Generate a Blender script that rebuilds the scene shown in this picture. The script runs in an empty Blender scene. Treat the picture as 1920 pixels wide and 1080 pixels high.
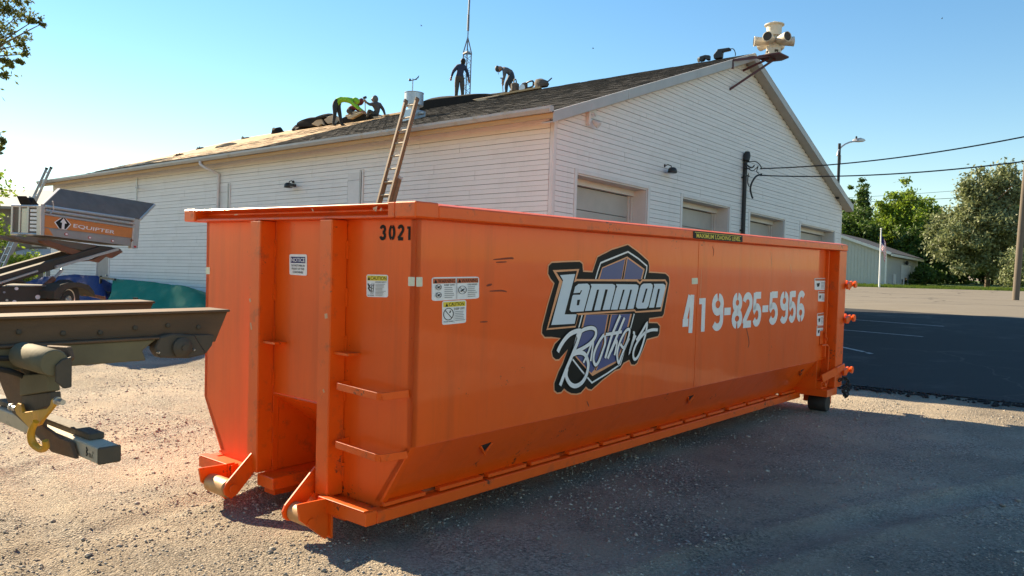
import bpy, bmesh, math, random
import numpy as np
from mathutils import Vector, Matrix, Quaternion, noise

rnd = random.Random(7)
S = bpy.context.scene
COL = S.collection
PI = math.pi

# ------------------------------------------------------------------ camera, sky, sun, exposure
PITCH, ROLL, EYE = 0.0012, 0.0334, 1.6653
cam = bpy.data.cameras.new('camera')
cam.sensor_width = 36.0
cam.lens = 36.0 * 1510.36 / 1920.0
cam.clip_start, cam.clip_end = 0.05, 3000
co = bpy.data.objects.new('camera', cam)
COL.objects.link(co)
fwd = Vector((0, math.cos(PITCH), -math.sin(PITCH)))
up0 = Vector((0, math.sin(PITCH), math.cos(PITCH)))
rt0 = Vector((1, 0, 0))
right = rt0 * math.cos(ROLL) + up0 * math.sin(ROLL)
up = up0 * math.cos(ROLL) - rt0 * math.sin(ROLL)
cm = Matrix((right, up, -fwd)).transposed().to_4x4()
cm.translation = Vector((0, 0, EYE))
co.matrix_world = cm
S.camera = co

SUN_AZ, SUN_EL = math.radians(-50.5), math.radians(31)   # azimuth from +Y towards +X
world = bpy.data.worlds.new('World')
S.world = world
world.use_nodes = True
wn = world.node_tree.nodes
wl = world.node_tree.links
wn.clear()
sky = wn.new('ShaderNodeTexSky')
sky.sky_type = 'NISHITA'
sky.sun_disc = False
sky.sun_elevation = SUN_EL
sky.sun_rotation = SUN_AZ
sky.altitude = 0
sky.air_density = 1.25
sky.dust_density = 0.0
sky.ozone_density = 1.2
bg = wn.new('ShaderNodeBackground')
bg.inputs['Strength'].default_value = 0.05
wo = wn.new('ShaderNodeOutputWorld')
hs = wn.new('ShaderNodeHueSaturation')
hs.inputs['Saturation'].default_value = 1.33
hs.inputs['Value'].default_value = 0.87
wl.new(sky.outputs[0], hs.inputs['Color'])
wl.new(hs.outputs[0], bg.inputs['Color'])
wl.new(bg.outputs[0], wo.inputs['Surface'])

sl = bpy.data.lights.new('sun', 'SUN')
sl.energy = 3.4
sl.angle = math.radians(0.55)
sl.color = (1.0, 0.82, 0.57)
so = bpy.data.objects.new('sun', sl)
COL.objects.link(so)
sdir = Vector((math.sin(SUN_AZ) * math.cos(SUN_EL), math.cos(SUN_AZ) * math.cos(SUN_EL), math.sin(SUN_EL)))
so.rotation_euler = sdir.to_track_quat('Z', 'Y').to_euler()
so.location = (-20, 20, 30)

S.view_settings.view_transform = 'Standard'
S.view_settings.look = 'None'
S.view_settings.gamma = 1.0
S.view_settings.use_curve_mapping = False
S.view_settings.exposure = 2.05
S.render.engine = 'CYCLES'
S.cycles.max_bounces = 6

# ------------------------------------------------------------------ materials
MATS = {}

def mat(name, col, rough=0.6, metal=0.0, col2=None, nscale=4.0, nmix=0.5, bump=0.0, bscale=60.0, coat=0.0,
        coat_rough=0.1, detail=6.0, col3=None, n3scale=1.0, stretch=None, trans=0.0, island=0.0, streak=None, chips=None, cracks=None, rough2=None, spec=0.5, bdist=0.01):
    m = bpy.data.materials.new(name)
    m.use_nodes = True
    nt = m.node_tree
    N, L = nt.nodes, nt.links
    b = N['Principled BSDF']
    b.inputs['Roughness'].default_value = rough
    b.inputs['Metallic'].default_value = metal
    b.inputs['Specular IOR Level'].default_value = spec
    if coat:
        b.inputs['Coat Weight'].default_value = coat
        b.inputs['Coat Roughness'].default_value = coat_rough
    tc = N.new('ShaderNodeTexCoord')
    vec = tc.outputs['Object']
    if stretch:
        mp = N.new('ShaderNodeMapping')
        mp.inputs['Scale'].default_value = stretch
        L.new(vec, mp.inputs['Vector'])
        vec = mp.outputs[0]
    out = None
    c1 = (*col, 1)
    if col2 is None:
        col2 = tuple(c * 0.82 for c in col)
    n1 = N.new('ShaderNodeTexNoise')
    n1.inputs['Scale'].default_value = nscale
    n1.inputs['Detail'].default_value = detail
    n1.inputs['Roughness'].default_value = 0.65
    L.new(vec, n1.inputs['Vector'])
    rp = N.new('ShaderNodeValToRGB')
    rp.color_ramp.elements[0].position = max(0.0, 0.5 - nmix * 0.5)
    rp.color_ramp.elements[1].position = min(1.0, 0.5 + nmix * 0.5)
    rp.color_ramp.elements[0].color = (*col2, 1)
    rp.color_ramp.elements[1].color = c1
    L.new(n1.outputs['Fac'], rp.inputs['Fac'])
    out = rp.outputs[0]
    if col3 is not None:
        n3 = N.new('ShaderNodeTexNoise')
        n3.inputs['Scale'].default_value = n3scale
        n3.inputs['Detail'].default_value = 8
        n3.inputs['Roughness'].default_value = 0.7
        L.new(vec, n3.inputs['Vector'])
        r3 = N.new('ShaderNodeValToRGB')
        r3.color_ramp.elements[0].position = 0.55
        r3.color_ramp.elements[1].position = 0.68
        L.new(n3.outputs['Fac'], r3.inputs['Fac'])
        mx = N.new('ShaderNodeMixRGB')
        mx.inputs['Color2'].default_value = (*col3, 1)
        L.new(r3.outputs[0], mx.inputs['Fac'])
        L.new(out, mx.inputs['Color1'])
        out = mx.outputs[0]
    if cracks is not None:
        nd = N.new('ShaderNodeTexNoise'); nd.inputs['Scale'].default_value = cracks[1]*2.5; nd.inputs['Detail'].default_value = 6
        L.new(tc.outputs['Object'], nd.inputs['Vector'])
        va = N.new('ShaderNodeVectorMath'); va.operation = 'MULTIPLY_ADD'; va.inputs[1].default_value = (cracks[2],)*3
        L.new(nd.outputs['Color'], va.inputs[0]); L.new(tc.outputs['Object'], va.inputs[2])
        vc = N.new('ShaderNodeTexVoronoi'); vc.feature = 'DISTANCE_TO_EDGE'; vc.inputs['Scale'].default_value = cracks[1]
        L.new(va.outputs[0], vc.inputs['Vector'])
        rc_ = N.new('ShaderNodeMapRange'); rc_.inputs['From Min'].default_value = cracks[3]*0.4; rc_.inputs['From Max'].default_value = cracks[3]; rc_.inputs['To Min'].default_value = cracks[4]; rc_.inputs['To Max'].default_value = 0.0
        L.new(vc.outputs['Distance'], rc_.inputs['Value'])
        mc = N.new('ShaderNodeMixRGB'); mc.inputs['Color2'].default_value = (*cracks[0], 1)
        L.new(rc_.outputs[0], mc.inputs['Fac']); L.new(out, mc.inputs['Color1']); out = mc.outputs[0]
    if streak is not None:
        ms_ = N.new('ShaderNodeMapping'); ms_.inputs['Scale'].default_value = (streak[1], streak[1], streak[1]*0.07)
        L.new(tc.outputs['Object'], ms_.inputs['Vector'])
        n4 = N.new('ShaderNodeTexNoise'); n4.inputs['Scale'].default_value = 1.0; n4.inputs['Detail'].default_value = 6; n4.inputs['Roughness'].default_value = 0.7
        L.new(ms_.outputs[0], n4.inputs['Vector'])
        r4 = N.new('ShaderNodeMapRange'); r4.inputs['From Min'].default_value = 0.52; r4.inputs['From Max'].default_value = 0.75; r4.inputs['To Max'].default_value = streak[2]
        L.new(n4.outputs['Fac'], r4.inputs['Value'])
        m4 = N.new('ShaderNodeMixRGB'); m4.inputs['Color2'].default_value = (*streak[0], 1)
        L.new(r4.outputs[0], m4.inputs['Fac']); L.new(out, m4.inputs['Color1']); out = m4.outputs[0]
    if chips is not None:
        n5 = N.new('ShaderNodeTexNoise'); n5.inputs['Scale'].default_value = chips[1]; n5.inputs['Detail'].default_value = 5; n5.inputs['Roughness'].default_value = 0.75
        L.new(tc.outputs['Object'], n5.inputs['Vector'])
        n6 = N.new('ShaderNodeTexNoise'); n6.inputs['Scale'].default_value = chips[1]*0.12; n6.inputs['Detail'].default_value = 2
        L.new(tc.outputs['Object'], n6.inputs['Vector'])
        mu = N.new('ShaderNodeMath'); mu.operation = 'MULTIPLY'; L.new(n5.outputs['Fac'], mu.inputs[0]); L.new(n6.outputs['Fac'], mu.inputs[1])
        r5 = N.new('ShaderNodeMapRange'); r5.inputs['From Min'].default_value = chips[2]; r5.inputs['From Max'].default_value = chips[2]+0.03
        L.new(mu.outputs[0], r5.inputs['Value'])
        m5 = N.new('ShaderNodeMixRGB'); m5.inputs['Color2'].default_value = (*chips[0], 1)
        L.new(r5.outputs[0], m5.inputs['Fac']); L.new(out, m5.inputs['Color1']); out = m5.outputs[0]
    if island:
        ge = N.new('ShaderNodeNewGeometry')
        hs = N.new('ShaderNodeHueSaturation')
        mr = N.new('ShaderNodeMapRange')
        mr.inputs['To Min'].default_value = 1 - island
        mr.inputs['To Max'].default_value = 1 + island
        L.new(ge.outputs['Random Per Island'], mr.inputs['Value'])
        L.new(mr.outputs[0], hs.inputs['Value'])
        L.new(out, hs.inputs['Color'])
        out = hs.outputs[0]
    L.new(out, b.inputs['Base Color'])
    if rough2 is not None:
        mr2 = N.new('ShaderNodeMapRange')
        mr2.inputs['To Min'].default_value = rough
        mr2.inputs['To Max'].default_value = rough2
        L.new(n1.outputs['Fac'], mr2.inputs['Value'])
        L.new(mr2.outputs[0], b.inputs['Roughness'])
    if bump:
        nb = N.new('ShaderNodeTexNoise')
        nb.inputs['Scale'].default_value = bscale
        nb.inputs['Detail'].default_value = 4
        L.new(vec, nb.inputs['Vector'])
        bp = N.new('ShaderNodeBump')
        bp.inputs['Strength'].default_value = bump
        bp.inputs['Distance'].default_value = bdist
        L.new(nb.outputs['Fac'], bp.inputs['Height'])
        L.new(bp.outputs[0], b.inputs['Normal'])
    if trans:
        tr = N.new('ShaderNodeBsdfTranslucent')
        L.new(out, tr.inputs['Color'])
        ms = N.new('ShaderNodeMixShader')
        ms.inputs[0].default_value = trans
        L.new(b.outputs[0], ms.inputs[1])
        L.new(tr.outputs[0], ms.inputs[2])
        L.new(ms.outputs[0], N['Material Output'].inputs['Surface'])
    MATS[name] = m
    return m

M_orange = mat('orange_paint', (0.88, 0.124, 0.002), 0.45, col2=(0.78, 0.088, 0.002), nscale=1.6, nmix=0.9, coat=0.45, coat_rough=0.05, bump=0.7, bscale=1.5, bdist=0.06, stretch=(0.8, 1, 0.45), spec=0.3, streak=((0.50, 0.075, 0.008), 5.0, 0.45), chips=((0.10, 0.035, 0.015), 22, 0.40))
M_orange_f = mat('orange_front_paint', (0.88, 0.124, 0.002), 0.5, col2=(0.78, 0.088, 0.002), nscale=1.6, nmix=0.9, coat=0.25, coat_rough=0.15, bump=0.12, bscale=1.8, bdist=0.03, spec=0.3, streak=((0.50, 0.075, 0.008), 5.0, 0.4), chips=((0.10, 0.035, 0.015), 22, 0.40))
M_orange_b = mat('orange_paint_flat', (0.88, 0.126, 0.002), 0.48, col2=(0.76, 0.088, 0.002), nscale=5, nmix=0.8, coat=0.2, coat_rough=0.15, col3=(0.55, 0.09, 0.015), n3scale=7, bump=0.15, bscale=14, spec=0.35, chips=((0.13, 0.05, 0.025), 30, 0.385))
M_orange_in = mat('worn_orange_inside', (0.42, 0.09, 0.02), 0.7, col2=(0.18, 0.06, 0.025), nscale=3, nmix=0.6)
M_white_ink = mat('white_vinyl', (0.84, 0.85, 0.85), 0.4, nscale=20)
M_black_ink = mat('black_vinyl', (0.007, 0.0065, 0.006), 0.55, col2=(0.011, 0.010, 0.009), nscale=9, spec=0.2)
M_peach = mat('peach_vinyl', (0.80, 0.36, 0.17), 0.4, nscale=15)
M_blue_ink = mat('blue_vinyl', (0.045, 0.075, 0.24), 0.35, col2=(0.065, 0.08, 0.22), nscale=2.5)
M_grey_ink = mat('pale_grey_vinyl', (0.60, 0.70, 0.74), 0.4, col2=(0.54, 0.61, 0.70), nscale=3)
M_paleink = mat('light_edge_vinyl', (0.72, 0.80, 0.78), 0.4)
M_navy = mat('navy_print', (0.010, 0.014, 0.12), 0.5, spec=0.2)
M_yellow_ink = mat('yellow_print', (0.80, 0.62, 0.03), 0.4)
M_orange_ink = mat('orange_print', (0.55, 0.11, 0.03), 0.4)
M_tape = mat('reflective_tape', (0.68, 0.70, 0.55), 0.3, nscale=40)
M_greyprint = mat('grey_print', (0.35, 0.36, 0.38), 0.5)
M_rubber = mat('black_rubber', (0.018, 0.017, 0.016), 0.75, col2=(0.035, 0.032, 0.028), nscale=15)
M_steel_old = mat('rusty_dark_steel', (0.19, 0.105, 0.05), 0.8, 0.0, col2=(0.075, 0.048, 0.028), nscale=3.2, nmix=0.7, col3=(0.16, 0.085, 0.04), n3scale=5, bump=0.25, bscale=40, stretch=(0.5, 1, 2))
M_steel_tan = mat('dusty_tan_steel', (0.20, 0.165, 0.085), 0.8, 0.0, col2=(0.12, 0.10, 0.055), nscale=4, nmix=0.7, bump=0.15, bscale=30)
M_steel_blk = mat('dark_greasy_steel', (0.055, 0.044, 0.03), 0.7, 0.0, col2=(0.10, 0.075, 0.048), nscale=6, nmix=0.7, bump=0.3, bscale=30)
M_cream = mat('cream_painted_steel', (0.62, 0.53, 0.38), 0.6, col2=(0.5, 0.42, 0.29), nscale=8, col3=(0.25, 0.19, 0.12), n3scale=9)
M_yellow = mat('yellow_painted_steel', (0.74, 0.38, 0.02), 0.5, col2=(0.62, 0.29, 0.02), nscale=10, col3=(0.3, 0.15, 0.04), n3scale=11, bump=0.2, bscale=40)
M_zinc = mat('zinc_bolt', (0.5, 0.5, 0.48), 0.35, 0.8)
M_brass = mat('worn_roller_steel', (0.55, 0.36, 0.17), 0.5, 0.3, col2=(0.42, 0.2, 0.07), nscale=14)
M_siding = mat('white_vinyl_siding', (0.75, 0.75, 0.735), 0.55, col2=(0.67, 0.67, 0.655), nscale=0.9, nmix=0.8, bump=0.06, bscale=25, stretch=(0.35, 0.35, 1.5), streak=((0.40, 0.38, 0.34), 2.2, 0.30))
M_trim = mat('white_trim', (0.66, 0.66, 0.655), 0.45, nscale=2)
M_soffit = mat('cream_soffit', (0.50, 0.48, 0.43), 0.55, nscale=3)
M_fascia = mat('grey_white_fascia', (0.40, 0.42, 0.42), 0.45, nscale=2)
M_gutter = mat('gutter_metal', (0.42, 0.42, 0.405), 0.45, 0.1, nscale=3, col3=(0.33, 0.28, 0.2), n3scale=2)
M_gdoor = mat('garage_door_panel', (0.42, 0.41, 0.385), 0.5, nscale=2)
M_joint = mat('lap_shade_backing', (0.14, 0.15, 0.16), 0.9)  # dark backing stands in for the shadow lines under the siding laps
M_dark = mat('dark_seal', (0.02, 0.02, 0.02), 0.8)
M_shingle = mat('weathered_shingle', (0.052, 0.046, 0.040), 0.9, col2=(0.028, 0.025, 0.023), nscale=9, nmix=0.6, island=0.45, bump=0.5, bscale=120, col3=(0.095, 0.08, 0.062), n3scale=7)
M_deck = mat('bare_roof_board', (0.50, 0.33, 0.16), 0.8, col2=(0.36, 0.22, 0.10), nscale=6, nmix=0.8, island=0.25, stretch=(4, 0.6, 4), bump=0.2, bscale=50)
M_felt = mat('roofing_felt', (0.014, 0.014, 0.015), 0.9, col2=(0.024, 0.023, 0.022), nscale=5, nmix=0.7, bump=0.4, bscale=18, spec=0.15)
M_paper = mat('tan_underlayment', (0.50, 0.40, 0.28), 0.85, nscale=5, bump=0.3, bscale=12)
M_galv = mat('galvanised_metal', (0.52, 0.55, 0.57), 0.38, 0.6, col2=(0.42, 0.45, 0.47), nscale=12, nmix=0.6)
M_alum = mat('aluminium', (0.58, 0.57, 0.54), 0.4, 0.55, col2=(0.46, 0.45, 0.43), nscale=9)
M_alum_dk = mat('dark_grey_panel', (0.19, 0.165, 0.135), 0.9, 0.0, col2=(0.13, 0.115, 0.095), nscale=4)  # the panel's own dark grey
M_alum_grey = mat('grey_side_panel', (0.36, 0.35, 0.335), 0.5, 0.2, nscale=4)
M_eq_orange = mat('orange_band', (0.62, 0.23, 0.05), 0.5, col2=(0.54, 0.19, 0.045), nscale=4)
M_eq_brown = mat('brown_arm_paint', (0.23, 0.085, 0.03), 0.5, col2=(0.14, 0.06, 0.03), nscale=6)
M_eq_dark = mat('dark_chassis', (0.05, 0.043, 0.03), 0.8, col2=(0.065, 0.055, 0.04), nscale=5)
M_rim = mat('alloy_rim', (0.55, 0.54, 0.52), 0.3, 0.8)
M_green_tarp = mat('green_tarpaulin', (0.016, 0.22, 0.16), 0.8, col2=(0.012, 0.16, 0.11), nscale=5, nmix=0.7, bump=0.25, bscale=9, spec=0.15)
M_blue_tarp = mat('blue_tarpaulin', (0.02, 0.045, 0.17), 0.75, col2=(0.012, 0.025, 0.09), nscale=6, nmix=0.7, bump=0.4, bscale=9, spec=0.2)
M_fibre = mat('fibreglass_rail', (0.24, 0.15, 0.075), 0.65, col2=(0.16, 0.095, 0.05), nscale=9)
M_siren = mat('cream_siren_paint', (0.66, 0.61, 0.50), 0.5, col2=(0.56, 0.51, 0.40), nscale=5, col3=(0.42, 0.33, 0.2), n3scale=6)
M_siren_dk = mat('siren_grille', (0.05, 0.04, 0.025), 0.7)
M_red_steel = mat('dark_red_steel', (0.10, 0.022, 0.028), 0.6, col2=(0.05, 0.015, 0.018), nscale=9)
M_lampblk = mat('black_metal', (0.02, 0.022, 0.024), 0.45, 0.2)
M_wire = mat('black_cable', (0.02, 0.024, 0.026), 0.6)
M_lampgrey = mat('lamp_head_grey', (0.42, 0.42, 0.42), 0.4, 0.3)
M_wood = mat('weathered_pole_wood', (0.17, 0.14, 0.105), 0.9, col2=(0.10, 0.08, 0.06), nscale=5, nmix=0.8, stretch=(6, 6, 0.4), bump=0.4, bscale=30)
M_board = mat('roof_plank_wood', (0.55, 0.38, 0.20), 0.8, nscale=6)
M_shed = mat('grey_green_metal_siding', (0.43, 0.44, 0.43), 0.5, col2=(0.38, 0.39, 0.385), nscale=1.5)
M_shedroof = mat('dark_shed_roof', (0.07, 0.065, 0.065), 0.7, nscale=3)
M_housewall = mat('grey_house_siding', (0.19, 0.18, 0.17), 0.7, nscale=3)
M_houseroof = mat('pale_house_roof', (0.26, 0.285, 0.30), 0.8, nscale=5, col2=(0.21, 0.23, 0.245))
M_glass = mat('dark_window_glass', (0.03, 0.035, 0.04), 0.08, nscale=2)
M_red = mat('red_print', (0.5, 0.03, 0.04), 0.5)
M_bark = mat('tree_bark', (0.13, 0.095, 0.065), 0.9, col2=(0.07, 0.05, 0.035), nscale=9, nmix=0.8, bump=0.5, bscale=25, stretch=(2, 2, 0.5))
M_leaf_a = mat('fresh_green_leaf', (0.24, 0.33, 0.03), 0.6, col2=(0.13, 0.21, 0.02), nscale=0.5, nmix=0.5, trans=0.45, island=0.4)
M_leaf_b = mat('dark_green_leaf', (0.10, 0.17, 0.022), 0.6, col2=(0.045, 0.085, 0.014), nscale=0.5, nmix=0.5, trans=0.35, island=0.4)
M_leaf_c = mat('pale_olive_leaf', (0.24, 0.27, 0.12), 0.6, col2=(0.15, 0.18, 0.075), nscale=0.5, nmix=0.5, trans=0.32, island=0.35)
M_leaf_d = mat('overhanging_leaf', (0.16, 0.17, 0.03), 0.6, col2=(0.09, 0.105, 0.02), nscale=0.7, nmix=0.5, trans=0.5, island=0.4)
M_grass = mat('grass_blade', (0.12, 0.17, 0.02), 0.7, col2=(0.08, 0.12, 0.015), nscale=2, trans=0.3, island=0.3)
M_stripe = mat('white_road_paint', (0.55, 0.55, 0.53), 0.7, col2=(0.12, 0.12, 0.12), nscale=5, nmix=0.5)
M_skin = mat('skin', (0.34, 0.19, 0.12), 0.55, nscale=10)
M_lime = mat('lime_hi_vis_shirt', (0.30, 0.62, 0.03), 0.7, col2=(0.20, 0.46, 0.02), nscale=7, bump=0.8, bscale=9, bdist=0.04)
M_trous = mat('charcoal_trousers', (0.028, 0.030, 0.033), 0.8, nscale=9, bump=0.8, bscale=9, bdist=0.04)
M_brown_tr = mat('brown_grey_trousers', (0.075, 0.065, 0.055), 0.8, nscale=9, bump=0.8, bscale=9, bdist=0.04)
M_hood = mat('grey_brown_hoodie', (0.10, 0.088, 0.078), 0.85, nscale=9, bump=0.8, bscale=9, bdist=0.04)
M_hoodlight = mat('grey_hood', (0.14, 0.13, 0.125), 0.85, nscale=9, bump=0.8, bscale=9, bdist=0.04)
M_navytop = mat('navy_work_shirt', (0.026, 0.036, 0.075), 0.8, nscale=9, bump=0.8, bscale=9, bdist=0.04)
M_greytop = mat('slate_grey_sweater', (0.10, 0.11, 0.125), 0.8, nscale=9, bump=0.8, bscale=9, bdist=0.04)
M_jeans = mat('dark_blue_jeans', (0.028, 0.040, 0.058), 0.8, nscale=9, bump=0.8, bscale=9, bdist=0.04)
M_maroon = mat('maroon_hoodie', (0.16, 0.02, 0.025), 0.8, nscale=9, bump=0.8, bscale=9, bdist=0.04)
M_hair = mat('dark_hair', (0.012, 0.010, 0.009), 0.7)
M_boot = mat('dark_work_boot', (0.02, 0.018, 0.016), 0.6)
M_capb = mat('dark_grey_cap', (0.05, 0.05, 0.05), 0.7)

# ------------------------------------------------------------------ mesh helpers
class MB:
    """collects faces, builds ONE mesh object"""
    def __init__(s):
        s.v = []; s.f = []; s.mi = []; s.m = 0
    def add(s, vs, fs):
        o = len(s.v)
        s.v.extend([tuple(q) for q in vs])
        for f in fs:
            s.f.append(tuple(o + i for i in f)); s.mi.append(s.m)
        return s
    def box(s, x0, x1, y0, y1, z0, z1):
        return s.add([(x0,y0,z0),(x1,y0,z0),(x1,y1,z0),(x0,y1,z0),(x0,y0,z1),(x1,y0,z1),(x1,y1,z1),(x0,y1,z1)],
                     [(0,3,2,1),(4,5,6,7),(0,1,5,4),(1,2,6,5),(2,3,7,6),(3,0,4,7)])
    def bar(s, p, q, w, h, upv=(0,0,1)):
        p = Vector(p); q = Vector(q); d = (q - p).normalized(); u = Vector(upv)
        if abs(d.dot(u)) > 0.98: u = Vector((1,0,0))
        sd = d.cross(u).normalized(); u = sd.cross(d).normalized()
        c = []
        for e in (p, q):
            for a, b_ in ((-1,-1),(1,-1),(1,1),(-1,1)):
                c.append(e + sd * (a * w / 2) + u * (b_ * h / 2))
        return s.add(c, [(0,3,2,1),(4,5,6,7),(0,1,5,4),(1,2,6,5),(2,3,7,6),(3,0,4,7)])
    def prism(s, poly, ax, a, b_):
        """poly of 2D points extruded along axis ax (0:x,1:y,2:z) from a to b_"""
        n = len(poly); vs = []
        for t in (a, b_):
            for p in poly:
                q = [p[0], p[1]]; q.insert(ax, t); vs.append(tuple(q))
        fs = [tuple(range(n))[::-1], tuple(range(n, 2*n))]
        for i in range(n):
            j = (i + 1) % n
            fs.append((i, j, n + j, n + i))
        return s.add(vs, fs)
    def slab(s, pts, t):
        """planar polygon in 3D with thickness t (along its normal)"""
        P = [Vector(p) for p in pts]
        nrm = (P[1]-P[0]).cross(P[2]-P[0]).normalized() * t
        n = len(P); vs = P + [p + nrm for p in P]
        fs = [tuple(range(n))[::-1], tuple(range(n, 2*n))]
        for i in range(n):
            j = (i+1) % n; fs.append((i, j, n+j, n+i))
        return s.add(vs, fs)
    def tube(s, path, r, n=8, caps=True):
        P = [Vector(p) for p in path]; k = len(P); vs = []; fs = []
        R = r if isinstance(r, (list, tuple)) else [r] * k
        t0 = (P[1]-P[0]).normalized()
        u = t0.cross(Vector((0,0,1)))
        if u.length < 1e-3: u = t0.cross(Vector((1,0,0)))
        u.normalize()
        for i in range(k):
            t = (P[min(i+1,k-1)] - P[max(i-1,0)]).normalized()
            u = (u - t * u.dot(t))
            if u.length < 1e-6: u = t.orthogonal()
            u.normalize(); w = t.cross(u)
            for j in range(n):
                a = 2*PI*j/n
                vs.append(P[i] + (u*math.cos(a) + w*math.sin(a)) * R[i])
        for i in range(k-1):
            for j in range(n):
                a = i*n+j; b_ = i*n+(j+1)%n
                fs.append((a, b_, b_+n, a+n))
        if caps:
            fs.append(tuple(range(n))[::-1]); fs.append(tuple(range((k-1)*n, k*n)))
        return s.add(vs, fs)
    def lathe(s, prof, org, axis=(0,0,1), n=20):
        """prof: (radius, distance along axis)"""
        ax = Vector(axis).normalized(); u = ax.orthogonal().normalized(); w = ax.cross(u); o = Vector(org)
        vs = []; fs = []; k = len(prof)
        for r, h in prof:
            for j in range(n):
                a = 2*PI*j/n
                vs.append(o + ax*h + (u*math.cos(a)+w*math.sin(a))*max(r, 1e-4))
        for i in range(k-1):
            for j in range(n):
                a = i*n+j; b_ = i*n+(j+1)%n
                fs.append((a, b_, b_+n, a+n))
        fs.append(tuple(range(n))[::-1]); fs.append(tuple(range((k-1)*n, k*n)))
        return s.add(vs, fs)
    def mesh(s, name, mats, bevel=0.0, smooth=False):
        me = bpy.data.meshes.new(name)
        me.from_pydata(s.v, [], s.f)
        if not isinstance(mats, (list, tuple)): mats = [mats]
        for m in mats: me.materials.append(m)
        if len(mats) > 1:
            for p, i in zip(me.polygons, s.mi): p.material_index = min(i, len(mats)-1)
        bm = bmesh.new(); bm.from_mesh(me)
        bmesh.ops.recalc_face_normals(bm, faces=bm.faces)
        if bevel:
            ed = [e for e in bm.edges if len(e.link_faces) == 2 and e.calc_face_angle(0) > 0.5]
            if ed:
                bmesh.ops.bevel(bm, geom=ed, offset=bevel, segments=1, affect='EDGES', clamp_overlap=True)
        if smooth:
            for f in bm.faces: f.smooth = True
            for e in bm.edges:
                if len(e.link_faces) == 2 and e.calc_face_angle(0) > 0.7: e.smooth = False
        bm.to_mesh(me); bm.free()
        return me
    def build(s, name, mats, parent=None, bevel=0.0, smooth=False):
        return link(name, s.mesh(name, mats, bevel, smooth), parent)

def link(name, me, parent=None):
    o = bpy.data.objects.new(name, me)
    COL.objects.link(o)
    if parent is not None: o.parent = parent
    return o

def tag(o, label=None, cat=None, group=None, kind=None):
    if label: o['label'] = label
    if cat: o['category'] = cat
    if group: o['group'] = group
    if kind: o['kind'] = kind
    return o

def empty(name, loc, label, cat, group=None, rot=None):
    o = bpy.data.objects.new(name, None)
    COL.objects.link(o)
    o.empty_display_size = 0.2
    o.location = loc
    if rot is not None: o.rotation_euler = rot
    return tag(o, label, cat, group)

def catmull(P, k=5):
    P = [Vector(p) for p in P]; out = []
    for i in range(len(P)-1):
        p0 = P[max(i-1,0)]; p1 = P[i]; p2 = P[i+1]; p3 = P[min(i+2,len(P)-1)]
        for j in range(k):
            t = j/k
            out.append(0.5*((2*p1)+(p2-p0)*t+(2*p0-5*p1+4*p2-p3)*t*t+(3*p1-p0-3*p2+p3)*t**3))
    out.append(P[-1])
    return out

def ribbon(pts, w):
    """2D polyline -> (verts2d, quads)"""
    P = [Vector((p[0], p[1])) for p in pts]; n = len(P); vs = []
    for i in range(n):
        a = (P[i]-P[i-1]).normalized() if i > 0 else None
        b_ = (P[i+1]-P[i]).normalized() if i < n-1 else None
        if a is None: a = b_
        if b_ is None: b_ = a
        t = (a+b_)
        t = t.normalized() if t.length > 1e-5 else a
        nn = Vector((-t.y, t.x)); c = max(0.55, nn.dot(Vector((-a.y, a.x))))
        ww = (w[i] if isinstance(w, (list, tuple)) else w)/2/c
        vs += [P[i]+nn*ww, P[i]-nn*ww]
    return vs, [(2*i, 2*i+1, 2*i+3, 2*i+2) for i in range(n-1)]

def text_mesh(body, width, height, shear=0.0):
    """flat text fitted in 0..width x 0..height -> list of 2D verts, faces"""
    cu = bpy.data.curves.new('lettering', 'FONT')
    cu.body = body; cu.shear = shear; cu.fill_mode = 'FRONT'; cu.offset = 0.012; cu.resolution_u = 3
    ob = bpy.data.objects.new('lettering', cu)
    COL.objects.link(ob)
    dg = bpy.context.evaluated_depsgraph_get()
    me = bpy.data.meshes.new_from_object(ob.evaluated_get(dg))
    vs = [(v.co.x, v.co.y) for v in me.vertices]
    fs = [tuple(p.vertices) for p in me.polygons]
    bpy.data.objects.remove(ob); bpy.data.meshes.remove(me); bpy.data.curves.remove(cu)
    x0 = min(v[0] for v in vs); x1 = max(v[0] for v in vs); y0 = min(v[1] for v in vs); y1 = max(v[1] for v in vs)
    return [((v[0]-x0)/(x1-x0)*width, (v[1]-y0)/(y1-y0)*height) for v in vs], fs

# ------------------------------------------------------------------ frames of reference
def ground_z(x, y):
    return -0.1618 + 0.0056*x + 0.0336*y + 0.42*min(1.0, max(0.0, (x-4)/12))

def frame_obj(o, rows, org):
    m = Matrix(rows).transposed().to_4x4()
    m.translation = Vector(org)
    o.matrix_world = m
    return m

D_ROWS = [[0.646814, 0.762647, 0.0293], [-0.762647, 0.646814, 0.0175], [-0.005605, -0.033665, 1.0]]
D_ORG = (-0.5757, 4.9119, 0.0)
BYAW = 0.6918
B_ORG = (0.7139, 15.7066, 0.0)
BU_ = Vector((math.sin(BYAW), math.cos(BYAW), 0)); BV_ = Vector((-math.cos(BYAW), math.sin(BYAW), 0))
def Bw(u, v, z): return Vector(B_ORG) + BU_*u + BV_*v + Vector((0,0,z))
def Bl(p):
    d = Vector(p) - Vector(B_ORG); return (d.dot(BU_), d.dot(BV_), d.z)

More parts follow.
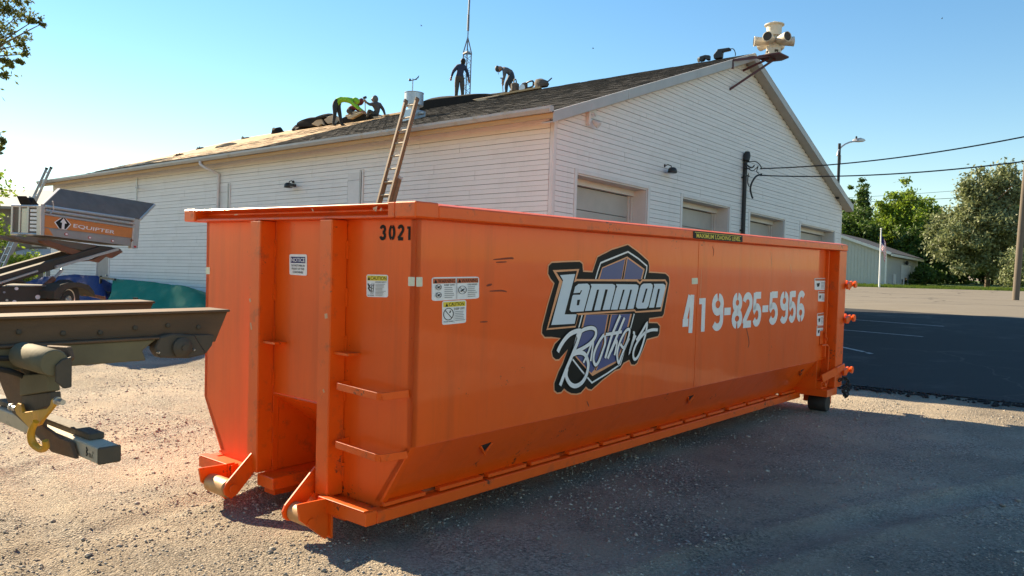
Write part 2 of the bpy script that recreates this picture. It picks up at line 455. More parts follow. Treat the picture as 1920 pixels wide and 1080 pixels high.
# ------------------------------------------------------------------ ground, asphalt, grass
def gravel_mat():
    m = bpy.data.materials.new('crushed_gravel'); m.use_nodes = True
    N, L = m.node_tree.nodes, m.node_tree.links
    b = N['Principled BSDF']; b.inputs['Roughness'].default_value = 0.95; b.inputs['Specular IOR Level'].default_value = 0.2
    tc = N.new('ShaderNodeTexCoord'); V_ = tc.outputs['Object']
    def nz(sc, det=6, rough=0.6):
        n = N.new('ShaderNodeTexNoise'); n.inputs['Scale'].default_value = sc; n.inputs['Detail'].default_value = det
        n.inputs['Roughness'].default_value = rough; L.new(V_, n.inputs['Vector']); return n
    def ramp(src, a, ca, b_, cb):
        r = N.new('ShaderNodeValToRGB'); r.color_ramp.elements[0].position = a; r.color_ramp.elements[1].position = b_
        r.color_ramp.elements[0].color = (*ca, 1); r.color_ramp.elements[1].color = (*cb, 1); L.new(src, r.inputs['Fac']); return r
    vo = N.new('ShaderNodeTexVoronoi'); vo.inputs['Scale'].default_value = 75; L.new(V_, vo.inputs['Vector'])
    sep = N.new('ShaderNodeSeparateColor'); L.new(vo.outputs['Color'], sep.inputs[0])
    stones = ramp(sep.outputs[0], 0.0, (0.20, 0.175, 0.142), 1.0, (0.58, 0.51, 0.41))
    dust = ramp(nz(1.1, 8, 0.7).outputs['Fac'], 0.42, (0, 0, 0), 0.62, (1, 1, 1))
    mx = N.new('ShaderNodeMixRGB'); mx.inputs['Color2'].default_value = (0.50, 0.42, 0.315, 1)
    L.new(dust.outputs[0], mx.inputs['Fac']); L.new(stones.outputs[0], mx.inputs['Color1'])
    big = ramp(nz(0.35, 4).outputs['Fac'], 0.38, (0.62, 0.61, 0.60), 0.62, (1.08, 1.06, 1.03))
    m2 = N.new('ShaderNodeMixRGB'); m2.blend_type = 'MULTIPLY'; m2.inputs['Fac'].default_value = 1
    L.new(mx.outputs[0], m2.inputs['Color1']); L.new(big.outputs[0], m2.inputs['Color2'])
    fine = ramp(nz(45, 5, 0.75).outputs['Fac'], 0.3, (0.72, 0.72, 0.72), 0.7, (1.2, 1.2, 1.2))
    m3 = N.new('ShaderNodeMixRGB'); m3.blend_type = 'MULTIPLY'; m3.inputs['Fac'].default_value = 1
    L.new(m2.outputs[0], m3.inputs['Color1']); L.new(fine.outputs[0], m3.inputs['Color2'])
    L.new(m3.outputs[0], b.inputs['Base Color'])
    add = N.new('ShaderNodeMath'); add.operation = 'MULTIPLY_ADD'; add.inputs[1].default_value = -0.55
    L.new(vo.outputs['Distance'], add.inputs[0]); L.new(nz(28, 6, 0.7).outputs['Fac'], add.inputs[2])
    bp = N.new('ShaderNodeBump'); bp.inputs['Strength'].default_value = 1.0; bp.inputs['Distance'].default_value = 0.03
    L.new(add.outputs[0], bp.inputs['Height']); L.new(bp.outputs[0], b.inputs['Normal'])
    return m
M_gravel = gravel_mat()

RUTS = ((-14.0, -2.0, 13.2, 0.20, 0.034), (-14.0, -2.0, 15.2, 0.20, 0.034), (-20.0, 14.0, 17.6, 0.18, 0.03), (-20.0, 14.0, 19.5, 0.18, 0.03), (12.0, -9.0, 15.6, 0.22, 0.036), (12.0, -9.0, 17.6, 0.22, 0.036))
def near_relief(x, y):
    k = 1.0
    for d, w in ((x+9.0, 1.5), (7.5-x, 1.5), (y-1.2, 0.6), (16.0-y, 2.5)):
        k *= min(1.0, max(0.0, d/w))
    if k <= 0: return 0.0
    p = Vector((x, y, 0))
    h = noise.fractal(p*0.8, 1.0, 2.0, 3)*0.012 + noise.fractal(Vector((x*3+y*2.0, y*0.6-x*0.5, 3)), 1.0, 2.0, 3)*0.007 + noise.noise(p*7)*0.004
    for cx, cy, r0, wd_, dp in RUTS:
        d = abs(math.hypot(x-cx, y-cy)-r0)
        if d < wd_*2: h += dp*(-math.exp(-(d/wd_*1.6)**4)+0.8*math.exp(-((d-wd_*1.05)/(wd_*0.3))**2))*(0.6+0.4*noise.noise(Vector((x*1.3, y*1.3, 7))))
    return k*(h - 0.012)

xs = sorted(set([-600,-300,-150,-80,-40,-25,-16] + [round(-9+0.075*i, 4) for i in range(221)] + [9,10,13,16,25,40,70,120,250,600]))
ys = sorted(set([-300,-150,-60,-20,-6,0] + [round(1.2+0.075*i, 4) for i in range(198)] + [17,19,22,26,32,40,55,75,100,150,250,450,900]))
gv = []; gf = []
for y in ys:
    for x in xs:
        gv.append((x, y, ground_z(x, y) + near_relief(x, y)))
nx = len(xs)
for j in range(len(ys)-1):
    for i in range(nx-1):
        a = j*nx+i; gf.append((a, a+1, a+nx+1, a+nx))
me = bpy.data.meshes.new('ground'); me.from_pydata(gv, [], gf); me.materials.append(M_gravel)
for p in me.polygons: p.use_smooth = True
tag(link('ground', me), 'pale tan crushed gravel lot', None, None, 'structure')

def sheet(name, poly, dz, m, label, kind='structure'):
    """flat sheet that follows the terrain, cut at its folds (x = 4, 16)"""
    bm = bmesh.new()
    f = bm.faces.new([bm.verts.new((p[0], p[1], 0)) for p in poly])
    for xc in (4.0, 16.0):
        bmesh.ops.bisect_plane(bm, geom=bm.verts[:]+bm.edges[:]+bm.faces[:], plane_co=(xc,0,0), plane_no=(1,0,0))
    for v in bm.verts: v.co.z = ground_z(v.co.x, v.co.y) + dz
    bmesh.ops.recalc_face_normals(bm, faces=bm.faces)
    me = bpy.data.meshes.new(name); bm.to_mesh(me); bm.free(); me.materials.append(m)
    for p in me.polygons:
        if p.normal.z < 0: p.flip()
    o = link(name, me)
    return tag(o, label, None, None, kind)

M_asph = mat('shade_darkened_asphalt', (0.034, 0.034, 0.034), 0.85, col2=(0.022, 0.022, 0.023), nscale=0.8, nmix=0.7, bump=0.5, bscale=160, col3=(0.062, 0.060, 0.057), n3scale=0.5, spec=0.25, cracks=((0.085, 0.08, 0.07), 0.22, 2.0, 0.006, 0.6))  # dark tone holds newer asphalt and the building's shade together
M_asph_old = mat('worn_pale_asphalt', (0.22, 0.195, 0.155), 0.95, col2=(0.16, 0.14, 0.11), nscale=0.5, nmix=0.6, bump=0.4, bscale=60, col3=(0.085, 0.075, 0.06), n3scale=0.35, stretch=(0.35, 2.2, 1), spec=0.2, cracks=((0.05, 0.045, 0.04), 0.14, 3.0, 0.012, 0.75))

def wl2(u, v):
    p = Bw(u, v, 0); return (p.x, p.y)
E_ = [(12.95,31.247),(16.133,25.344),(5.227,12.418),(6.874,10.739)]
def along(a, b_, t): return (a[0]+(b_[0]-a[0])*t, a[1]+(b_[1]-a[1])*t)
farA, farB = along(E_[0], E_[1], -4.0), along(E_[0], E_[1], 5.0)  # change from dark to pale asphalt laid along the building's shadow edge
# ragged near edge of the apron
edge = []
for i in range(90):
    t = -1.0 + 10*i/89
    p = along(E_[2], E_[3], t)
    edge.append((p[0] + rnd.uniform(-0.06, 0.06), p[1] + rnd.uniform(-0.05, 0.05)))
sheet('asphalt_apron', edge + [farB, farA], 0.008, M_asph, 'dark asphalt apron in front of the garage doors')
lot = [farA, farB, (90, 30), (110, 61), (60, 66.5), (30, 65.5), (16.5, 66), (4.2, 66)]
sheet('parking_lot', lot, 0.008, M_asph_old, 'worn pale parking lot beyond the apron')
sheet('lawn', [(4.2, 66), (16.5, 66), (30, 65.5), (60, 66.5), (110, 61), (130, 140), (10, 140)], 0.009, mat('lawn_soil', (0.10, 0.15, 0.022), 0.9, nscale=2), 'green grass strip along the far edge of the lot')
for k, (a, b_) in enumerate([((1560,597),(1770,613)), ((1560,617.5),(1730,632)), ((1560,646),(1622,661.5)), ((1624,663),(1633,665.5))]):
    pass
ST = [(10.35,26.204),(12.189,22.673),(8.774,22.188),(10.121,19.784),(7.201,18.179),(7.337,16.671),(7.331,16.557),(7.334,16.341)]
for k in range(4):
    A, B_ = Vector(ST[2*k]), Vector(ST[2*k+1]); n_ = (B_-A).normalized(); n_ = Vector((-n_.y, n_.x))*0.05
    sheet('parking_stripe', [tuple(A+n_), tuple(A-n_), tuple(B_-n_), tuple(B_+n_)], 0.012, M_stripe, 'white parking stripe on the dark apron')
# crumbs of broken asphalt along its edge
mb = MB()
for i in range(420):
    p = along(E_[2], E_[3], rnd.uniform(-0.3, 3)); r = rnd.uniform(0.015, 0.05)
    x = p[0]-rnd.uniform(-0.05, 0.5)*0.6; y = p[1]-rnd.uniform(-0.05, 0.5)*0.6; z = ground_z(x, y)
    mb.add([(x+r*rnd.uniform(.7,1.3),y,z),(x,y+r*rnd.uniform(.7,1.3),z),(x-r,y,z),(x,y-r,z),(x,y,z+r*0.8),(x,y,z-r*.5)],
           [(0,1,4),(1,2,4),(2,3,4),(3,0,4),(1,0,5),(2,1,5),(3,2,5),(0,3,5)])
tag(mb.build('asphalt_crumbs', M_asph), 'loose dark asphalt crumbs', None, None, 'stuff')

# loose stones on the gravel in front
def stones():
    n = 64000
    rs = np.random.RandomState(3)
    # positions: denser near the camera
    y = 2.6 + 12.0*rs.rand(n)**1.6
    x = (rs.rand(n)*2-1)*(0.9+0.72*y)
    msk = np.array([noise.noise(Vector((a*0.55, b_*0.55, 4.2)))+0.5*noise.noise(Vector((a*1.7, b_*1.7, 1.2))) for a, b_ in zip(x, y)])
    keep = (x < 7.0) & ((msk > -0.02) | (rs.rand(n) < 0.25))
    msk = msk[keep]
    x, y = x[keep], y[keep]; n = len(x)
    r = 0.0035 + 0.008*rs.rand(n)**3 + 0.011*rs.rand(n)**40 + 0.006*np.clip(msk*2, 0, 1)*rs.rand(n) + 0.022*rs.rand(n)**700
    base = np.array([(1,0,0),(0,1,0),(-1,0,0),(0,-1,0),(0,0,1),(0,0,-1)], float)
    V_ = np.zeros((n, 6, 3))
    jit = 0.6+0.7*rs.rand(n, 6, 1)
    ang = rs.rand(n)*2*PI
    c, s_ = np.cos(ang), np.sin(ang)
    loc = base[None]*jit*r[:, None, None]
    loc[:, :, 0] *= 1.35; loc[:, :, 2] *= 0.75
    V_[:, :, 0] = loc[:, :, 0]*c[:, None]-loc[:, :, 1]*s_[:, None]+x[:, None]
    V_[:, :, 1] = loc[:, :, 0]*s_[:, None]+loc[:, :, 1]*c[:, None]+y[:, None]
    z = np.array([ground_z(a, b_)+near_relief(a, b_) for a, b_ in zip(x, y)])
    V_[:, :, 2] = loc[:, :, 2]+z[:, None]+0.25*r[:, None]
    F = np.array([(0,1,4),(1,2,4),(2,3,4),(3,0,4),(1,0,5),(2,1,5),(3,2,5),(0,3,5)])
    F = (F[None]+6*np.arange(n)[:, None, None]).reshape(-1, 3)
    return np_mesh('gravel_stones', V_.reshape(-1, 3), F)

def np_mesh(name, V_, F):
    me = bpy.data.meshes.new(name)
    k = F.shape[1]
    me.vertices.add(len(V_)); me.vertices.foreach_set('co', V_.astype(np.float32).ravel())
    me.loops.add(F.size); me.loops.foreach_set('vertex_index', F.astype(np.int32).ravel())
    me.polygons.add(len(F)); me.polygons.foreach_set('loop_start', np.arange(0, F.size, k, dtype=np.int32))
    me.update(calc_edges=True); me.validate()
    return me
me = stones()
me.materials.append(mat('gravel_stone', (0.44, 0.39, 0.32), 0.9, col2=(0.28, 0.25, 0.21), nscale=3, island=0.4))
tag(link('gravel_stones', me), 'loose crushed stones scattered over the gravel', None, None, 'stuff')

# ------------------------------------------------------------------ roll-off dumpster
# local axes: x along its length (away), y across (to the far side), z up
L_, W_, ZB, ZF, ZR, ZT, IN = 7.377, 2.44, 0.2775, 0.666, 2.0585, 2.1484, 0.28
dump = empty('roll_off_dumpster', D_ORG, 'long orange open-top roll-off dumpster with a white phone number on its side', 'dumpster')
frame_obj(dump, D_ROWS, D_ORG)

def dpart(name, mb, m, bevel=0.0, parent=None, smooth=False, label=None):
    o = mb.build(name, m, parent or dump, bevel, smooth)
    if label: o['label'] = label
    return o
SEAM = 3.61
for side in (0, 1):
    y0, y1 = (0.0, 0.045) if side == 0 else (W_-0.045, W_)
    dpart('side_panel', MB().box(0.0, SEAM-0.004, y0, y1, ZF, ZR+0.01), M_orange, 0.002)
    dpart('side_panel', MB().box(SEAM+0.004, 7.16, y0, y1, ZF, ZR+0.01), M_orange, 0.002)
    dpart('seam_weld', MB().box(SEAM-0.004, SEAM+0.004, y0+(0.006 if side == 0 else 0), y1-(0.006 if side else 0), ZF, ZR), M_orange_in)
    if side == 0: lp = [(0.0, ZF), (IN, ZB), (IN+0.05, ZB), (0.05, ZF)]
    else: lp = [(W_, ZF), (W_-IN, ZB), (W_-IN-0.05, ZB), (W_-0.05, ZF)]
    dpart('lower_panel', MB().prism(lp, 0, 0.0, 6.86), M_orange, 0.002)
    a, b_ = (0.21, 0.30) if side == 0 else (W_-0.30, W_-0.21)
    dpart('bottom_rail', MB().box(-0.074, 6.9, a-0.001, b_, 0.168, 0.245), M_orange_b, 0.006)
    mbf = MB()
    a2, b2 = (0.235, 0.285) if side == 0 else (W_-0.285, W_-0.235)
    for k in range(14):
        mbf.box(0.0+k*0.49, 0.0+k*0.49+(0.43 if k % 3 else 0.36), a2, b2, 0.2525, 0.2772)
    dpart('weld_strip', mbf, M_orange_b, 0.003)
    # top rail along the side: boxed, slightly sloped outer face
    yo = -0.1295 if side == 0 else W_+0.109
    yi = 0.05 if side == 0 else W_-0.05
    prof = [(yo, ZR), (yi, ZR), (yi, ZT), (yo*0.55+yi*0.45, ZT+0.006), (yo, ZT-0.012)]
    dpart('top_rail', MB().prism(prof, 0, -0.1295+0.19, 7.46), M_orange_b, 0.008)
    # corner block of the top rail
    dpart('rail_corner', MB().box(-0.1325, 0.0595, min(yo, yi)-0.002, max(yo, yi)+0.002, ZR-0.002, ZT+0.003), M_orange_b, 0.008)
    # rear post and its inner stiffener
    yp0, yp1 = (-0.13, 0.06) if side == 0 else (W_-0.06, W_+0.11)
    dpart('rear_post', MB().box(7.16, 7.43, yp0, yp1, 0.305, ZR-0.003), M_orange_b, 0.006)
    dpart('post_rib', MB().box(7.03, 7.06, yp0+(0.09 if side == 0 else 0), yp1-(0 if side == 0 else 0.06), 0.70, ZR-0.004), M_orange_b, 0.003)
    dpart('corner_plate', MB().box(6.86, 6.875, 0.0 if side == 0 else W_-0.3, 0.3 if side == 0 else W_, 0.305, ZF+0.06), M_orange_b)
    dpart('rear_quarter_panel', MB().box(6.876, 7.159, 0.05 if side == 0 else W_-0.07, 0.07 if side == 0 else W_-0.05, 0.304, ZF+0.02), M_orange_b)
    dpart('rear_outrigger', MB().box(6.9, 7.26, -0.13 if side == 0 else W_-0.45, 0.45 if side == 0 else W_+0.13, 0.215, 0.303), M_orange_b, 0.004)
    dpart('wheel_bracket', MB().box(7.262, 7.30, -0.05 if side == 0 else W_-0.3, 0.3 if side == 0 else W_+0.05, 0.08, 0.30), M_orange_b, 0.004)
    yw = -0.075 if side == 0 else W_-0.15
    w = MB().lathe([(0.04, 0), (0.095, 0.0), (0.105, 0.012), (0.105, 0.213), (0.095, 0.225), (0.04, 0.225)], (7.10, yw, 0.107), (0, 1, 0), 24)
    dpart('rear_wheel', w, M_rubber, smooth=True)
    # long sill under the floor
    ys_ = 0.65 if side == 0 else 1.47
    dpart('long_sill', MB().box(0.02, 7.1, ys_, ys_+0.13, 0.06, 0.2485), M_orange_b, 0.005)
    # front post
    dpart('front_post', MB().box(-0.13, -0.001, ys_, ys_+0.13, 0.252, ZR-0.004), M_orange_b, 0.007)
    for k, z in enumerate((1.86, 1.55, 1.24, 0.93, 0.62, 0.40)):
        dpart('stitch_weld', MB().box(-0.018, -0.002, ys_-0.012, ys_-0.001, z-0.06, z+0.06), M_orange_b)
    dpart('post_bracket', MB().box(-0.10, -0.003, ys_-0.155, ys_-0.002, 1.185, 1.20), M_orange_b)
    # ground roller between two ear plates
    pen, ear = (0.60, 0.82) if side == 0 else (1.80, 1.53)
    pp = [(-0.385, 0.27), (-0.15, 0.262), (-0.145, 0.02), (-0.17, 0.0), (-0.365, 0.165)]
    dpart('roller_plate', MB().prism(pp, 1, pen, pen+0.02), M_orange_b, 0.003)
    dpart('plate_flange', MB().box(-0.146, -0.13, pen-0.025, pen+0.045, 0.005, 0.252), M_orange_b, 0.002)
    pe = [(-0.06, 0.415), (-0.095, 0.418), (-0.325, 0.205), (-0.345, 0.165), (-0.335, 0.125), (-0.305, 0.10), (-0.27, 0.095), (-0.24, 0.11), (-0.09, 0.26), (-0.06, 0.26)]
    dpart('ear_plate', MB().prism(pe, 1, ear, ear+0.018), M_orange_b, 0.003)
    ya, yb = sorted((pen+0.022 if side == 0 else pen-0.002, ear-0.002 if side == 0 else ear+0.020))
    dpart('nose_roller', MB().lathe([(0.02, 0), (0.055, 0.0), (0.064, 0.008), (0.064, yb-ya-0.008), (0.055, yb-ya), (0.02, yb-ya)], (-0.255 if side == 0 else -0.29, ya, 0.155), (0, 1, 0), 24), M_brass, smooth=True)
    yb_ = ear-0.012 if side == 1 else pen-0.012
    bolt = MB().lathe([(0.03, 0), (0.03, 0.011), (0.016, 0.011), (0.016, 0.02)], (-0.285, yb_ - (0.02 if side == 1 else 0.0), 0.165 if side else 0.135), (0, 1, 0), 16)
    dpart('pivot_bolt', bolt, M_orange_b)
    # outer crossbar with a lit top face
    a, b_ = (0.212, 0.70) if side == 0 else (1.79, 2.21)
    dpart('front_crossbar', MB().box(-0.165, -0.075, a, b_, 0.168, 0.256), M_orange_b, 0.005)
    dpart('crossbar_lip', MB().box(-0.172, -0.10, a+0.01, b_-0.01, 0.2565, 0.265), M_orange_b, 0.003)
    dpart('crossbar_deck', MB().box(-0.0745, 0.05, a, b_, 0.20, 0.238), M_orange_b)
    a, b_ = (0.782, 0.97) if side == 0 else (1.27, 1.468)
    dpart('hook_crossbar', MB().box(-0.125, 0.62, a, b_, 0.168, 0.2515), M_orange_b, 0.005)

# front wall, tapered at both lower corners
dpart('front_panel', MB().prism([(0.0, ZR), (0.0, ZF), (IN, 0.24), (0.779, 0.24), (0.779, ZR)], 0, 0.0, 0.045), M_orange_f, 0.002)
dpart('front_panel', MB().prism([(1.471, ZR), (1.471, 0.24), (W_-IN, 0.24), (W_, ZF), (W_, ZR)], 0, 0.0, 0.045), M_orange_f, 0.002)
dpart('front_panel', MB().box(0.0, 0.045, 0.781, 1.469, 0.822, ZR), M_orange_f, 0.002)
rc = MB()
rc.slab([(0.001, 0.781, 0.82), (0.001, 1.469, 0.82), (0.56, 1.469, 0.44), (0.56, 0.781, 0.44)], 0.012)
rc.box(0.56, 0.575, 0.781, 1.469, 0.2525, 0.44)
rc.prism([(0.046, 0.2525), (0.56, 0.2525), (0.56, 0.44), (0.046, 0.79)], 1, 1.469, 1.481)
rc.prism([(0.046, 0.2525), (0.56, 0.2525), (0.56, 0.44), (0.046, 0.79)], 1, 0.769, 0.781)
dpart('hook_recess', rc, M_orange_b)
dpart('floor', MB().box(0.046, 0.579, IN+0.02, 0.768, 0.2525, 0.29).box(0.046, 0.579, 1.482, W_-IN-0.02, 0.2525, 0.29), M_orange_in)
dpart('floor', MB().box(0.58, 7.15, IN+0.05, W_-IN-0.05, 0.2525, 0.29), M_orange_in)
# front top rail: channel with an open recess between end blocks
fr = MB().prism([(-0.1295, ZT-0.004), (-0.1295, ZT-0.014), (-0.03, ZT-0.03), (-0.03, ZR+0.045), (-0.118, ZR+0.016), (-0.122, ZR), (0.05, ZR), (0.05, ZT), (-0.02, ZT+0.004)], 1, 0.0535, W_-0.0535)
dpart('front_top_rail', fr, M_orange_b, 0.004)
dpart('rail_end_gusset', MB().prism([(-0.1315, ZT), (-0.1315, ZR), (-0.02, ZR), (-0.02, ZT)], 1, 0.0532, 0.112), M_orange_b, 0.003)
dpart('rail_end_gusset', MB().prism([(-0.1315, ZT), (-0.1315, ZR), (-0.02, ZR), (-0.02, ZT)], 1, W_-0.06, W_-0.0532), M_orange_b, 0.003)
# rear door and its hardware
dpart('rear_door', MB().box(7.432, 7.50, 0.0, W_, 0.31, ZR-0.06), M_orange_b, 0.006)
dpart('rear_top_rail', MB().box(7.30, 7.46, 0.052, W_-0.052, ZR, ZT), M_orange_b, 0.006)
for z in (1.62, 1.18, 0.50):
    hg = MB().bar((7.38, -0.16, z-0.02), (7.56, -0.16, z+0.02), 0.03, 0.07)
    hg.lathe([(0.02, 0), (0.045, 0), (0.045, 0.03), (0.022, 0.03), (0.022, 0.11), (0.05, 0.11), (0.05, 0.14), (0.02, 0.14)], (7.60, -0.21, z+0.01), (0, 1, 0), 14)
    hg.bar((7.50, -0.15, z-0.05), (7.60, -0.15, z+0.0), 0.02, 0.03)
    dpart('door_latch', hg, M_orange_b, 0.003)
dpart('latch_arm', MB().bar((6.93, -0.045, 0.44), (7.17, -0.15, 0.53), 0.025, 0.10), M_orange_b, 0.004)
dpart('latch_arm', MB().bar((7.15, -0.15, 0.535), (7.44, -0.15, 0.56), 0.02, 0.085), M_orange_b, 0.004)
dpart('release_rod', MB().tube([(6.92, -0.03, 0.86), (7.05, -0.05, 0.86), (7.09, -0.06, 0.83), (7.09, -0.06, 0.36)], 0.012, 8), M_orange_b, smooth=True)
dpart('hook_plate', MB().box(6.92, 7.10, -0.012, -0.002, 0.87, 1.04), M_orange_b, 0.003)
dpart('grab_hook', MB().tube([(7.03, -0.03, 1.02), (7.0, -0.05, 1.0), (7.0, -0.05, 0.96), (7.04, -0.05, 0.94), (7.05, -0.04, 0.90)], 0.011, 7), M_orange_b, smooth=True)
dpart('ratchet_box', MB().box(6.93, 7.13, -0.05, 0.10, 0.304, 0.40).lathe([(0.03, 0), (0.03, 0.05)], (6.97, -0.09, 0.36), (0, 1, 0), 12), M_orange_b, 0.005)
# chain hanging at the rear corner, link by link
def torus(mbx, c, r, t, dirx, n=10, k=6, squash=1.5):
    d = Vector(dirx).normalized(); u = d.orthogonal().normalized(); w = d.cross(u)
    path = []
    for i in range(n+1):
        a = 2*PI*i/n
        path.append(Vector(c)+u*math.cos(a)*r*squash+w*math.sin(a)*r)
    mbx.tube(path, t, k, caps=False)
chain = empty('chain', (0,0,0), None, None)
chain.parent = dump
chpts = catmull([(7.30, -0.15, 0.40), (7.38, -0.19, 0.42), (7.45, -0.20, 0.36), (7.47, -0.20, 0.27), (7.43, -0.20, 0.19), (7.36, -0.20, 0.20), (7.33, -0.19, 0.27), (7.40, -0.20, 0.31)], 3)
for i, p in enumerate(chpts[::1]):
    q = chpts[min(i+1, len(chpts)-1)]; pr = chpts[max(i-1, 0)]
    t = (q-pr).normalized(); nrm = t.cross(Vector((0,1,0)))
    if nrm.length < 0.1: nrm = Vector((1,0,0))
    nrm.normalize()
    lk = MB(); torus(lk, p, 0.019, 0.0075, nrm if i % 2 else t.cross(nrm))
    lk.build('chain_link', M_rubber, chain, smooth=True)
# ladder rungs on the front
for z in (0.985, 0.61):
    rg = MB()
    pth = [(0.0, 0.60, z+0.004), (-0.118, 0.575, z+0.004), (-0.13, 0.555, z+0.004), (-0.13, 0.17, z-0.01), (-0.118, 0.14, z-0.01), (0.0, 0.03, z+0.012)]
    for p, q in zip(pth[:-1], pth[1:]): rg.bar(p, q, 0.012, 0.046)
    rg.slab([(-0.122, 0.55, z+0.02), (-0.122, 0.17, z+0.008), (-0.112, 0.17, z+0.008), (-0.112, 0.55, z+0.02)], 0.004)
    dpart('ladder_rung', rg, M_orange_b, 0.002)
# triangular drain notches in the sloping lower panel
def slope_pt(u, z, off): 
    t = (ZF-z)/(ZF-ZB); y = IN*t
    n = Vector((0, -(ZF-ZB), -IN)).normalized()
    return (u, y+n.y*off, z+n.z*off)
for u, z in [(0.764,0.521),(3.694,0.527),(6.543,0.534)]:
    nt_ = MB()
    p = [(u-0.05, z+0.035), (u+0.05, z+0.045), (u+0.03, z-0.03)]
    nt_.slab([slope_pt(*q, 0.003) for q in p], 0.002); nt_.m = 1
    dpart('notch_cover', nt_, M_dark)
    lip = MB(); lip.bar(slope_pt(u-0.055, z+0.034, 0.008), slope_pt(u+0.032, z-0.035, 0.02), 0.012, 0.012); lip.bar(slope_pt(u+0.054, z+0.047, 0.008), slope_pt(u+0.032, z-0.035, 0.02), 0.012, 0.012)
    dpart('notch_lip', lip, M_orange_b)

# ---- decals: flat print a couple of millimetres proud of the paint
def on_side(p, off): return (p[0], -off, p[1])
def on_front(p, off): return (-off, p[0], p[1])
def decal(mbx, face, pts, off):
    n = len(pts); mbx.add([face(p, off) for p in pts], [tuple(range(n))])
def sticker(name, face, q, elems, label=None, off=0.003, base=None):
    """q: four corners (top-left, top-right, bottom-right, bottom-left); elems painted on it in unit coordinates"""
    def bl(a, b_):
        t = [q[0][i]+(q[1][i]-q[0][i])*a for i in (0,1)]; u = [q[3][i]+(q[2][i]-q[3][i])*a for i in (0,1)]
        return (t[0]+(u[0]-t[0])*b_, t[1]+(u[1]-t[1])*b_)
    mats = [base or M_white_ink]; mbx = MB()
    r = 0.07
    rim = [(r,0),(1-r,0),(1-r*0.3,r*0.3),(1,r),(1,1-r),(1-r*0.3,1-r*0.3),(1-r,1),(r,1),(r*0.3,1-r*0.3),(0,1-r),(0,r),(r*0.3,r*0.3)]
    lo = [face(bl(*p), 0.0005) for p in rim]; hi = [face(bl(*p), off) for p in rim]
    n = len(rim); mbx.add(lo+hi, [tuple(range(n, 2*n))]+[(i, (i+1)%n, n+(i+1)%n, n+i) for i in range(n)])
    o = dpart(name, mbx, mats[0])
    if label: o['label'] = label
    for k, e in enumerate(elems):
        m = e[-1]; g = (MB(), m); z = off+0.0008+0.0002*k
        if e[0] == 'rect':
            decal(g[0], face, [bl(e[1],e[2]), bl(e[3],e[2]), bl(e[3],e[4]), bl(e[1],e[4])], z)
        elif e[0] == 'poly':
            decal(g[0], face, [bl(*p) for p in e[1]], z)
        elif e[0] == 'text':
            vs, fs = text_mesh(e[1], 1, 1)
            g[0].add([face(bl(e[2]+v[0]*(e[4]-e[2]), e[5]-v[1]*(e[5]-e[3])), z) for v in vs], fs)
        elif e[0] == 'line':
            vs, fs = ribbon(e[1], e[2]); g[0].add([face(bl(*v), z) for v in vs], fs)
        elif e[0] == 'ring':
            pr = [(e[1]+e[3]*math.cos(2*PI*i/18), e[2]+e[4]*math.sin(2*PI*i/18)) for i in range(19)]
            vs, fs = ribbon(pr, e[5]); g[0].add([face(bl(*v), z) for v in vs], fs)
        g[0].build('print_block' if e[0] == 'rect' else 'sticker_'+('lettering' if e[0] == 'text' else 'mark'), m, o)
    return o
def body_lines(x0, y0, x1, y1, n, m=None):
    out = []
    for i in range(n):
        y = y0+(y1-y0)*(i+0.2)/n; xe = x1-(x1-x0)*rnd.uniform(0.0, 0.35)
        out.append(('rect', x0, y, xe, y+(y1-y0)/n*0.42, m or M_greyprint))
    return out
NQ = [(1.299,1.822),(1.094,1.824),(1.089,1.677),(1.294,1.678)]
sticker('notice_sign', on_front, NQ, [('rect', .08, .12, .92, .42, M_navy), ('text', 'NOTICE', .11, .17, .89, .37, M_white_ink),
    ('text', 'DO NOT PARK IN', .12, .49, .88, .59, M_black_ink), ('text', 'FRONT OF THIS', .14, .65, .86, .75, M_black_ink), ('text', 'CONTAINER', .2, .81, .8, .91, M_black_ink)])
CQ = [(0.451,1.707),(0.245,1.711),(0.241,1.571),(0.446,1.564)]
sticker('caution_sticker', on_front, CQ, [('rect', .04, .05, .96, .27, M_yellow_ink), ('poly', [(.06,.25),(.12,.07),(.18,.25)], M_black_ink), ('text', 'CAUTION', .2, .08, .94, .24, M_black_ink), ('text', 'LADDER SAFETY', .42, .30, .94, .36, M_black_ink),
    ('line', [(.27,.40),(.22,.86)], .025, M_black_ink), ('line', [(.36,.40),(.31,.86)], .025, M_black_ink), ('line', [(.25,.5),(.35,.5)], .02, M_black_ink), ('line', [(.24,.62),(.34,.62)], .02, M_black_ink), ('line', [(.23,.74),(.33,.74)], .02, M_black_ink),
    ('line', [(.08,.40),(.14,.55),(.1,.62),(.2,.75)], .05, M_black_ink), ('line', [(.2,.45),(.13,.52),(.22,.6)], .035, M_black_ink), ('text', 'FALL HAZARD', .06, .90, .38, .95, M_black_ink)] + body_lines(.44, .40, .93, .95, 9))
WQ = [(0.136,1.705),(0.564,1.71),(0.569,1.567),(0.141,1.558)]
el = []
for k, hd in ((0, 'KEEP OFF!'), (1, 'LOAD HAZARD')):
    a = .02+.49*k
    el += [('rect', a, .06, a+.465, .27, M_orange_ink), ('poly', [(a+.02,.25),(a+.055,.08),(a+.09,.25)], M_black_ink), ('text', 'WARNING', a+.1, .09, a+.455, .25, M_black_ink), ('text', hd, a+.23, .31, a+.44, .38, M_black_ink)] + body_lines(a+.23, .42, a+.455, .93, 6)
el += [('rect', .497, .04, .507, .96, M_greyprint)]
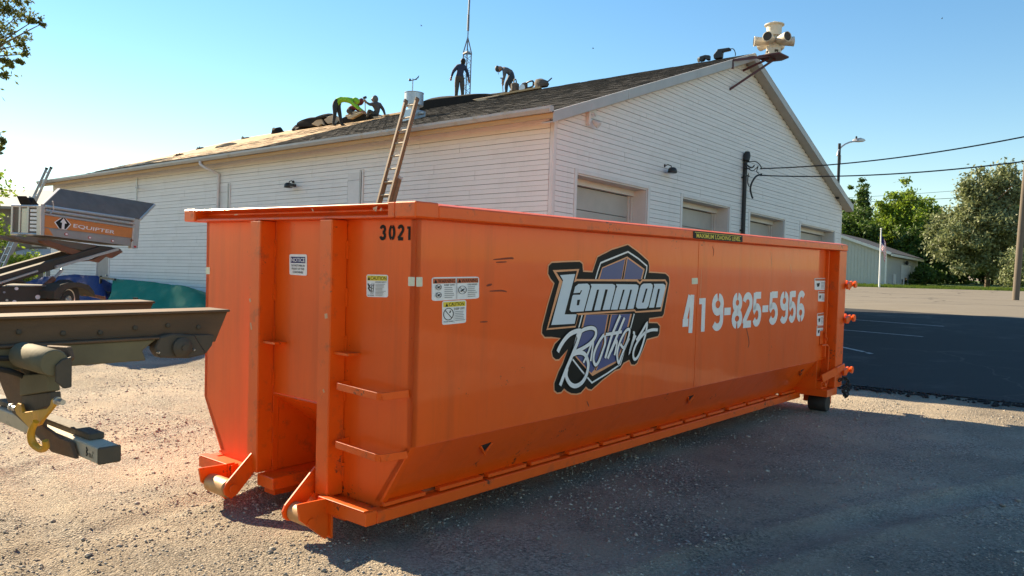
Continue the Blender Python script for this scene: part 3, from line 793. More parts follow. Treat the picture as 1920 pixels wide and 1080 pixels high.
for cx, cy, r in ((.125,.42,.055), (.125,.76,.055), (.62,.58,.085)):
    el += [('ring', cx, cy, r, r*2.1, .012, M_black_ink), ('line', [(cx-r*.65, cy-r*1.4), (cx+r*.65, cy+r*1.4)], .012, M_black_ink), ('line', [(cx-r*.4, cy+r*.9), (cx+r*.1, cy-r*.1), (cx+r*.5, cy-r*.6)], .03, M_black_ink)]
sticker('warning_sticker', on_side, WQ, el)
KQ = [(0.231,1.556),(0.448,1.559),(0.451,1.412),(0.236,1.406)]
sticker('caution_sticker', on_side, KQ, [('rect', .04, .05, .96, .26, M_yellow_ink), ('poly', [(.12,.24),(.18,.08),(.24,.24)], M_black_ink), ('text', 'CAUTION', .27, .08, .9, .23, M_black_ink),
    ('ring', .25, .56, .2, .25, .03, M_black_ink), ('line', [(.11,.40),(.39,.74)], .03, M_black_ink), ('line', [(.33,.42),(.3,.52)], .05, M_black_ink), ('text', 'KEEP OFF!', .5, .31, .92, .40, M_black_ink), ('text', 'FALLING HAZARD', .05, .85, .45, .90, M_black_ink), ('rect', .475, .3, .485, .95, M_greyprint)] + body_lines(.52, .45, .95, .90, 6))
for q in ([(6.656,1.704),(7.108,1.705),(7.116,1.552),(6.672,1.56)], [(6.803,1.542),(7.04,1.539),(7.046,1.407),(6.808,1.415)], [(6.798,1.262),(7.053,1.267),(7.061,1.11),(6.815,1.114)], [(6.806,1.108),(7.062,1.105),(7.058,0.974),(6.802,0.981)]):
    sticker('small_sticker', on_side, q, [('rect', .05, .04, .95, .22, M_orange_ink), ('poly', [(.15,.45),(.4,.4),(.35,.7),(.2,.75)], M_black_ink)] + body_lines(.5, .32, .93, .9, 5))
sticker('reflective_tape', on_side, [(0.007,1.706),(0.057,1.706),(0.059,1.649),(0.009,1.648)], [], base=M_tape)
sticker('reflective_tape', on_front, [(0.059,1.705),(0.002,1.706),(0.003,1.651),(0.057,1.65)], [], base=M_tape)
sticker('reflective_tape', on_side, [(3.488,1.702),(3.604,1.705),(3.608,1.647),(3.492,1.645)], [], base=M_tape)
sticker('reflective_tape', on_front, [(2.438,1.699),(2.38,1.701),(2.379,1.646),(2.436,1.644)], [], base=M_tape)
MQ = [(3.235,2.132),(4.265,2.131),(4.271,2.071),(3.24,2.073)]
zt_, zb_ = ZT-0.016, ZR+0.004
MQ = [(MQ[0][0], zt_), (MQ[1][0], zt_), (MQ[2][0], zb_), (MQ[3][0], zb_)]
def on_rim(p, off): return (p[0], -0.1295-off, p[1])
sticker('load_level_sticker', on_rim, MQ, [('rect', .03, .14, .97, .2, M_yellow_ink), ('text', 'MAXIMUM LOADING LEVEL', .06, .3, .95, .86, M_yellow_ink)], base=M_black_ink)

# ---- stencilled numbers, stroke by stroke
def arc(cx, cy, rx, ry, a0, a1, n=12):
    return [(cx+rx*math.cos(math.radians(a0+(a1-a0)*i/n)), cy+ry*math.sin(math.radians(a0+(a1-a0)*i/n))) for i in range(n+1)]
GL = {
 '1': [[(.42,.90),(.42,.0)], [(.22,.90),(.22,.74)]],
 '2': [arc(.42,.72,.32,.20,172,-8)+[(.70,.60),(.14,.16),(.14,.12)], [(.06,.08),(.80,.08)]],
 '3': [arc(.42,.72,.30,.2,170,-60), arc(.42,.28,.32,.2,60,-170), [(.40,.51),(.62,.51)]],
 '4': [[(.66,1.0),(.60,.0)], [(.50,.98),(.18,.36)], [(.02,.28),(.42,.28)]],
 '5': [[(.80,.92),(.24,.92)], [(.22,1.0),(.20,.50)]+arc(.44,.33,.30,.25,140,-150)],
 '6': [arc(.5,.72,.30,.2,30,175)+[(.16,.5),(.16,.3)]+arc(.46,.29,.30,.21,180,262), arc(.46,.29,.30,.21,278,520)],
 '8': [arc(.46,.73,.27,.19,98,270), arc(.46,.73,.27,.19,82,-90), arc(.46,.27,.31,.19,92,262), arc(.46,.27,.31,.19,88,-82)],
 '9': [arc(.46,.71,.30,.21,98,340), [(.745,.66),(.76,.45)]+arc(.46,.28,.30,.2,5,-150), arc(.46,.71,.30,.21,82,-20)],
 '0': [arc(.46,.5,.32,.42,97,263), arc(.46,.5,.32,.42,83,-83)],
 '-': [[(.0,.5),(1.0,.5)]],
}
def stencil(name, face, s0, s1, t0, t1, ch, w, m):
    mbx = MB()
    for k, st in enumerate(GL[ch]):
        pts = [(s0+(s1-s0)*p[0], t0+(t1-t0)*p[1]) for p in st]
        vs, fs = ribbon(pts, w); mbx.add([face(v, 0.0022+0.0005*k) for v in vs], fs)
    return mbx.build(name, m, dump)
PH = '419-825-5956'
TOPB = [(3.329,1.549),(3.555,1.545),(3.693,1.545),(3.8,1.544),(3.902,1.55),(4.151,1.546),(4.19,1.393),(4.335,1.389),(4.354,1.545),(4.588,1.542),(4.621,1.545),(4.839,1.542),(4.852,1.55),(5.073,1.548),(5.118,1.399),(5.275,1.395),(5.272,1.541),(5.532,1.537),(5.587,1.541),(5.822,1.538),(5.849,1.547),(6.063,1.544),(6.098,1.556),(6.334,1.553)]
BOTB = [(3.354,1.202),(3.582,1.187),(3.72,1.191),(3.828,1.186),(3.931,1.188),(4.182,1.176),(4.196,1.321),(4.341,1.316),(4.384,1.19),(4.619,1.179),(4.653,1.187),(4.872,1.177),(4.885,1.187),(5.108,1.177),(5.126,1.318),(5.283,1.313),(5.305,1.189),(5.568,1.177),(5.623,1.187),(5.859,1.177),(5.887,1.184),(6.102,1.175),(6.138,1.186),(6.375,1.176)]
zt_m = sum(TOPB[2*k][1] for k in range(12) if PH[k] != '-')/10; zb_m = sum(BOTB[2*k][1] for k in range(12) if PH[k] != '-')/10
for k, ch in enumerate(PH):
    s0 = (TOPB[2*k][0]+BOTB[2*k][0])/2; s1 = (TOPB[2*k+1][0]+BOTB[2*k+1][0])/2
    w_ = 0.074
    if ch == '-': stencil('hyphen', on_side, s0, s1, zb_m, zt_m, ch, 0.075, M_white_ink)
    elif ch == '1': stencil('digit', on_side, s0-0.08, s0+0.20, zb_m, zt_m, ch, w_, M_white_ink)
    else: stencil('digit', on_side, s0-0.008, s0+(s1-s0)*1.16, zb_m, zt_m, ch, w_, M_white_ink)
NB = [(0.332,2.02),(0.273,2.02),(0.248,2.016),(0.19,2.016),(0.163,2.018),(0.108,2.018),(0.067,2.017),(0.04,2.017),(0.329,1.928),(0.044,1.929)]
for k, ch in enumerate('3021'):
    s0, s1 = NB[2*k][0], NB[2*k+1][0]
    if ch == '1': s0 = s1-(NB[0][0]-NB[1][0])*-0.55 if False else s0+0.012
    stencil('stencil_number', on_front, s0, s0+(s1-s0)*1.14 if ch != '1' else s1-0.01, NB[8][1], NB[0][1], ch, 0.021, M_black_ink)

# ---- the company emblem, built in layers
emb = empty('company_emblem', (0,0,0), None, None); emb.parent = dump
_l = [0]
def layer(name, polys, m, ribs=()):
    mbx = MB(); _l[0] += 1
    for p in polys: decal(mbx, on_side, p, 0.0015+0.0007*_l[0])
    for i, (p, w) in enumerate(ribs):
        vs, fs = ribbon(p, w); mbx.add([on_side(v, 0.0015+0.0007*_l[0]+0.00012*i) for v in vs], fs)
    return mbx.build(name, m, emb)
OUT = [(2.363,1.975),(2.537,1.914),(2.691,1.846),(2.713,1.806),(2.711,1.748),(2.853,1.745),(2.993,1.74),(3.055,1.713),(3.07,1.668),(3.029,1.526),(2.988,1.385),(2.966,1.364),(2.743,1.357),(2.734,1.314),(2.882,1.306),(2.928,1.276),(2.923,1.217),(2.899,1.193),(2.715,1.178),(2.657,1.094),(2.593,1.019),(2.569,0.985),(2.529,0.97),(2.476,0.977),(2.444,1.019),(2.357,1.001),(2.304,0.958),(2.234,0.951),(2.054,0.891),(1.9,0.826),(1.858,0.835),(1.823,0.857),(1.758,0.818),(1.698,0.815),(1.632,0.825),(1.576,0.848),(1.538,0.871),(1.504,0.849),(1.456,0.849),(1.42,0.87),(1.415,0.921),(1.463,1.004),(1.51,1.057),(1.572,1.166),(1.464,1.098),(1.423,1.1),(1.387,1.122),(1.373,1.161),(1.407,1.214),(1.477,1.254),(1.364,1.27),(1.284,1.274),(1.249,1.303),(1.253,1.351),(1.312,1.508),(1.381,1.664),(1.333,1.697),(1.302,1.734),(1.305,1.789),(1.342,1.811),(1.501,1.819),(1.689,1.825),(1.725,1.809),(1.737,1.749),(1.866,1.746),(1.897,1.809),(1.929,1.865),(2.127,1.927)]
cen = (sum(p[0] for p in OUT)/len(OUT), sum(p[1] for p in OUT)/len(OUT))
layer('emblem_outline', [], M_peach, [(OUT+[OUT[0]], 0.022)])
layer('emblem_base', [OUT], M_black_ink)
layer('shield_line', [], M_white_ink, [([(1.908,1.694),(1.935,1.757),(1.971,1.821),(2.155,1.867),(2.366,1.919),(2.527,1.867),(2.674,1.805),(2.671,1.77),(2.64,1.696)], 0.014), ([(1.742,1.42),(1.675,1.255),(1.616,1.099),(1.749,0.992),(1.902,0.879),(2.112,0.933),(2.307,0.992),(2.41,1.201),(2.495,1.402)], 0.014)])
layer('shield_border', [[(1.941,1.694),(1.992,1.786),(2.355,1.88),(2.638,1.779),(2.6,1.691)], [(1.773,1.419),(1.703,1.228),(1.65,1.113),(1.904,0.932),(2.26,1.014),(2.36,1.176),(2.457,1.403)]], M_peach)
for p_ in ([(1.962,1.694),(1.999,1.779),(2.321,1.858),(2.275,1.694)], [(2.316,1.693),(2.362,1.863),(2.614,1.772),(2.581,1.693)], [(1.793,1.418),(1.721,1.227),(1.667,1.115),(1.886,0.956),(1.929,0.982),(2.026,1.169),(2.092,1.408)], [(2.153,1.406),(2.079,1.166),(1.953,0.966),(2.242,1.025),(2.342,1.177),(2.431,1.404)]):
    layer('shield_panel', [p_], M_blue_ink); _l[0] -= 1
_l[0] += 1
layer('shield_seam', [[(2.285,1.694),(2.333,1.866),(2.346,1.866),(2.305,1.694)], [(2.109,1.408),(2.041,1.168),(1.934,0.976),(1.943,0.972),(2.06,1.164),(2.138,1.407)]], M_black_ink)
layer('word_border', [[(1.35,1.759),(1.682,1.771),(1.647,1.694),(2.52,1.691),(2.564,1.669),(2.601,1.692),(2.991,1.691),(3.031,1.658),(2.94,1.41),(2.509,1.41),(2.491,1.424),(1.693,1.418),(1.655,1.326),(1.296,1.324),(1.433,1.675)]], M_peach)
layer('word_ground', [[(1.392,1.745),(1.651,1.757),(1.619,1.669),(1.656,1.679),(2.509,1.674),(2.563,1.648),(2.607,1.675),(2.979,1.675),(3.006,1.652),(2.92,1.427),(2.519,1.423),(2.495,1.439),(1.659,1.433),(1.688,1.418),(1.654,1.339),(1.315,1.336),(1.473,1.675)]], M_black_ink)
LET = [
 [(1.439,1.723),(1.627,1.732),(1.508,1.43),(1.661,1.426),(1.64,1.355),(1.35,1.358),(1.477,1.685)],
 [(1.675,1.657),(1.79,1.659),(1.821,1.646),(1.826,1.623),(1.753,1.446),(1.593,1.446),(1.57,1.463),(1.577,1.49),(1.601,1.566),(1.614,1.575),(1.699,1.574),(1.725,1.608),(1.706,1.608),(1.698,1.591),(1.614,1.587),(1.632,1.636)],
 [(1.834,1.656),(2.143,1.654),(2.18,1.644),(2.182,1.618),(2.113,1.448),(2.012,1.449),(2.078,1.61),(2.041,1.612),(1.979,1.448),(1.894,1.448),(1.955,1.611),(1.925,1.61),(1.86,1.448),(1.77,1.448),(1.842,1.621),(1.851,1.635)],
 [(2.194,1.653),(2.505,1.649),(2.54,1.639),(2.539,1.615),(2.472,1.446),(2.377,1.445),(2.44,1.605),(2.412,1.606),(2.344,1.445),(2.253,1.447),(2.328,1.606),(2.301,1.607),(2.229,1.446),(2.129,1.448),(2.2,1.618),(2.213,1.632)],
 [(2.62,1.655),(2.739,1.656),(2.77,1.644),(2.772,1.616),(2.71,1.461),(2.681,1.443),(2.541,1.444),(2.511,1.46),(2.513,1.484),(2.565,1.617),(2.584,1.642)],
 [(2.79,1.652),(2.955,1.652),(2.988,1.639),(2.99,1.611),(2.925,1.448),(2.841,1.447),(2.899,1.608),(2.865,1.608),(2.808,1.446),(2.723,1.447),(2.791,1.612),(2.802,1.631)],
]
layer('letter_edge', LET, M_paleink)
def shrink(p, k):
    bmx = bmesh.new(); f = bmx.faces.new([bmx.verts.new((q[0], q[1], 0)) for q in p])
    bmesh.ops.inset_individual(bmx, faces=[f], thickness=k, use_even_offset=True)
    r = [(v.co.x, v.co.y) for v in f.verts]; bmx.free(); return r
layer('letter_face', [shrink(p, 0.011) for p in LET], M_grey_ink)
layer('letter_counter', [[(1.665,1.536),(1.701,1.537),(1.689,1.495),(1.658,1.494)], [(2.659,1.612),(2.688,1.613),(2.631,1.494),(2.602,1.493)]], M_black_ink)
def wob(p): return catmull([Vector((q[0], q[1], 0)) for q in p], 4)
SCR = [
 ([(1.435,1.155),(1.464,1.194),(1.524,1.247),(1.596,1.284),(1.687,1.299),(1.726,1.292)], 0.036),
 ([(1.724,1.297),(1.681,1.212),(1.616,1.114),(1.541,1.006),(1.476,0.901)], 0.034),
 ([(1.668,1.255),(1.715,1.289),(1.781,1.309),(1.866,1.313),(1.919,1.294),(1.923,1.251),(1.872,1.204),(1.777,1.167),(1.658,1.14)], 0.030),
 ([(1.626,1.123),(1.702,1.132),(1.778,1.115),(1.822,1.066),(1.834,1.013),(1.812,0.949),(1.758,0.897),(1.682,0.877),(1.616,0.893),(1.569,0.933),(1.548,0.976),(1.558,1.023)], 0.034),
 ([(1.767,1.048),(1.82,1.112),(1.872,1.194),(1.891,1.203),(1.883,1.141),(1.865,1.053)], 0.022),
 ([(2.039,1.251),(1.971,1.198),(1.916,1.125),(1.903,1.06),(1.934,1.018),(1.979,1.044),(2.033,1.131),(2.06,1.183),(2.053,1.244)], 0.027),
 ([(2.269,1.398),(2.211,1.321),(2.154,1.238),(2.11,1.153),(2.067,1.061)], 0.030),
 ([(2.334,1.375),(2.275,1.294),(2.217,1.214),(2.16,1.136),(2.104,1.055)], 0.028),
 ([(2.065,1.25),(2.172,1.254),(2.299,1.261)], 0.026),
 ([(2.149,1.109),(2.195,1.168),(2.227,1.19),(2.227,1.152),(2.201,1.075)], 0.024),
 ([(2.283,1.162),(2.336,1.128),(2.396,1.197),(2.417,1.27),(2.366,1.269),(2.305,1.216),(2.258,1.15),(2.238,1.076),(2.267,1.006),(2.302,1.057),(2.361,1.137),(2.415,1.203)], 0.025),
 ([(2.471,1.246),(2.492,1.227),(2.423,1.076),(2.476,1.165),(2.519,1.219)], 0.022),
 ([(2.529,1.176),(2.618,1.249),(2.693,1.314),(2.675,1.225),(2.62,1.113),(2.564,1.038),(2.508,1.019),(2.486,1.072),(2.537,1.154),(2.654,1.23),(2.771,1.253),(2.878,1.249)], 0.026),
]
layer('script_shadow', [], M_black_ink, [(wob(p), w+0.014) for p, w in SCR])
layer('script_letter', [], M_white_ink, [(wob(p), w) for p, w in SCR])

# ------------------------------------------------------------------ roll-off truck, rear of its hoist (same heading as the dumpster)
truck = empty('roll_off_truck', D_ORG, 'dark rusty rear hoist rails of a truck reaching in from the left edge', 'truck')
frame_obj(truck, D_ROWS, D_ORG)
def tp(name, mbx, m, bevel=0.0, smooth=False): return mbx.build(name, m, truck, bevel, smooth)
def rail(v0, tip_poly):
    # upper rail: I-section with a bevelled tip
    r = MB()
    r.prism([(-7.0, 1.475), (tip_poly[0][0], 1.475), (tip_poly[1][0], tip_poly[1][1]), (-7.0, tip_poly[1][1])], 1, v0, v0+0.05)
    r.box(-7.0, tip_poly[0][0]-0.004, v0-0.035, v0+0.19, 1.4755, 1.490)
    return r
NEAR_V = 0.74
tipN = [(-0.798,1.461),(-0.873,1.302)]
tp('hoist_rail', rail(NEAR_V, tipN), M_steel_old, 0.004)
tipF = [(-0.808,1.465),(-0.843,1.399)]
tp('hoist_rail', rail(1.64, [tipF[0], (tipF[1][0]-0.06, 1.26)]), M_steel_old, 0.004)
LB = [(-1.992,1.362),(-1.557,1.371),(-1.257,1.357),(-1.332,1.301),(-1.697,1.272),(-1.696,1.229),(-1.291,1.241),(-1.244,1.261)]
sub = MB().prism([(-7.0, 1.235), (LB[6][0]-0.02, 1.235), (LB[3][0], 1.29), (LB[2][0], 1.345), (-7.0, 1.345)], 1, NEAR_V-0.075, NEAR_V-0.002)
tp('sub_frame_rail', sub, M_steel_tan, 0.006)
tp('sub_frame_rail', MB().box(-7.0, -1.3, 1.692, 1.76, 1.235, 1.345), M_steel_tan, 0.006)
tp('rail_lip', MB().box(-7.0, LB[2][0]+0.01, NEAR_V-0.09, NEAR_V-0.003, 1.346, 1.358), M_steel_old, 0.003)
PIV = [(-1.27,1.292),(-1.241,1.357),(-1.176,1.371),(-1.044,1.358),(-0.916,1.351),(-0.931,1.291),(-0.969,1.245),(-1.073,1.229),(-1.24,1.244),(-1.121,1.294)]
pv = MB().prism([PIV[0], PIV[1], PIV[2], PIV[3], PIV[6], PIV[7], PIV[8]], 1, 0.66, 0.735)
tp('tail_pivot', pv, M_steel_blk, 0.008)
tp('tail_plate', MB().prism([PIV[3], PIV[4], PIV[5], PIV[6]], 1, 0.672, 0.73), M_steel_blk, 0.004)
c_ = PIV[9]
tp('tail_roller', MB().lathe([(0.055, 0), (0.055, 0.02), (0.042, 0.028), (0.04, 0.03), (0.016, 0.034), (0.016, 0.042)], (c_[0], 0.659, c_[1]), (0, -1, 0), 24), M_steel_blk, smooth=True)
# hanger under the rails that carries roller, hook and bumper; u of its plane
HU = -1.875
HP = [(1.617,1.288),(0.257,1.382),(0.215,1.333),(0.297,1.281),(0.332,1.248),(0.456,1.227),(0.429,1.156),(0.563,1.075),(0.529,0.979),(0.326,0.956),(0.218,0.957),(0.159,0.891),(0.43,0.874),(0.731,0.947),(0.934,0.983),(1.121,1.123),(1.615,1.109)]
tp('hanger_plate', MB().prism(HP, 0, HU+0.012, HU+0.032), M_steel_old, 0.004)
RP = [(0.597,1.257),(0.217,1.305)]
r0, r1 = RP[0], RP[1]
tp('wear_roller', MB().lathe([(0.02, 0), (0.055, 0.0), (0.06, 0.006), (0.06, r0[0]-r1[0]-0.006), (0.055, r0[0]-r1[0]), (0.02, r0[0]-r1[0])], (HU-0.055, r1[0], r1[1]+0.012), (0, 1, 0), 22), M_steel_tan, smooth=True)
for v in (r0[0]+0.012, r1[0]-0.012):
    tp('roller_cheek', MB().prism([(HU-0.055, r0[1]+0.05), (HU-0.03, r0[1]+0.075), (HU+0.011, r0[1]+0.085), (HU+0.011, r0[1]-0.05), (HU-0.02, r0[1]-0.055), (HU-0.055, r0[1]-0.02)], 1, v-0.008, v+0.008), M_steel_blk, 0.003)
BK = [(0.678,1.21),(0.345,1.255),(0.325,1.176),(0.677,1.11)]
tp('wear_block', MB().prism(BK, 0, HU-0.04, HU+0.011), M_steel_tan, 0.004)
BK2 = [(0.677,1.11),(0.319,1.174),(0.306,1.115),(0.533,1.054),(0.668,1.037)]
tp('wear_block', MB().prism(BK2, 0, HU-0.032, HU+0.011), M_steel_blk, 0.004)
BT = [(0.978,1.259),(0.729,1.285),(0.977,1.179),(0.727,1.212)]
tp('bolt_boss', MB().bar((HU-0.03, BT[0][0], BT[0][1]+0.02), (HU-0.03, BT[1][0], BT[1][1]+0.02), 0.05, 0.026).bar((HU-0.03, BT[0][0]-0.02, BT[0][1]-0.05), (HU-0.03, BT[1][0]+0.02, BT[1][1]-0.045), 0.04, 0.02), M_steel_old, 0.003)
# yellow pintle bracket with a bent hook
YB = [(0.676,1.062),(0.635,1.085),(0.594,1.084),(0.573,1.049),(0.285,1.107),(0.243,1.132),(0.231,1.157),(0.196,1.169),(0.167,1.168),(0.207,1.127),(0.333,1.047),(0.364,1.021),(0.485,0.987),(0.655,1.029)]
yb = MB().prism(YB, 0, HU-0.062, HU-0.046)
tp('hook_bracket', yb, M_yellow, 0.003)
HK = [(0.337,1.045),(0.361,1.005),(0.367,0.968),(0.353,0.939),(0.297,0.927),(0.248,0.945),(0.237,0.975)]
path = [(HU-0.085-0.01*math.sin(i), p[0], p[1]) for i, p in enumerate(HK)]
tp('tow_hook', MB().tube(catmull(path, 4), [0.014+0.003*math.sin(PI*i/24) for i in range(25)], 10), M_yellow, smooth=True)
for p, q in ((YB[0], 0.05), (YB[8], -0.03)):
    tp('pin_bolt', MB().lathe([(0.012, 0), (0.012, 0.05), (0.018, 0.05), (0.018, 0.065)], (HU-0.054, p[0]+(0.0 if q > 0 else -0.045), p[1]-0.012), (0, 1, 0), 12), M_zinc)
BU0 = -1.75
# underride bumper: a painted square tube across the truck
BM = [(-0.002,0.964),(-0.003,0.892),(-0.232,0.999)]
v0 = BM[0][0]; zc = (BM[0][1]+BM[1][1])/2; hh = BM[0][1]-BM[1][1]
tp('bumper_tube', MB().box(BU0-0.085, BU0+0.0105, v0, 2.22, zc-hh/2, zc+hh/2), M_cream, 0.005)
tp('bumper_cover', MB().box(BU0-0.055, BU0+0.0125, v0+0.16, 1.9, zc+hh/2+0.0005, zc+hh/2+0.03), M_steel_blk, 0.004)
tp('bumper_end', MB().box(BU0-0.087, BU0+0.0125, v0-0.012, v0-0.0005, zc-hh/2-0.002, zc+hh/2+0.002), M_steel_blk, 0.006)
wv = MB()
for a, b_ in (((.30,.2),(.30,.75)), ((.30,.2),(.42,.35)), ((.42,.35),(.30,.48)), ((.30,.48),(.44,.6)), ((.44,.6),(.30,.75)), ((.52,.5),(.52,.75)), ((.6,.5),(.6,.75)), ((.72,.5),(.68,.75)), ((.76,.3),(.76,.45))):
    # hand-drawn scribble on the near end of the tube
    f = lambda p: (v0+0.17*(1-p[0])*0.9+0.005, zc+hh*(0.5-p[1]))
    vs, fs = ribbon([f(a), f(b_)], 0.005); wv.add([(BU0-0.0865, q[0], q[1]) for q in vs], fs)
tp('scribble', wv, M_black_ink)
# the rest of the chassis, carried on dual wheels beyond the frame edge
tp('chassis_rail', MB().box(-7.0, -2.75, 0.80, 0.88, 0.98, 1.2), M_steel_blk, 0.006)
tp('chassis_rail', MB().box(-7.0, -2.75, 1.56, 1.64, 0.98, 1.2), M_steel_blk, 0.006)
for v in (0.05, 0.38, 1.80, 2.13):
    tp('drive_wheel', MB().lathe([(0.15, 0.05), (0.28, 0.04), (0.45, 0.0), (0.51, 0.04), (0.51, 0.24), (0.45, 0.28), (0.28, 0.24), (0.15, 0.23)], (-3.9, v, 0.51), (0, 1, 0), 32), M_rubber, smooth=True)
tp('axle', MB().tube([(-3.9, 0.1, 0.51), (-3.9, 2.35, 0.51)], 0.07, 10), M_steel_blk, smooth=True)
tp('spring_hanger', MB().box(-4.3, -3.5, 0.9, 0.98, 0.5, 0.978).box(-4.3, -3.5, 1.48, 1.555, 0.5, 0.978), M_steel_blk)

# fittings: bolts along the near rail, weld beads, hydraulic hoses
for u in (-0.98, -1.16, -1.34, -1.52, -1.70, -1.90):
    tp('rail_bolt', MB().lathe([(0.002, 0), (0.014, 0.0), (0.014, 0.008), (0.008, 0.011), (0.002, 0.011)], (u, NEAR_V-0.0005, 1.40+0.012*math.sin(u*9)), (0, -1, 0), 6), M_steel_blk)
tp('weld_bead', MB().tube([(-3.0+0.04*i, NEAR_V-0.006, 1.3615+0.002*math.sin(i*2.1)) for i in range(50)], 0.005, 5), M_steel_old)
tp('hydraulic_hose', MB().tube(catmull([(-3.2, NEAR_V-0.085, 1.30), (-2.4, NEAR_V-0.09, 1.285), (-2.0, NEAR_V-0.088, 1.30), (-1.85, NEAR_V-0.10, 1.26), (-1.80, NEAR_V-0.05, 1.18)], 5), 0.013, 8), M_rubber, smooth=True)
tp('hydraulic_hose', MB().tube(catmull([(-3.2, NEAR_V-0.085, 1.262), (-2.5, NEAR_V-0.088, 1.25), (-2.1, NEAR_V-0.09, 1.262), (-1.93, NEAR_V-0.10, 1.22), (-1.86, NEAR_V-0.04, 1.15)], 5), 0.013, 8), M_rubber, smooth=True)
for u in (-1.05, -1.25): tp('grease_nipple', MB().lathe([(0.008, 0), (0.008, 0.012), (0.004, 0.02)], (u, NEAR_V-0.076, 1.275), (0, -1, 0), 6), M_zinc)

# scuffs and scrapes on the long side and the rim
M_scuff = mat('rubbed_dark_scuff', (0.30, 0.045, 0.008), 0.7, col2=(0.16, 0.03, 0.01), nscale=30)
M_scrape = mat('bare_scrape', (0.72, 0.40, 0.22), 0.6, nscale=30)
for pts, w, m in (([(0.703,1.823),(0.884,1.837),(0.907,1.83)], .014, M_scuff), ([(0.731,1.806),(0.84,1.811)], .010, M_scuff), ([(0.674,1.613),(0.793,1.615),(0.849,1.607)], .012, M_scuff), ([(0.641,1.649),(0.694,1.659)], .016, M_scuff), ([(0.588,1.41),(0.661,1.41)], .010, M_scuff), ([(3.88,2.01),(3.917,1.969),(3.91,1.917)], .012, M_scuff),
                  ([(4.715,1.207),(4.81,1.032),(4.79,0.966)], .02, M_scuff), ([(5.292,2.006),(5.339,1.83)], .010, M_scrape), ([(5.873,1.867),(5.916,1.763)], .010, M_scrape), ([(3.677,1.786),(3.677,1.507)], .006, M_scrape), ([(0.946,0.665),(1.121,0.679)], .008, M_scuff), ([(1.844,0.74),(1.875,0.695)], .012, M_scuff)):
    vs, fs = ribbon(catmull([(p[0], p[1], 0) for p in pts], 4), [w*(0.35+0.65*math.sin(PI*(i+0.5)/((len(pts)-1)*4+1))) for i in range((len(pts)-1)*4+1)])
    inz = [v for v in vs if v.y > ZF]
    if len(inz) == len(vs): dpart('scuff_mark', MB().add([on_side(v, 0.0008) for v in vs], fs), m)
for pts, w in (([(0.245,2.111),(0.215,2.123),(0.224,2.097)], .016), ([(2.43,2.12),(2.421,2.087)], .02), ([(0.18,2.1),(0.166,2.115)], .012), ([(0.866,2.126),(0.848,2.108)], .010), ([(1.809,2.098),(1.766,2.102)], .010)):
    vs, fs = ribbon(pts, w); dpart('scrape_mark', MB().add([(-0.1325, v[0], min(max(v[1], ZR+0.02), ZT-0.02)) for v in vs], fs), M_scrape)
for pts, w in (([(0.695,1.445),(0.689,1.414)], .03), ([(1.593,1.495),(1.578,1.472)], .02), ([(1.574,1.323),(1.559,1.274)], .016), ([(0.708,0.951),(0.696,0.931)], .014)):
    vs, fs = ribbon(pts, w); dpart('scrape_mark', MB().add([(-0.1312, v[0], v[1]) for v in vs], fs), M_scrape)

# ------------------------------------------------------------------ white-sided garage building
BW, BL, ZE = 17.34, 24.0, 5.01
RC = BW/2
def zroof(u): return 8.32-0.365*abs(u-RC)
bld = empty('garage_building', B_ORG, 'long white vinyl-sided garage building with a gabled roof being stripped of shingles', 'building', rot=(0, 0, PI/2-BYAW))
# local: x = along the gable (u), y = along the side wall (v)
def bp(name, mbx, m, bevel=0.0, parent=None, smooth=False, label=None):
    o = mbx.build(name, m, parent or bld, bevel, smooth)
    if label: o['label'] = label
    return o
DOORS = [(0.81, 3.63), (5.31, 7.98), (9.35, 11.94), (13.32, 16.62)]
ZD = 4.02
Z0 = 0.2
REC = 0.42
# gable wall (backing) with door openings, side walls, rear gable
gw = MB(); th = 0.18
us = [0.0]+[q for d in DOORS for q in d]+[BW]
for i in range(0, len(us)-1, 2):
    gw.box(us[i], us[i+1], 0.0, th, Z0, ZD)
gw.prism([(0, ZD), (BW, ZD), (BW, ZE), (RC, zroof(RC)-0.22), (0, ZE)], 1, 0.0, th)
gable = bp('gable_wall', gw, M_joint)
sw = MB().box(0.0, th, th+0.002, BL, Z0, ZE)
side = bp('side_wall', sw, M_joint)
bp('side_wall', MB().box(BW-th, BW, th+0.002, BL, Z0, ZE), M_siding)
bp('gable_wall', MB().prism([(th+.002, Z0), (BW-th-.002, Z0), (BW-th-.002, ZE), (RC, zroof(RC)-0.22), (th+.002, ZE)], 1, BL-th, BL), M_siding)
# siding planks, one by one (shared wedge mesh, unit length)
EXPO = 0.1016
def plank_mesh(gap):
    h = EXPO-gap
    return MB().add([(0,-0.020,0.0),(1,-0.020,0.0),(1,-0.018,h),(0,-0.018,h),(0,0.002,0.0),(1,0.002,0.0),(1,0.002,h),(0,0.002,h)],
              [(0,1,2,3),(4,7,6,5),(0,4,5,1),(0,3,7,4),(1,5,6,2),(3,2,6,7)]).mesh('siding_plank', M_siding)
PM = (plank_mesh(0.0105), plank_mesh(0.005))
def plank(parent, x, y, z, length, rz, row=0):
    """one course, made of panels up to 3.8 m long with staggered butt joints"""
    if length < 0.06: return
    t = 0.0; k = 0
    d = Vector((math.cos(rz), math.sin(rz), 0))
    while t < length-0.02:
        ln = 3.8 if k else 1.1+((row//2)*1.37) % 2.6
        if length-t-ln < 0.5: ln = length-t
        o = bpy.data.objects.new('siding_plank', PM[row % 2]); COL.objects.link(o); o.parent = parent
        p = Vector((x, y, z))+d*t
        o.location = p; o.scale = (ln-0.005, rnd.uniform(0.9, 1.06), 1); o.rotation_euler = (rnd.uniform(-0.004, 0.004), 0, rz)
        t += ln; k += 1
GAPS = [(11.45, 12.15), (5.62, 6.22)]
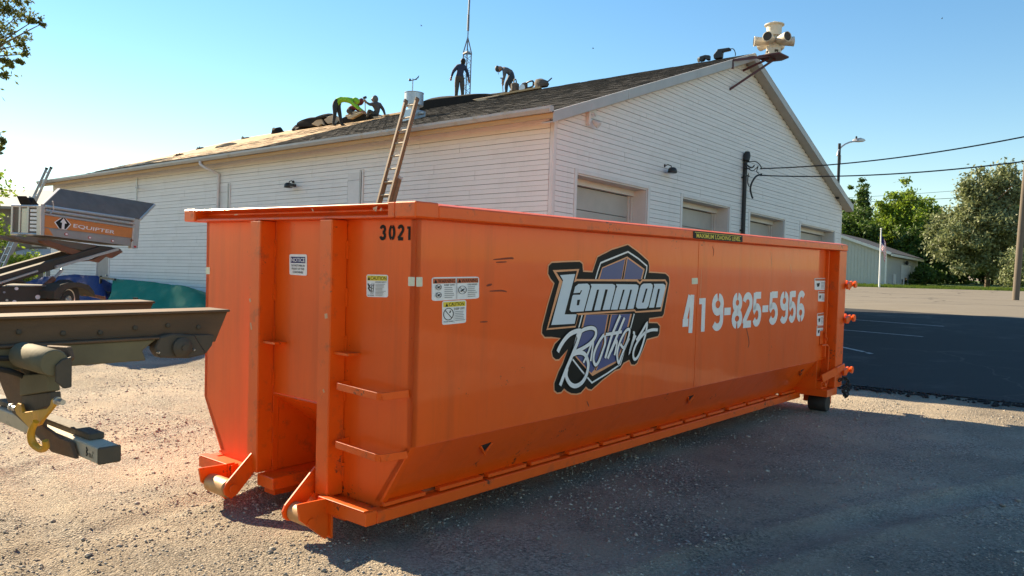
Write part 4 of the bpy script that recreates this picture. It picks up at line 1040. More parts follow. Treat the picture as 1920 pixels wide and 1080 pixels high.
SD = (18.97, 20.0)
nrow = int((ZE-0.42)/EXPO)
zb0 = ZE-nrow*EXPO
for i in range(nrow):
    z = zb0+i*EXPO
    cuts = []
    if z < 4.22: cuts += GAPS
    if z < 2.55: cuts.append(SD)
    cuts.sort(); v = 0.075
    for a, b_ in cuts+[(BL, BL)]:
        plank(side, -0.001, a, z, a-v, -PI/2, i); v = b_
nrow = int((8.15-0.42)/EXPO)
for i in range(nrow):
    z = zb0+i*EXPO
    a, b_ = 0.075, BW-0.075
    ztop = z+EXPO
    if ztop > ZE-0.05:
        k = RC-(zroof(RC)-0.21-ztop)/0.365
        a, b_ = max(0.06, k-0.22), min(BW-0.06, BW-k+0.22)
    cuts = [(d[0]-0.10, d[1]+0.10) for d in DOORS] if z < ZD+0.01 else []
    u = a
    for c0, c1 in cuts+[(b_, b_)]:
        plank(gable, u, -0.001, z, min(c0, b_)-u, 0.0, i); u = c1
# corner posts
for x0, x1, y0, y1 in ((-0.024, 0.07, -0.024, 0.0), (-0.024, 0.0, 0.0, 0.07), (BW-0.07, BW+0.024, -0.024, 0.0), (BW, BW+0.024, 0.0, 0.07)):
    bp('corner_trim', MB().box(x0, x1, y0, y1, Z0, ZE-0.003), M_trim, 0.004)
# flat pilaster boards on the side wall, with channels and a small cap flashing
for a, b_ in GAPS:
    bp('pilaster_board', MB().box(-0.022, -0.002, a+0.16, b_-0.002, Z0, 4.12), M_trim, 0.003)
    bp('pilaster_cap', MB().box(-0.03, -0.002, a+0.16, b_-0.002, 4.124, 4.30), M_trim, 0.003)
    bp('channel_trim', MB().box(-0.035, -0.002, a+0.092, a+0.152, Z0, 4.36), M_gutter, 0.003)
    bp('channel_trim', MB().box(-0.045, -0.002, a+0.004, a+0.05, Z0, 4.36), M_trim, 0.003)
# recessed sectional garage doors
for a, b_ in DOORS:
    zf_ = ground_z(*Bw((a+b_)/2, 0, 0).xy)
    jb = MB()
    jb.box(a-0.10, a, -0.03, 0.0, zf_, ZD+0.09); jb.box(b_, b_+0.10, -0.03, 0.0, zf_, ZD+0.09); jb.box(a-0.0, b_+0.0, -0.03, 0.0, ZD, ZD+0.09)
    dr = bp('garage_door', MB().box(a, b_, REC+0.05, REC+0.07, zf_, ZD), M_dark)
    jb.build('door_trim', M_trim, dr, 0.004)
    MB().box(a-0.001, a+0.03, 0.0005, REC+0.045, zf_, ZD).build('jamb', M_trim, dr)
    MB().box(b_-0.03, b_+0.001, 0.0005, REC+0.045, zf_, ZD).build('jamb', M_trim, dr)
    MB().box(a+0.031, b_-0.031, 0.0005, REC+0.045, ZD-0.03, ZD+0.001).build('head_board', M_trim, dr)
    MB().box(a+0.031, b_-0.031, REC-0.10, REC+0.02, ZD-0.16, ZD-0.031).build('head_stop', M_trim, dr)
    for x0 in (a+0.032, b_-0.132):
        MB().box(x0, x0+0.03, REC-0.02, REC+0.045, zf_, ZD-0.162).box(x0+0.07, x0+0.10, REC-0.05, REC+0.045, zf_, ZD-0.162).build('door_stop', M_trim, dr, 0.002)
    n = 7; hh = (ZD-0.17-zf_)/n
    for k in range(n):
        MB().box(a+0.135, b_-0.135, REC+0.012+0.004*(k % 2), REC+0.048, zf_+k*hh+0.006, zf_+(k+1)*hh-0.006).build('door_panel', M_gdoor, dr, 0.004)
# service door on the side wall
sd = bp('side_door', MB().box(-0.02, -0.002, SD[0]+0.06, SD[1]-0.06, 0.75, 2.48), mat('grey_steel_door', (0.30, 0.29, 0.29), 0.5))
MB().box(-0.04, -0.002, SD[0], SD[0]+0.055, 0.75, 2.55).box(-0.04, -0.002, SD[1]-0.055, SD[1], 0.75, 2.55).box(-0.04, -0.002, SD[0]+0.056, SD[1]-0.056, 2.485, 2.55).build('door_frame', M_trim, sd, 0.003)
MB().lathe([(0.03, 0), (0.03, 0.05)], (-0.02, SD[0]+0.16, 1.6), (-1, 0, 0), 10).build('door_knob', M_zinc, sd)
# roof decks
V0, V1 = -0.30, BL+0.30
t_ = 0.10
def roof_z(u, off=0.0): return zroof(u)+off
for sgn in (0, 1):
    ue, ur = (-0.42, RC-0.005) if sgn == 0 else (BW+0.42, RC+0.005)
    rf = MB().slab([(ue, V0, roof_z(ue)-0.02), (ur, V0, roof_z(ur)-0.02), (ur, V1, roof_z(ur)-0.02), (ue, V1, roof_z(ue)-0.02)], 0.0) if False else MB().prism([(ue, roof_z(ue)-0.02), (ur, roof_z(ur)-0.02), (ur, roof_z(ur)-0.12), (ue, roof_z(ue)-0.12)], 1, V0+0.02, V1)
    bp('roof_deck', rf, M_deck)
# shingle courses: every tab a real lapped piece, joined because there are thousands
def shingles(name, sgn, torn):
    mbx = MB(); ex = 0.145; n = int((RC+0.44)/math.cos(0.35)/ex)
    for r in range(n+1):
        d = r*ex*math.cos(0.35)
        for c in range(int((V1-V0)/0.305)+1):
            v = V0+c*0.305+(0.15 if r % 2 else 0.0)
            if v+0.30 > V1: continue
            u0 = -0.44+d; u1 = u0+0.20
            if u1 > RC+0.05: u1 = RC+0.05
            if u0 >= RC: continue
            if torn and torn(u0, v+0.15): continue
            h = 0.004+0.010*rnd.random()
            g = 0.006+0.006*rnd.random()
            uu0, uu1 = (u0, u1) if sgn == 0 else (BW-u0, BW-u1)
            za, zb_ = roof_z(u0 if sgn == 0 else BW-u0), roof_z(u1 if sgn == 0 else BW-u1)
            mbx.add([(uu0, v, za+h), (uu0, v+0.305-g, za+h), (uu1, v+0.305-g, zb_-0.004), (uu1, v, zb_-0.004), (uu0, v, za-0.012), (uu0, v+0.305-g, za-0.012)],
                    [(0,1,2,3), (0,4,5,1)])
    o = bp(name, mbx, M_shingle); o['kind'] = 'stuff'; return o
TORN_V, TORN_U = (17.2, 17.7, 18.3, 19.2, 20.4, 24.5), (8.6, 7.0, 5.4, 4.2, 3.3, 1.2)
def torn_left(u, v):
    # bare boards: the upper and far part of the slope has been stripped
    w = 0.5*noise.noise(Vector((v*0.5, 1.7, 0)))+0.35*noise.noise(Vector((v*1.9, 5.1, 0)))
    lim = float(np.interp(v, TORN_V, TORN_U))+w
    if v > TORN_V[0]-0.5 and u > lim: return True
    return rnd.random() < 0.01
shingles('roof_shingles', 0, torn_left)
shingles('roof_shingles', 1, None)
# bare deck boards, one by one
bm_ = MB().box(0, 1, 0, 1, 0, 1).mesh('deck_board', M_deck)
k = 0
u = 1.6
while u < RC-0.2:
    w = 0.235; v = 12.6
    while v < V1-0.6:
        ln = rnd.uniform(2.2, 4.2); ln = min(ln, V1-0.05-v)
        o = bpy.data.objects.new('deck_board', bm_); COL.objects.link(o); o.parent = bld
        z = roof_z(u)-0.018+rnd.uniform(0, 0.006)
        o.location = (u, v, z); o.rotation_euler = (0, -math.atan(0.365), 0); o.scale = (w*0.97, ln-0.01, 0.02)
        v += ln; k += 1
    u += w*0.94
# rake fascia, rake soffit, eave gutter and soffit
def rake(u0, u1, v0, v1, d0, d1): return MB().prism([(u0, zroof(u0)+d1), (u1, zroof(u1)+d1), (u1, zroof(u1)+d0), (u0, zroof(u0)+d0)], 1, v0, v1)
for (u0, u1) in ((-0.42, 2.2), (2.2, 5.3), (5.3, RC), (RC, 11.5), (11.5, 14.6), (14.6, BW+0.42)):
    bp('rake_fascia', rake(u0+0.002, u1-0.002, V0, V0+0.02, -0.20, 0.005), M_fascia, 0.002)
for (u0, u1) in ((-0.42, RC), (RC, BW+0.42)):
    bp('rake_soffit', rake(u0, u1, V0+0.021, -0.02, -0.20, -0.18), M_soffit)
    bp('drip_edge', rake(u0, u1, V0-0.006, V0+0.03, 0.0055, 0.013), M_trim)
for x0, x1 in ((-0.41, -0.001), (BW+0.001, BW+0.41)):
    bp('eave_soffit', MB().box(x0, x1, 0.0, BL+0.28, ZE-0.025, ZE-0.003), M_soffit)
    xa, xb = (x0-0.11, x0) if x0 < 0 else (x1, x1+0.11)
    gp = [(xb, 4.985), (xb-0.07, 4.985), (xa, 5.05), (xa, 5.10), (xa+0.015, 5.10), (xa+0.015, 5.055), (xb-0.065, 5.0), (xb, 5.0)] if x0 < 0 else [(xa, 4.985), (xa+0.07, 4.985), (xb, 5.05), (xb, 5.10), (xb-0.015, 5.10), (xb-0.015, 5.055), (xa+0.065, 5.0), (xa, 5.0)]
    bp('gutter', MB().prism(gp, 1, -0.27, BL+0.28), M_gutter)
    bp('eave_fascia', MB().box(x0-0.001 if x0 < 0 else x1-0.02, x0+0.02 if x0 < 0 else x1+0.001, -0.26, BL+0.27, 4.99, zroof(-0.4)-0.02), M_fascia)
bp('gutter_end', MB().box(-0.522, -0.40, -0.285, -0.271, 4.985, 5.105), M_gutter, 0.003)
bp('frieze_board', MB().box(-0.028, -0.001, 0.08, BL-0.01, ZE-0.12, ZE-0.026), M_siding, 0.003)
bp('soffit_return', MB().box(-0.41, -0.001, -0.275, -0.001, ZE-0.03, ZE-0.004), M_soffit)
bp('soffit_return', MB().box(BW+0.001, BW+0.41, -0.275, -0.001, ZE-0.03, ZE-0.004), M_soffit)
# downspout: goose-neck from the gutter back to the wall
bp('downspout', MB().tube(catmull([(-0.47, 12.36, 4.985), (-0.47, 12.34, 4.90), (-0.36, 12.24, 4.80), (-0.12, 12.08, 4.68), (-0.075, 12.05, 4.60), (-0.072, 12.04, 4.25), (-0.072, 12.04, 0.9)], 4), 0.042, 8), M_trim, smooth=True)
# cap trim where siding meets the soffit along the rake
bp('frieze_board', rake(0.1, RC, -0.026, -0.02, -0.26, -0.2), M_soffit)

# ---- things fixed to the building
def bthing(name, loc, label, cat, group=None): return empty(name, tuple(Bw(*loc)), label, cat, group, rot=(0, 0, PI/2-BYAW))
def gooseneck(loc, rz, label):
    o = empty('wall_light', tuple(Bw(*loc)), label, 'wall light', 'black barn lights on the siding', rot=(0, 0, PI/2-BYAW+rz))
    o.scale = (0.72, 0.72, 0.72)
    MB().lathe([(0.05, 0), (0.05, 0.03)], (0, 0, 0.17), (0, -1, 0), 12).build('mount', M_lampblk, o)
    MB().tube([(0, -0.02, 0.17), (0, -0.12, 0.20), (0, -0.22, 0.16), (0, -0.24, 0.09)], 0.016, 8).build('arm', M_lampblk, o, smooth=True)
    hd = MB().lathe([(0.02, 0.11), (0.09, 0.10), (0.14, 0.05), (0.155, -0.06), (0.15, -0.075), (0.10, -0.07)], (0, -0.27, 0.0), (0, 0, 1), 20)
    hd.box(-0.03, 0.30, -0.36, -0.18, -0.045, 0.055)
    hd.build('lamp_head', M_lampblk, o, 0.015, smooth=True)
    MB().box(0.0, 0.27, -0.34, -0.20, -0.06, -0.046).build('lens', mat('frosted_lens', (0.5, 0.5, 0.46), 0.4), o)
    return o
gooseneck((4.35, -0.02, 4.53), 0.25, 'black barn light on the gable wall above the first two garage doors')
gooseneck((-0.02, 8.45, 4.10), -PI/2+0.25, 'black barn light on the side wall between the two flat pilaster boards')
fl = bthing('flood_light', (1.16, -0.02, 5.17), 'small white twin flood light high on the gable near the corner', 'flood light')
MB().box(-0.12, -0.06, -0.09, 0.0, -0.14, 0.13).build('housing', M_trim, fl, 0.01)
MB().lathe([(0.03, 0), (0.055, 0.06), (0.075, 0.16), (0.075, 0.18)], (0.05, -0.05, -0.02), (0.25, -0.75, -0.6), 16).build('lamp_head', M_trim, fl, smooth=True)
MB().tube([(-0.06, -0.05, 0.10), (0.05, -0.08, 0.12), (0.16, -0.05, 0.10)], 0.02, 8).build('arm', M_trim, fl, smooth=True)
wb = bthing('wall_bracket', (-0.02, 17.1, 4.1), 'thin rusty conduit and hooks on the side wall above the trailer', 'bracket')
MB().tube([(-0.03, 0.0, -0.85), (-0.03, 0.0, 0.75)], 0.018, 6).build('conduit', M_galv, wb)
MB().tube([(-0.04, 0.0, 0.42), (-0.2, -0.3, 0.40), (-0.2, -0.42, 0.36), (-0.2, -0.44, 0.42)], 0.022, 6).build('hook', M_galv, wb)
MB().box(-0.08, -0.02, -0.05, 0.07, -0.35, -0.05).bar((-0.05, 0.03, 0.0), (-0.12, 0.32, -0.08), 0.03, 0.03).bar((-0.05, 0.03, -0.2), (-0.12, 0.3, -0.16), 0.03, 0.03).build('clamp', M_galv, wb)
# electrical service mast with weatherhead, and its drop wires
UM = 8.78
mast = bthing('service_mast', (UM, -0.05, 0.9), 'black electrical service mast with a weatherhead on the gable wall', 'mast')
MB().tube([(0, -0.03, 0.0), (0, -0.03, 4.5)], 0.055, 10).build('conduit', M_wire, mast, smooth=True)
MB().lathe([(0.03, -0.12), (0.085, -0.1), (0.10, 0.06), (0.07, 0.16), (0.02, 0.18)], (0.0, -0.06, 4.58), (0.25, 0, 1), 14).build('weatherhead', M_wire, mast, smooth=True)
for z in (0.6, 2.55, 4.02): MB().box(-0.12, 0.12, -0.01, 0.02, z-0.02, z+0.02).build('strap', M_wire, mast)
MB().box(-0.13, 0.22, -0.08, -0.04, 4.28, 4.31).box(-0.13, 0.2, -0.08, -0.04, 4.07, 4.10).build('bracket_arm', M_wire, mast)
lp = MB()
def loop(pts, r=0.014): lp.tube(catmull([(p[0]*0.6, p[1]*0.7, 4.3+(p[2]-4.3)*0.6) for p in pts], 5), r, 6)
loop([(0.02, -0.1, 4.55), (0.35, -0.3, 4.62), (0.65, -0.4, 4.50), (0.85, -0.42, 4.32)])
loop([(0.02, -0.1, 4.50), (-0.16, -0.15, 4.45), (-0.14, -0.15, 4.25), (0.1, -0.15, 4.25), (0.3, -0.25, 4.18), (0.6, -0.35, 4.42)])
loop([(0.03, -0.1, 4.42), (0.25, -0.2, 4.32), (0.45, -0.25, 4.45)], 0.02)
loop([(0.85, -0.42, 4.08), (0.55, -0.3, 3.95), (0.38, -0.2, 3.65), (0.36, -0.15, 3.35), (0.5, -0.15, 3.1), (0.65, -0.15, 2.95)], 0.025)
loop([(0.15, -0.12, 4.05), (0.17, -0.1, 3.65), (0.3, -0.12, 3.45)])
loop([(0.62, -0.35, 4.42), (0.6, -0.3, 4.2), (0.7, -0.35, 4.1)])
lp.build('wire_loop', M_wire, mast, smooth=True)
def wire(name, a, b_, sag, r, label, grp=None, n=24):
    A, B_ = Vector(a), Vector(b_)
    P = [A.lerp(B_, i/n)-Vector((0,0,sag*4*(i/n)*(1-i/n))) for i in range(n+1)]
    o = MB().tube(P, r, 6).build(name, M_wire, None, smooth=True)
    return tag(o, label, 'cable', grp)
PW = [(12.476,17,5.642),(12.498,17,5.001)]
wire('service_wire', Bw(UM+0.45, -0.32, 5.22), PW[0], 0.22, 0.017, 'upper black service cable running from the mast to the right edge', 'electric service cables')
wire('service_wire', Bw(UM+0.45, -0.32, 5.03), PW[1], 0.22, 0.017, 'lower black service cable running from the mast to the right edge', 'electric service cables')
# curved-arm street lamp bolted to the gable, poking up past the rake
ul = 16.63
lamp = bthing('street_lamp', (ul, -0.09, 5.0), 'curved-arm street lamp rising past the right end of the gable roof', 'street lamp')
LTOP = [(16.275,7.119)][0][1]-5.0
MB().tube([(0, 0, 0.15), (0, 0, LTOP)], 0.052, 10).build('pole', M_lampblk, lamp, smooth=True)
LP = [(16.437,6.657),(16.586,6.886),(17.088,7.135),(17.793,7.352),(18.532,7.51)]
MB().tube(catmull([(q[0]-ul, 0, q[1]-5.0) for q in LP], 4), 0.03, 8).build('arm', M_lampgrey, lamp, smooth=True)
MB().box(0.0, 0.10, -0.04, 0.04, LTOP-0.7, LTOP-0.4).build('arm_clamp', M_lampgrey, lamp, 0.01)
LH = [(18.346,7.451),(18.397,7.567),(18.709,7.658),(19.165,7.692),(19.369,7.655),(19.048,7.553)]
MB().prism([(q[0]-ul, q[1]-5.0) for q in LH], 1, -0.11, 0.11).build('lamp_head', M_lampgrey, lamp, 0.03, smooth=True)
MB().lathe([(0.035, 0), (0.035, 0.08), (0.02, 0.1)], (LH[1][0]-ul+0.1, 0, LH[1][1]-5.0+0.02), (0, 0, 1), 10).build('photocell', M_lampblk, lamp)
MB().box(-0.05, 0.05, 0.03, 0.09, 0.2, 0.26).build('wall_strap', M_lampblk, lamp)

# ---- outdoor warning siren on a red steel bracket at the peak
SU = [(8.841,8.204),(8.762,9.116),(7.276,7.798),(7.784,7.864),(7.391,7.216),(9.602,8.328)]
su, sz = SU[0]
siren = bthing('warning_siren', (su, -0.75, sz), 'cream outdoor warning siren with round horns on a bracket at the roof peak', 'siren')
k_ = (SU[1][1]-SU[0][1])/0.95
def ss(v): return v*k_
MB().lathe([(ss(.05), ss(.02)), (ss(.26), ss(.02)), (ss(.27), ss(.05)), (ss(.22), ss(.06)), (ss(.2), ss(.22)), (ss(.22), ss(.26)), (ss(.2), ss(.28))], (0,0,0), (0,0,1), 8).build('base_housing', M_siren, siren)
MB().box(ss(-.05), ss(.02), ss(-.225), ss(-.2), ss(.06), ss(.13)).build('name_plate', M_white_ink, siren)
for a in range(4):
    an = PI/4+a*PI/2
    MB().bar((ss(.16)*math.cos(an), ss(.16)*math.sin(an), ss(.11)), (ss(.215)*math.cos(an), ss(.215)*math.sin(an), ss(.11)), ss(.1), ss(.07)).build('vent_opening', M_siren_dk, siren)
MB().lathe([(ss(.05), ss(.27)), (ss(.14), ss(.28)), (ss(.14), ss(.56)), (ss(.05), ss(.57))], (0,0,0), (0,0,1), 16).build('core', M_siren, siren, smooth=True)
cap = MB().lathe([(ss(.02), ss(.50)), (ss(.2), ss(.58)), (ss(.215), ss(.86)), (ss(.275), ss(.88)), (ss(.275), ss(.905)), (ss(.2), ss(.935)), (ss(.03), ss(.95)), (ss(.03), ss(1.0)), (ss(.01), ss(1.01))], (0,0,0), (0,0,1), 24)
cap.build('stack', M_siren, siren, smooth=True)
for k in range(6):
    an = -PI/2+PI/6+k*PI/3+0.06
    d = Vector((math.cos(an), math.sin(an), 0.02))
    c = d*ss(.10)+Vector((0, 0, ss(.42)))
    h = MB().lathe([(ss(.06), 0), (ss(.10), ss(.06)), (ss(.135), ss(.42)), (ss(.14), ss(.45)), (ss(.125), ss(.455)), (ss(.12), ss(.43))], c, d, 20).build('horn', M_siren, siren, smooth=True)
    MB().lathe([(0.005, 0), (ss(.122), 0.0), (ss(.122), 0.006), (0.005, 0.006)], c+d*ss(.43), d, 20).build('horn_grille', M_siren_dk, h)
plat = MB().prism([(-0.33, -0.30), (0.20, -0.36), (0.36, -0.10), (0.30, 0.30), (-0.33, 0.30)], 2, -0.05, 0.0)
plat.build('platform', M_red_steel, siren, 0.01)
def L(p, v): return (p[0]-su, v+0.75, p[1]-sz)
MB().bar((-0.2, 0.0, -0.03), L(SU[2], -0.30), 0.05, 0.06).build('bracket_arm', M_red_steel, siren)
MB().tube(catmull([(0.0, 0.25, -0.06), (-0.5, 0.35, -0.08), (-0.8, 0.6, -0.22), (-1.0, 0.72, -0.34)], 4), 0.035, 8).build('bracket_arm', M_red_steel, siren, smooth=True)
MB().bar(L(SU[2], -0.29), (SU[2][0]-su, 0.45, SU[2][1]-sz-0.22), 0.05, 0.05).build('bracket_plate', M_red_steel, siren)
MB().bar((0.1, 0.0, -0.05), (SU[4][0]-su+0.35, 0.73, SU[4][1]-sz-0.05), 0.055, 0.055).build('brace', M_red_steel, siren)
MB().bar((-0.05, 0.1, -0.05), (-0.3, 0.73, -0.35), 0.05, 0.05).build('brace', M_red_steel, siren)

# ---- things on the roof
def on_left(u, v, off=0.02): return (u, v, zroof(u)+off)
# round exhaust vent
RV = [(3.503,7.753,6.454)]
ru, rv, rz = RV[0]
vent = bthing('exhaust_vent', (ru, rv, rz), 'round galvanised exhaust vent standing on the roof behind the ladder top', 'roof vent')
MB().box(-0.26, 0.26, -0.24, 0.24, -0.12, 0.22).build('curb', M_galv, vent, 0.01)
MB().lathe([(0.16, 0.22), (0.18, 0.36)], (0,0,0), (0,0,1), 20).build('neck', M_galv, vent, smooth=True)
MB().lathe([(0.18, 0.355), (0.265, 0.36), (0.275, 0.37), (0.275, 0.71), (0.285, 0.72), (0.285, 0.735), (0.26, 0.735), (0.25, 0.72), (0.25, 0.40)], (0,0,0), (0,0,1), 28).build('drum', M_galv, vent, smooth=True)
MB().lathe([(0.05, 0), (0.05, 0.18)], (0.0, -0.24, 0.12), (0.2, -1, 0), 12).build('motor', M_galv, vent)
# anemometer on a slim mast
an = bthing('anemometer', (9.0, 13.75, zroof(9.0)), 'slim mast with a small wind gauge behind the roof ridge', 'wind gauge')
MB().tube([(0,0,0), (0,0,1.46)], 0.022, 6).build('mast', M_galv, an)
MB().bar((0.0, 0.18, 1.40), (0.0, -0.22, 1.40), 0.03, 0.03).build('cross_arm', M_wire, an)
MB().lathe([(0.02, 0), (0.05, 0.04), (0.03, 0.1)], (0.0, 0.17, 1.38), (0,0,1), 8).build('cup_hub', M_wire, an)
MB().prism([(-0.12, 1.41), (-0.30, 1.43), (-0.34, 1.53), (-0.24, 1.46)], 0, -0.01, 0.01).build('vane', M_wire, an)
# lattice aerial tower behind the ridge
TW = [(-1.968,30.2,8.444),(-1.972,30.2,10.963)]
tz = ground_z(TW[0][0], TW[0][1])
M_towersteel = mat('dull_tower_steel', (0.20, 0.21, 0.22), 0.5, 0.4)
tower = empty('aerial_tower', (TW[0][0], TW[0][1], 0.9), 'thin three-legged lattice aerial tower rising behind the roof ridge', 'tower')
H0 = TW[1][2]-0.9
rt = 0.17
cor = [(rt*math.cos(a+0.35), rt*math.sin(a+0.35)) for a in (0.2, 2.3, 4.4)]
tp0 = TW[1]; dxm = (TW[1][0]-TW[0][0])*0.0
H1 = [(-2.004,30.2,10.422)][0][2]-0.9
for c in cor: MB().tube([(c[0], c[1], 0), (c[0], c[1], H1), (0, 0, H0)], 0.024, 6).build('leg', M_towersteel, tower)
br = MB()
z = 5.6; f_ = 0
while z < H1-0.05:
    for i in range(3):
        a, b_ = cor[i], cor[(i+1) % 3]
        if f_ % 2: a, b_ = b_, a
        br.tube([(a[0], a[1], z), (b_[0], b_[1], z+0.2)], 0.009, 4)
    z += 0.2; f_ += 1
o = br.build('lattice', M_towersteel, tower); o['kind'] = 'stuff'
for z in (H1-0.05, H1-1.95): 
    rgm = MB()
    for i in range(3): rgm.bar((cor[i][0]*1.15, cor[i][1]*1.15, z), (cor[(i+1) % 3][0]*1.15, cor[(i+1) % 3][1]*1.15, z), 0.02, 0.05)
    rgm.build('brace_ring', M_towersteel, tower)
MB().tube([(0, 0, H0-0.1), (0.02, 0, H0+2.2)], 0.022, 6).build('mast', M_towersteel, tower)
MB().tube([(0, 0, H0+0.25), (0, 0, H0+0.85)], 0.045, 8).build('antenna_sleeve', M_towersteel, tower)
MB().tube([(0.0, 0, H0+0.6), (0.03, 0, H0+2.6)], 0.035, 8).build('antenna_sleeve', M_towersteel, tower)

# heaps of stripped shingles and felt: a low crumpled mound with bent torn sheets lying over it
def heap(name, loc, ln, wd, ht, m, label, seed, cat='roofing pile', group=None, yaw=0.0, mats=None, sheets=0, amp=0.16):
    rs = random.Random(seed)
    u, v, off = loc
    root = empty(name, (0, 0, 0), label, cat, group)
    root.matrix_world = Matrix.Translation(Bw(u, v, zroof(u)+off)) @ Matrix.Rotation(PI/2-BYAW, 4, 'Z') @ Matrix.Rotation(-math.atan(0.365) if u < RC else math.atan(0.365), 4, 'Y') @ Matrix.Rotation(yaw, 4, 'Z')
    def mound(ln, wd, ht, nu=26, nv=13, sd=0.0):
        vs = []; fs = []
        for i in range(nu+1):
            for j in range(nv):
                a = PI*j/(nv-1); x = ln*(i/nu-0.5); e = min(1.0, 3.0*min(i, nu-i)/nu+0.10)
                k = 1+amp*noise.noise(Vector((x*1.1+seed+sd, a*0.9, 0.5)))+0.5*amp*noise.noise(Vector((x*5+seed+sd, a*2, 2.5)))
                vs.append((-math.cos(a)*wd/2*(0.8+0.2*e)*k, x, (math.sin(a)**0.6)*ht*e*k*(1+0.5*amp*math.sin(3*a+x*2))))
        for i in range(nu):
            for j in range(nv-1):
                a = i*nv+j; fs.append((a, a+1, a+nv+1, a+nv))
        fs.append(tuple(range(nv))); fs.append(tuple(range(nu*nv, nu*nv+nv))[::-1])
        for i in range(nu): fs.append((i*nv, (i+1)*nv, (i+1)*nv+nv-1, i*nv+nv-1))
        return MB().add(vs, fs)
    o = mound(ln, wd, ht).build('mound', m or mats[0], root, smooth=True)
    for q in range(sheets):
        L2, W2 = rs.uniform(0.35, 0.75)*min(1.3, ln), rs.uniform(0.25, 0.55)*min(1.2, wd); n = 6
        vs = []; fs = []; ph = rs.uniform(0, 6); cv = rs.uniform(0.05, 0.22)
        for i in range(n+1):
            for j in range(4):
                a = i/n-0.5; b_ = j/3-0.5
                vs.append((W2*b_+0.04*math.sin(ph+i), L2*a, cv*(4*a*a-0.3)*(1 if q % 2 else -1)+0.05*math.sin(ph+3*b_+i*0.8)))
        for i in range(n):
            for j in range(3):
                a = i*4+j; fs.append((a, a+1, a+5, a+4))
        k0 = len(vs); vs += [(x, y, z-0.02) for x, y, z in vs]; fs += [tuple(k0+i for i in f[::-1]) for f in fs]
        mbx = MB().add(vs, fs)
        ro = Matrix.Translation((rs.uniform(-0.35, 0.25)*wd, rs.uniform(-0.4, 0.4)*ln, ht*rs.uniform(0.65, 0.98))) @ Matrix.Rotation(rs.uniform(-0.6, 0.6), 4, 'X') @ Matrix.Rotation(rs.uniform(-0.7, 0.5), 4, 'Y') @ Matrix.Rotation(rs.uniform(0, 3), 4, 'Z')
        mbx.v = [tuple(ro @ Vector(p)) for p in mbx.v]
        mbx.build('torn_sheet', (mats[q % 2] if mats else m), root, smooth=True)
    return root

def fold_pile(name, outline, u0, u1, m, label, extra=(), seed=1):
    """thick folded sheet lying along the ridge: outline in the (v, z) plane, given real width across the slope"""
    rs = random.Random(seed)
    c = (sum(p[0] for p in outline)/len(outline), sum(p[1] for p in outline)/len(outline))
    root = empty(name, tuple(Bw((u0+u1)/2, c[0], c[1]-0.2)), label, 'roofing pile', 'heaps of torn roofing', rot=(0, 0, PI/2-BYAW))
    um = (u0+u1)/2
    P = catmull([(p[0], p[1], 0) for p in outline]+[(outline[0][0], outline[0][1], 0)], 3)[:-1]
    vs = []; fs = []; n = len(P); ring = 7
    for k in range(ring):
        t = k/(ring-1); e = 1-0.30*abs(2*t-1)**2
        for p in P:
            w = 0.05*noise.noise(Vector((p.x*1.5, p.y*2, seed+t*2.0)))
            vs.append((u0-um+(u1-u0)*t+w, p.x-c[0]+0.5*w, (p.y-c[1])*e+0.2+(1-e)*-0.15+w))
    for k in range(ring-1):
        for i in range(n):
            a = k*n+i; b_ = k*n+(i+1) % n; fs.append((a, b_, b_+n, a+n))
    fs.append(tuple(range(n))[::-1]); fs.append(tuple(range((ring-1)*n, ring*n)))
    MB().add(vs, fs).build('folded_sheet', m, root)
    for q, (pl, mm, uo) in enumerate(extra):
        MB().prism([(p[0]-c[0], p[1]-c[1]+0.2) for p in pl], 0, u0-um-0.05-uo, u0-um-0.02-uo+0.3).build('torn_sheet', mm, root, 0.01)
    return root
fold_pile('felt_roll', [(11.97,7.907),(11.682,8.262),(11.306,8.389),(10.143,8.31),(8.891,8.234),(8.406,8.118),(8.591,7.979),(9.047,7.907),(9.916,7.825),(10.955,7.774)], 7.5, 8.5, M_felt, 'long dark roll of torn roofing felt at the standing worker\'s feet',
    [([(9.116,7.959),(8.046,7.976),(7.512,7.83),(8.505,7.76)], M_paper, 0.0), ([(8.512,7.902),(7.813,7.938),(7.424,7.871),(7.923,7.812)], M_felt, 0.05)], 3)
fold_pile('shingle_heap', [(19.223,8.083),(19.236,8.31),(18.726,8.459),(18.146,8.441),(17.794,8.501),(17.407,8.48),(17.245,8.038),(17.764,7.937)], 7.6, 8.5, M_felt, 'mixed heap of black felt and tan paper at the left of the crew',
    [([(18.173,8.089),(17.824,8.227),(17.506,8.214),(17.318,7.957),(17.531,8.022),(17.737,7.935)], M_paper, 0.0), ([(17.33,8.174),(17.059,8.273),(16.786,8.286),(16.77,7.986),(17.077,7.975)], M_paper, 0.02), ([(18.042,8.315),(17.269,8.339),(17.127,8.259),(17.824,8.227)], M_felt, 0.06)], 5)
fold_pile('felt_heap', [(15.772,7.704),(15.461,7.961),(14.988,8.073),(14.209,8.046),(13.75,7.955),(13.238,7.809),(13.173,7.694),(13.885,7.651),(14.869,7.591)], 6.9, 7.9, M_felt, 'dark folded felt between the lime worker and the seated worker',
    [([(15.152,7.974),(14.529,8.086),(14.403,8.032),(15.021,7.899)], M_paper, 0.0), ([(14.895,7.905),(14.155,7.984),(14.061,7.933),(14.7,7.783),(14.891,7.824)], M_paper, 0.08), ([(13.54,7.757),(13.067,7.725),(12.948,7.654),(13.417,7.666)], M_paper, 0.0)], 7)
heap('shingle_heap', (8.0, 19.4, -0.02), 0.9, 0.7, 0.16, M_felt, 'small low pile of torn shingles beyond the mixed heap', 21, 'roofing pile', 'heaps of torn roofing', sheets=3)
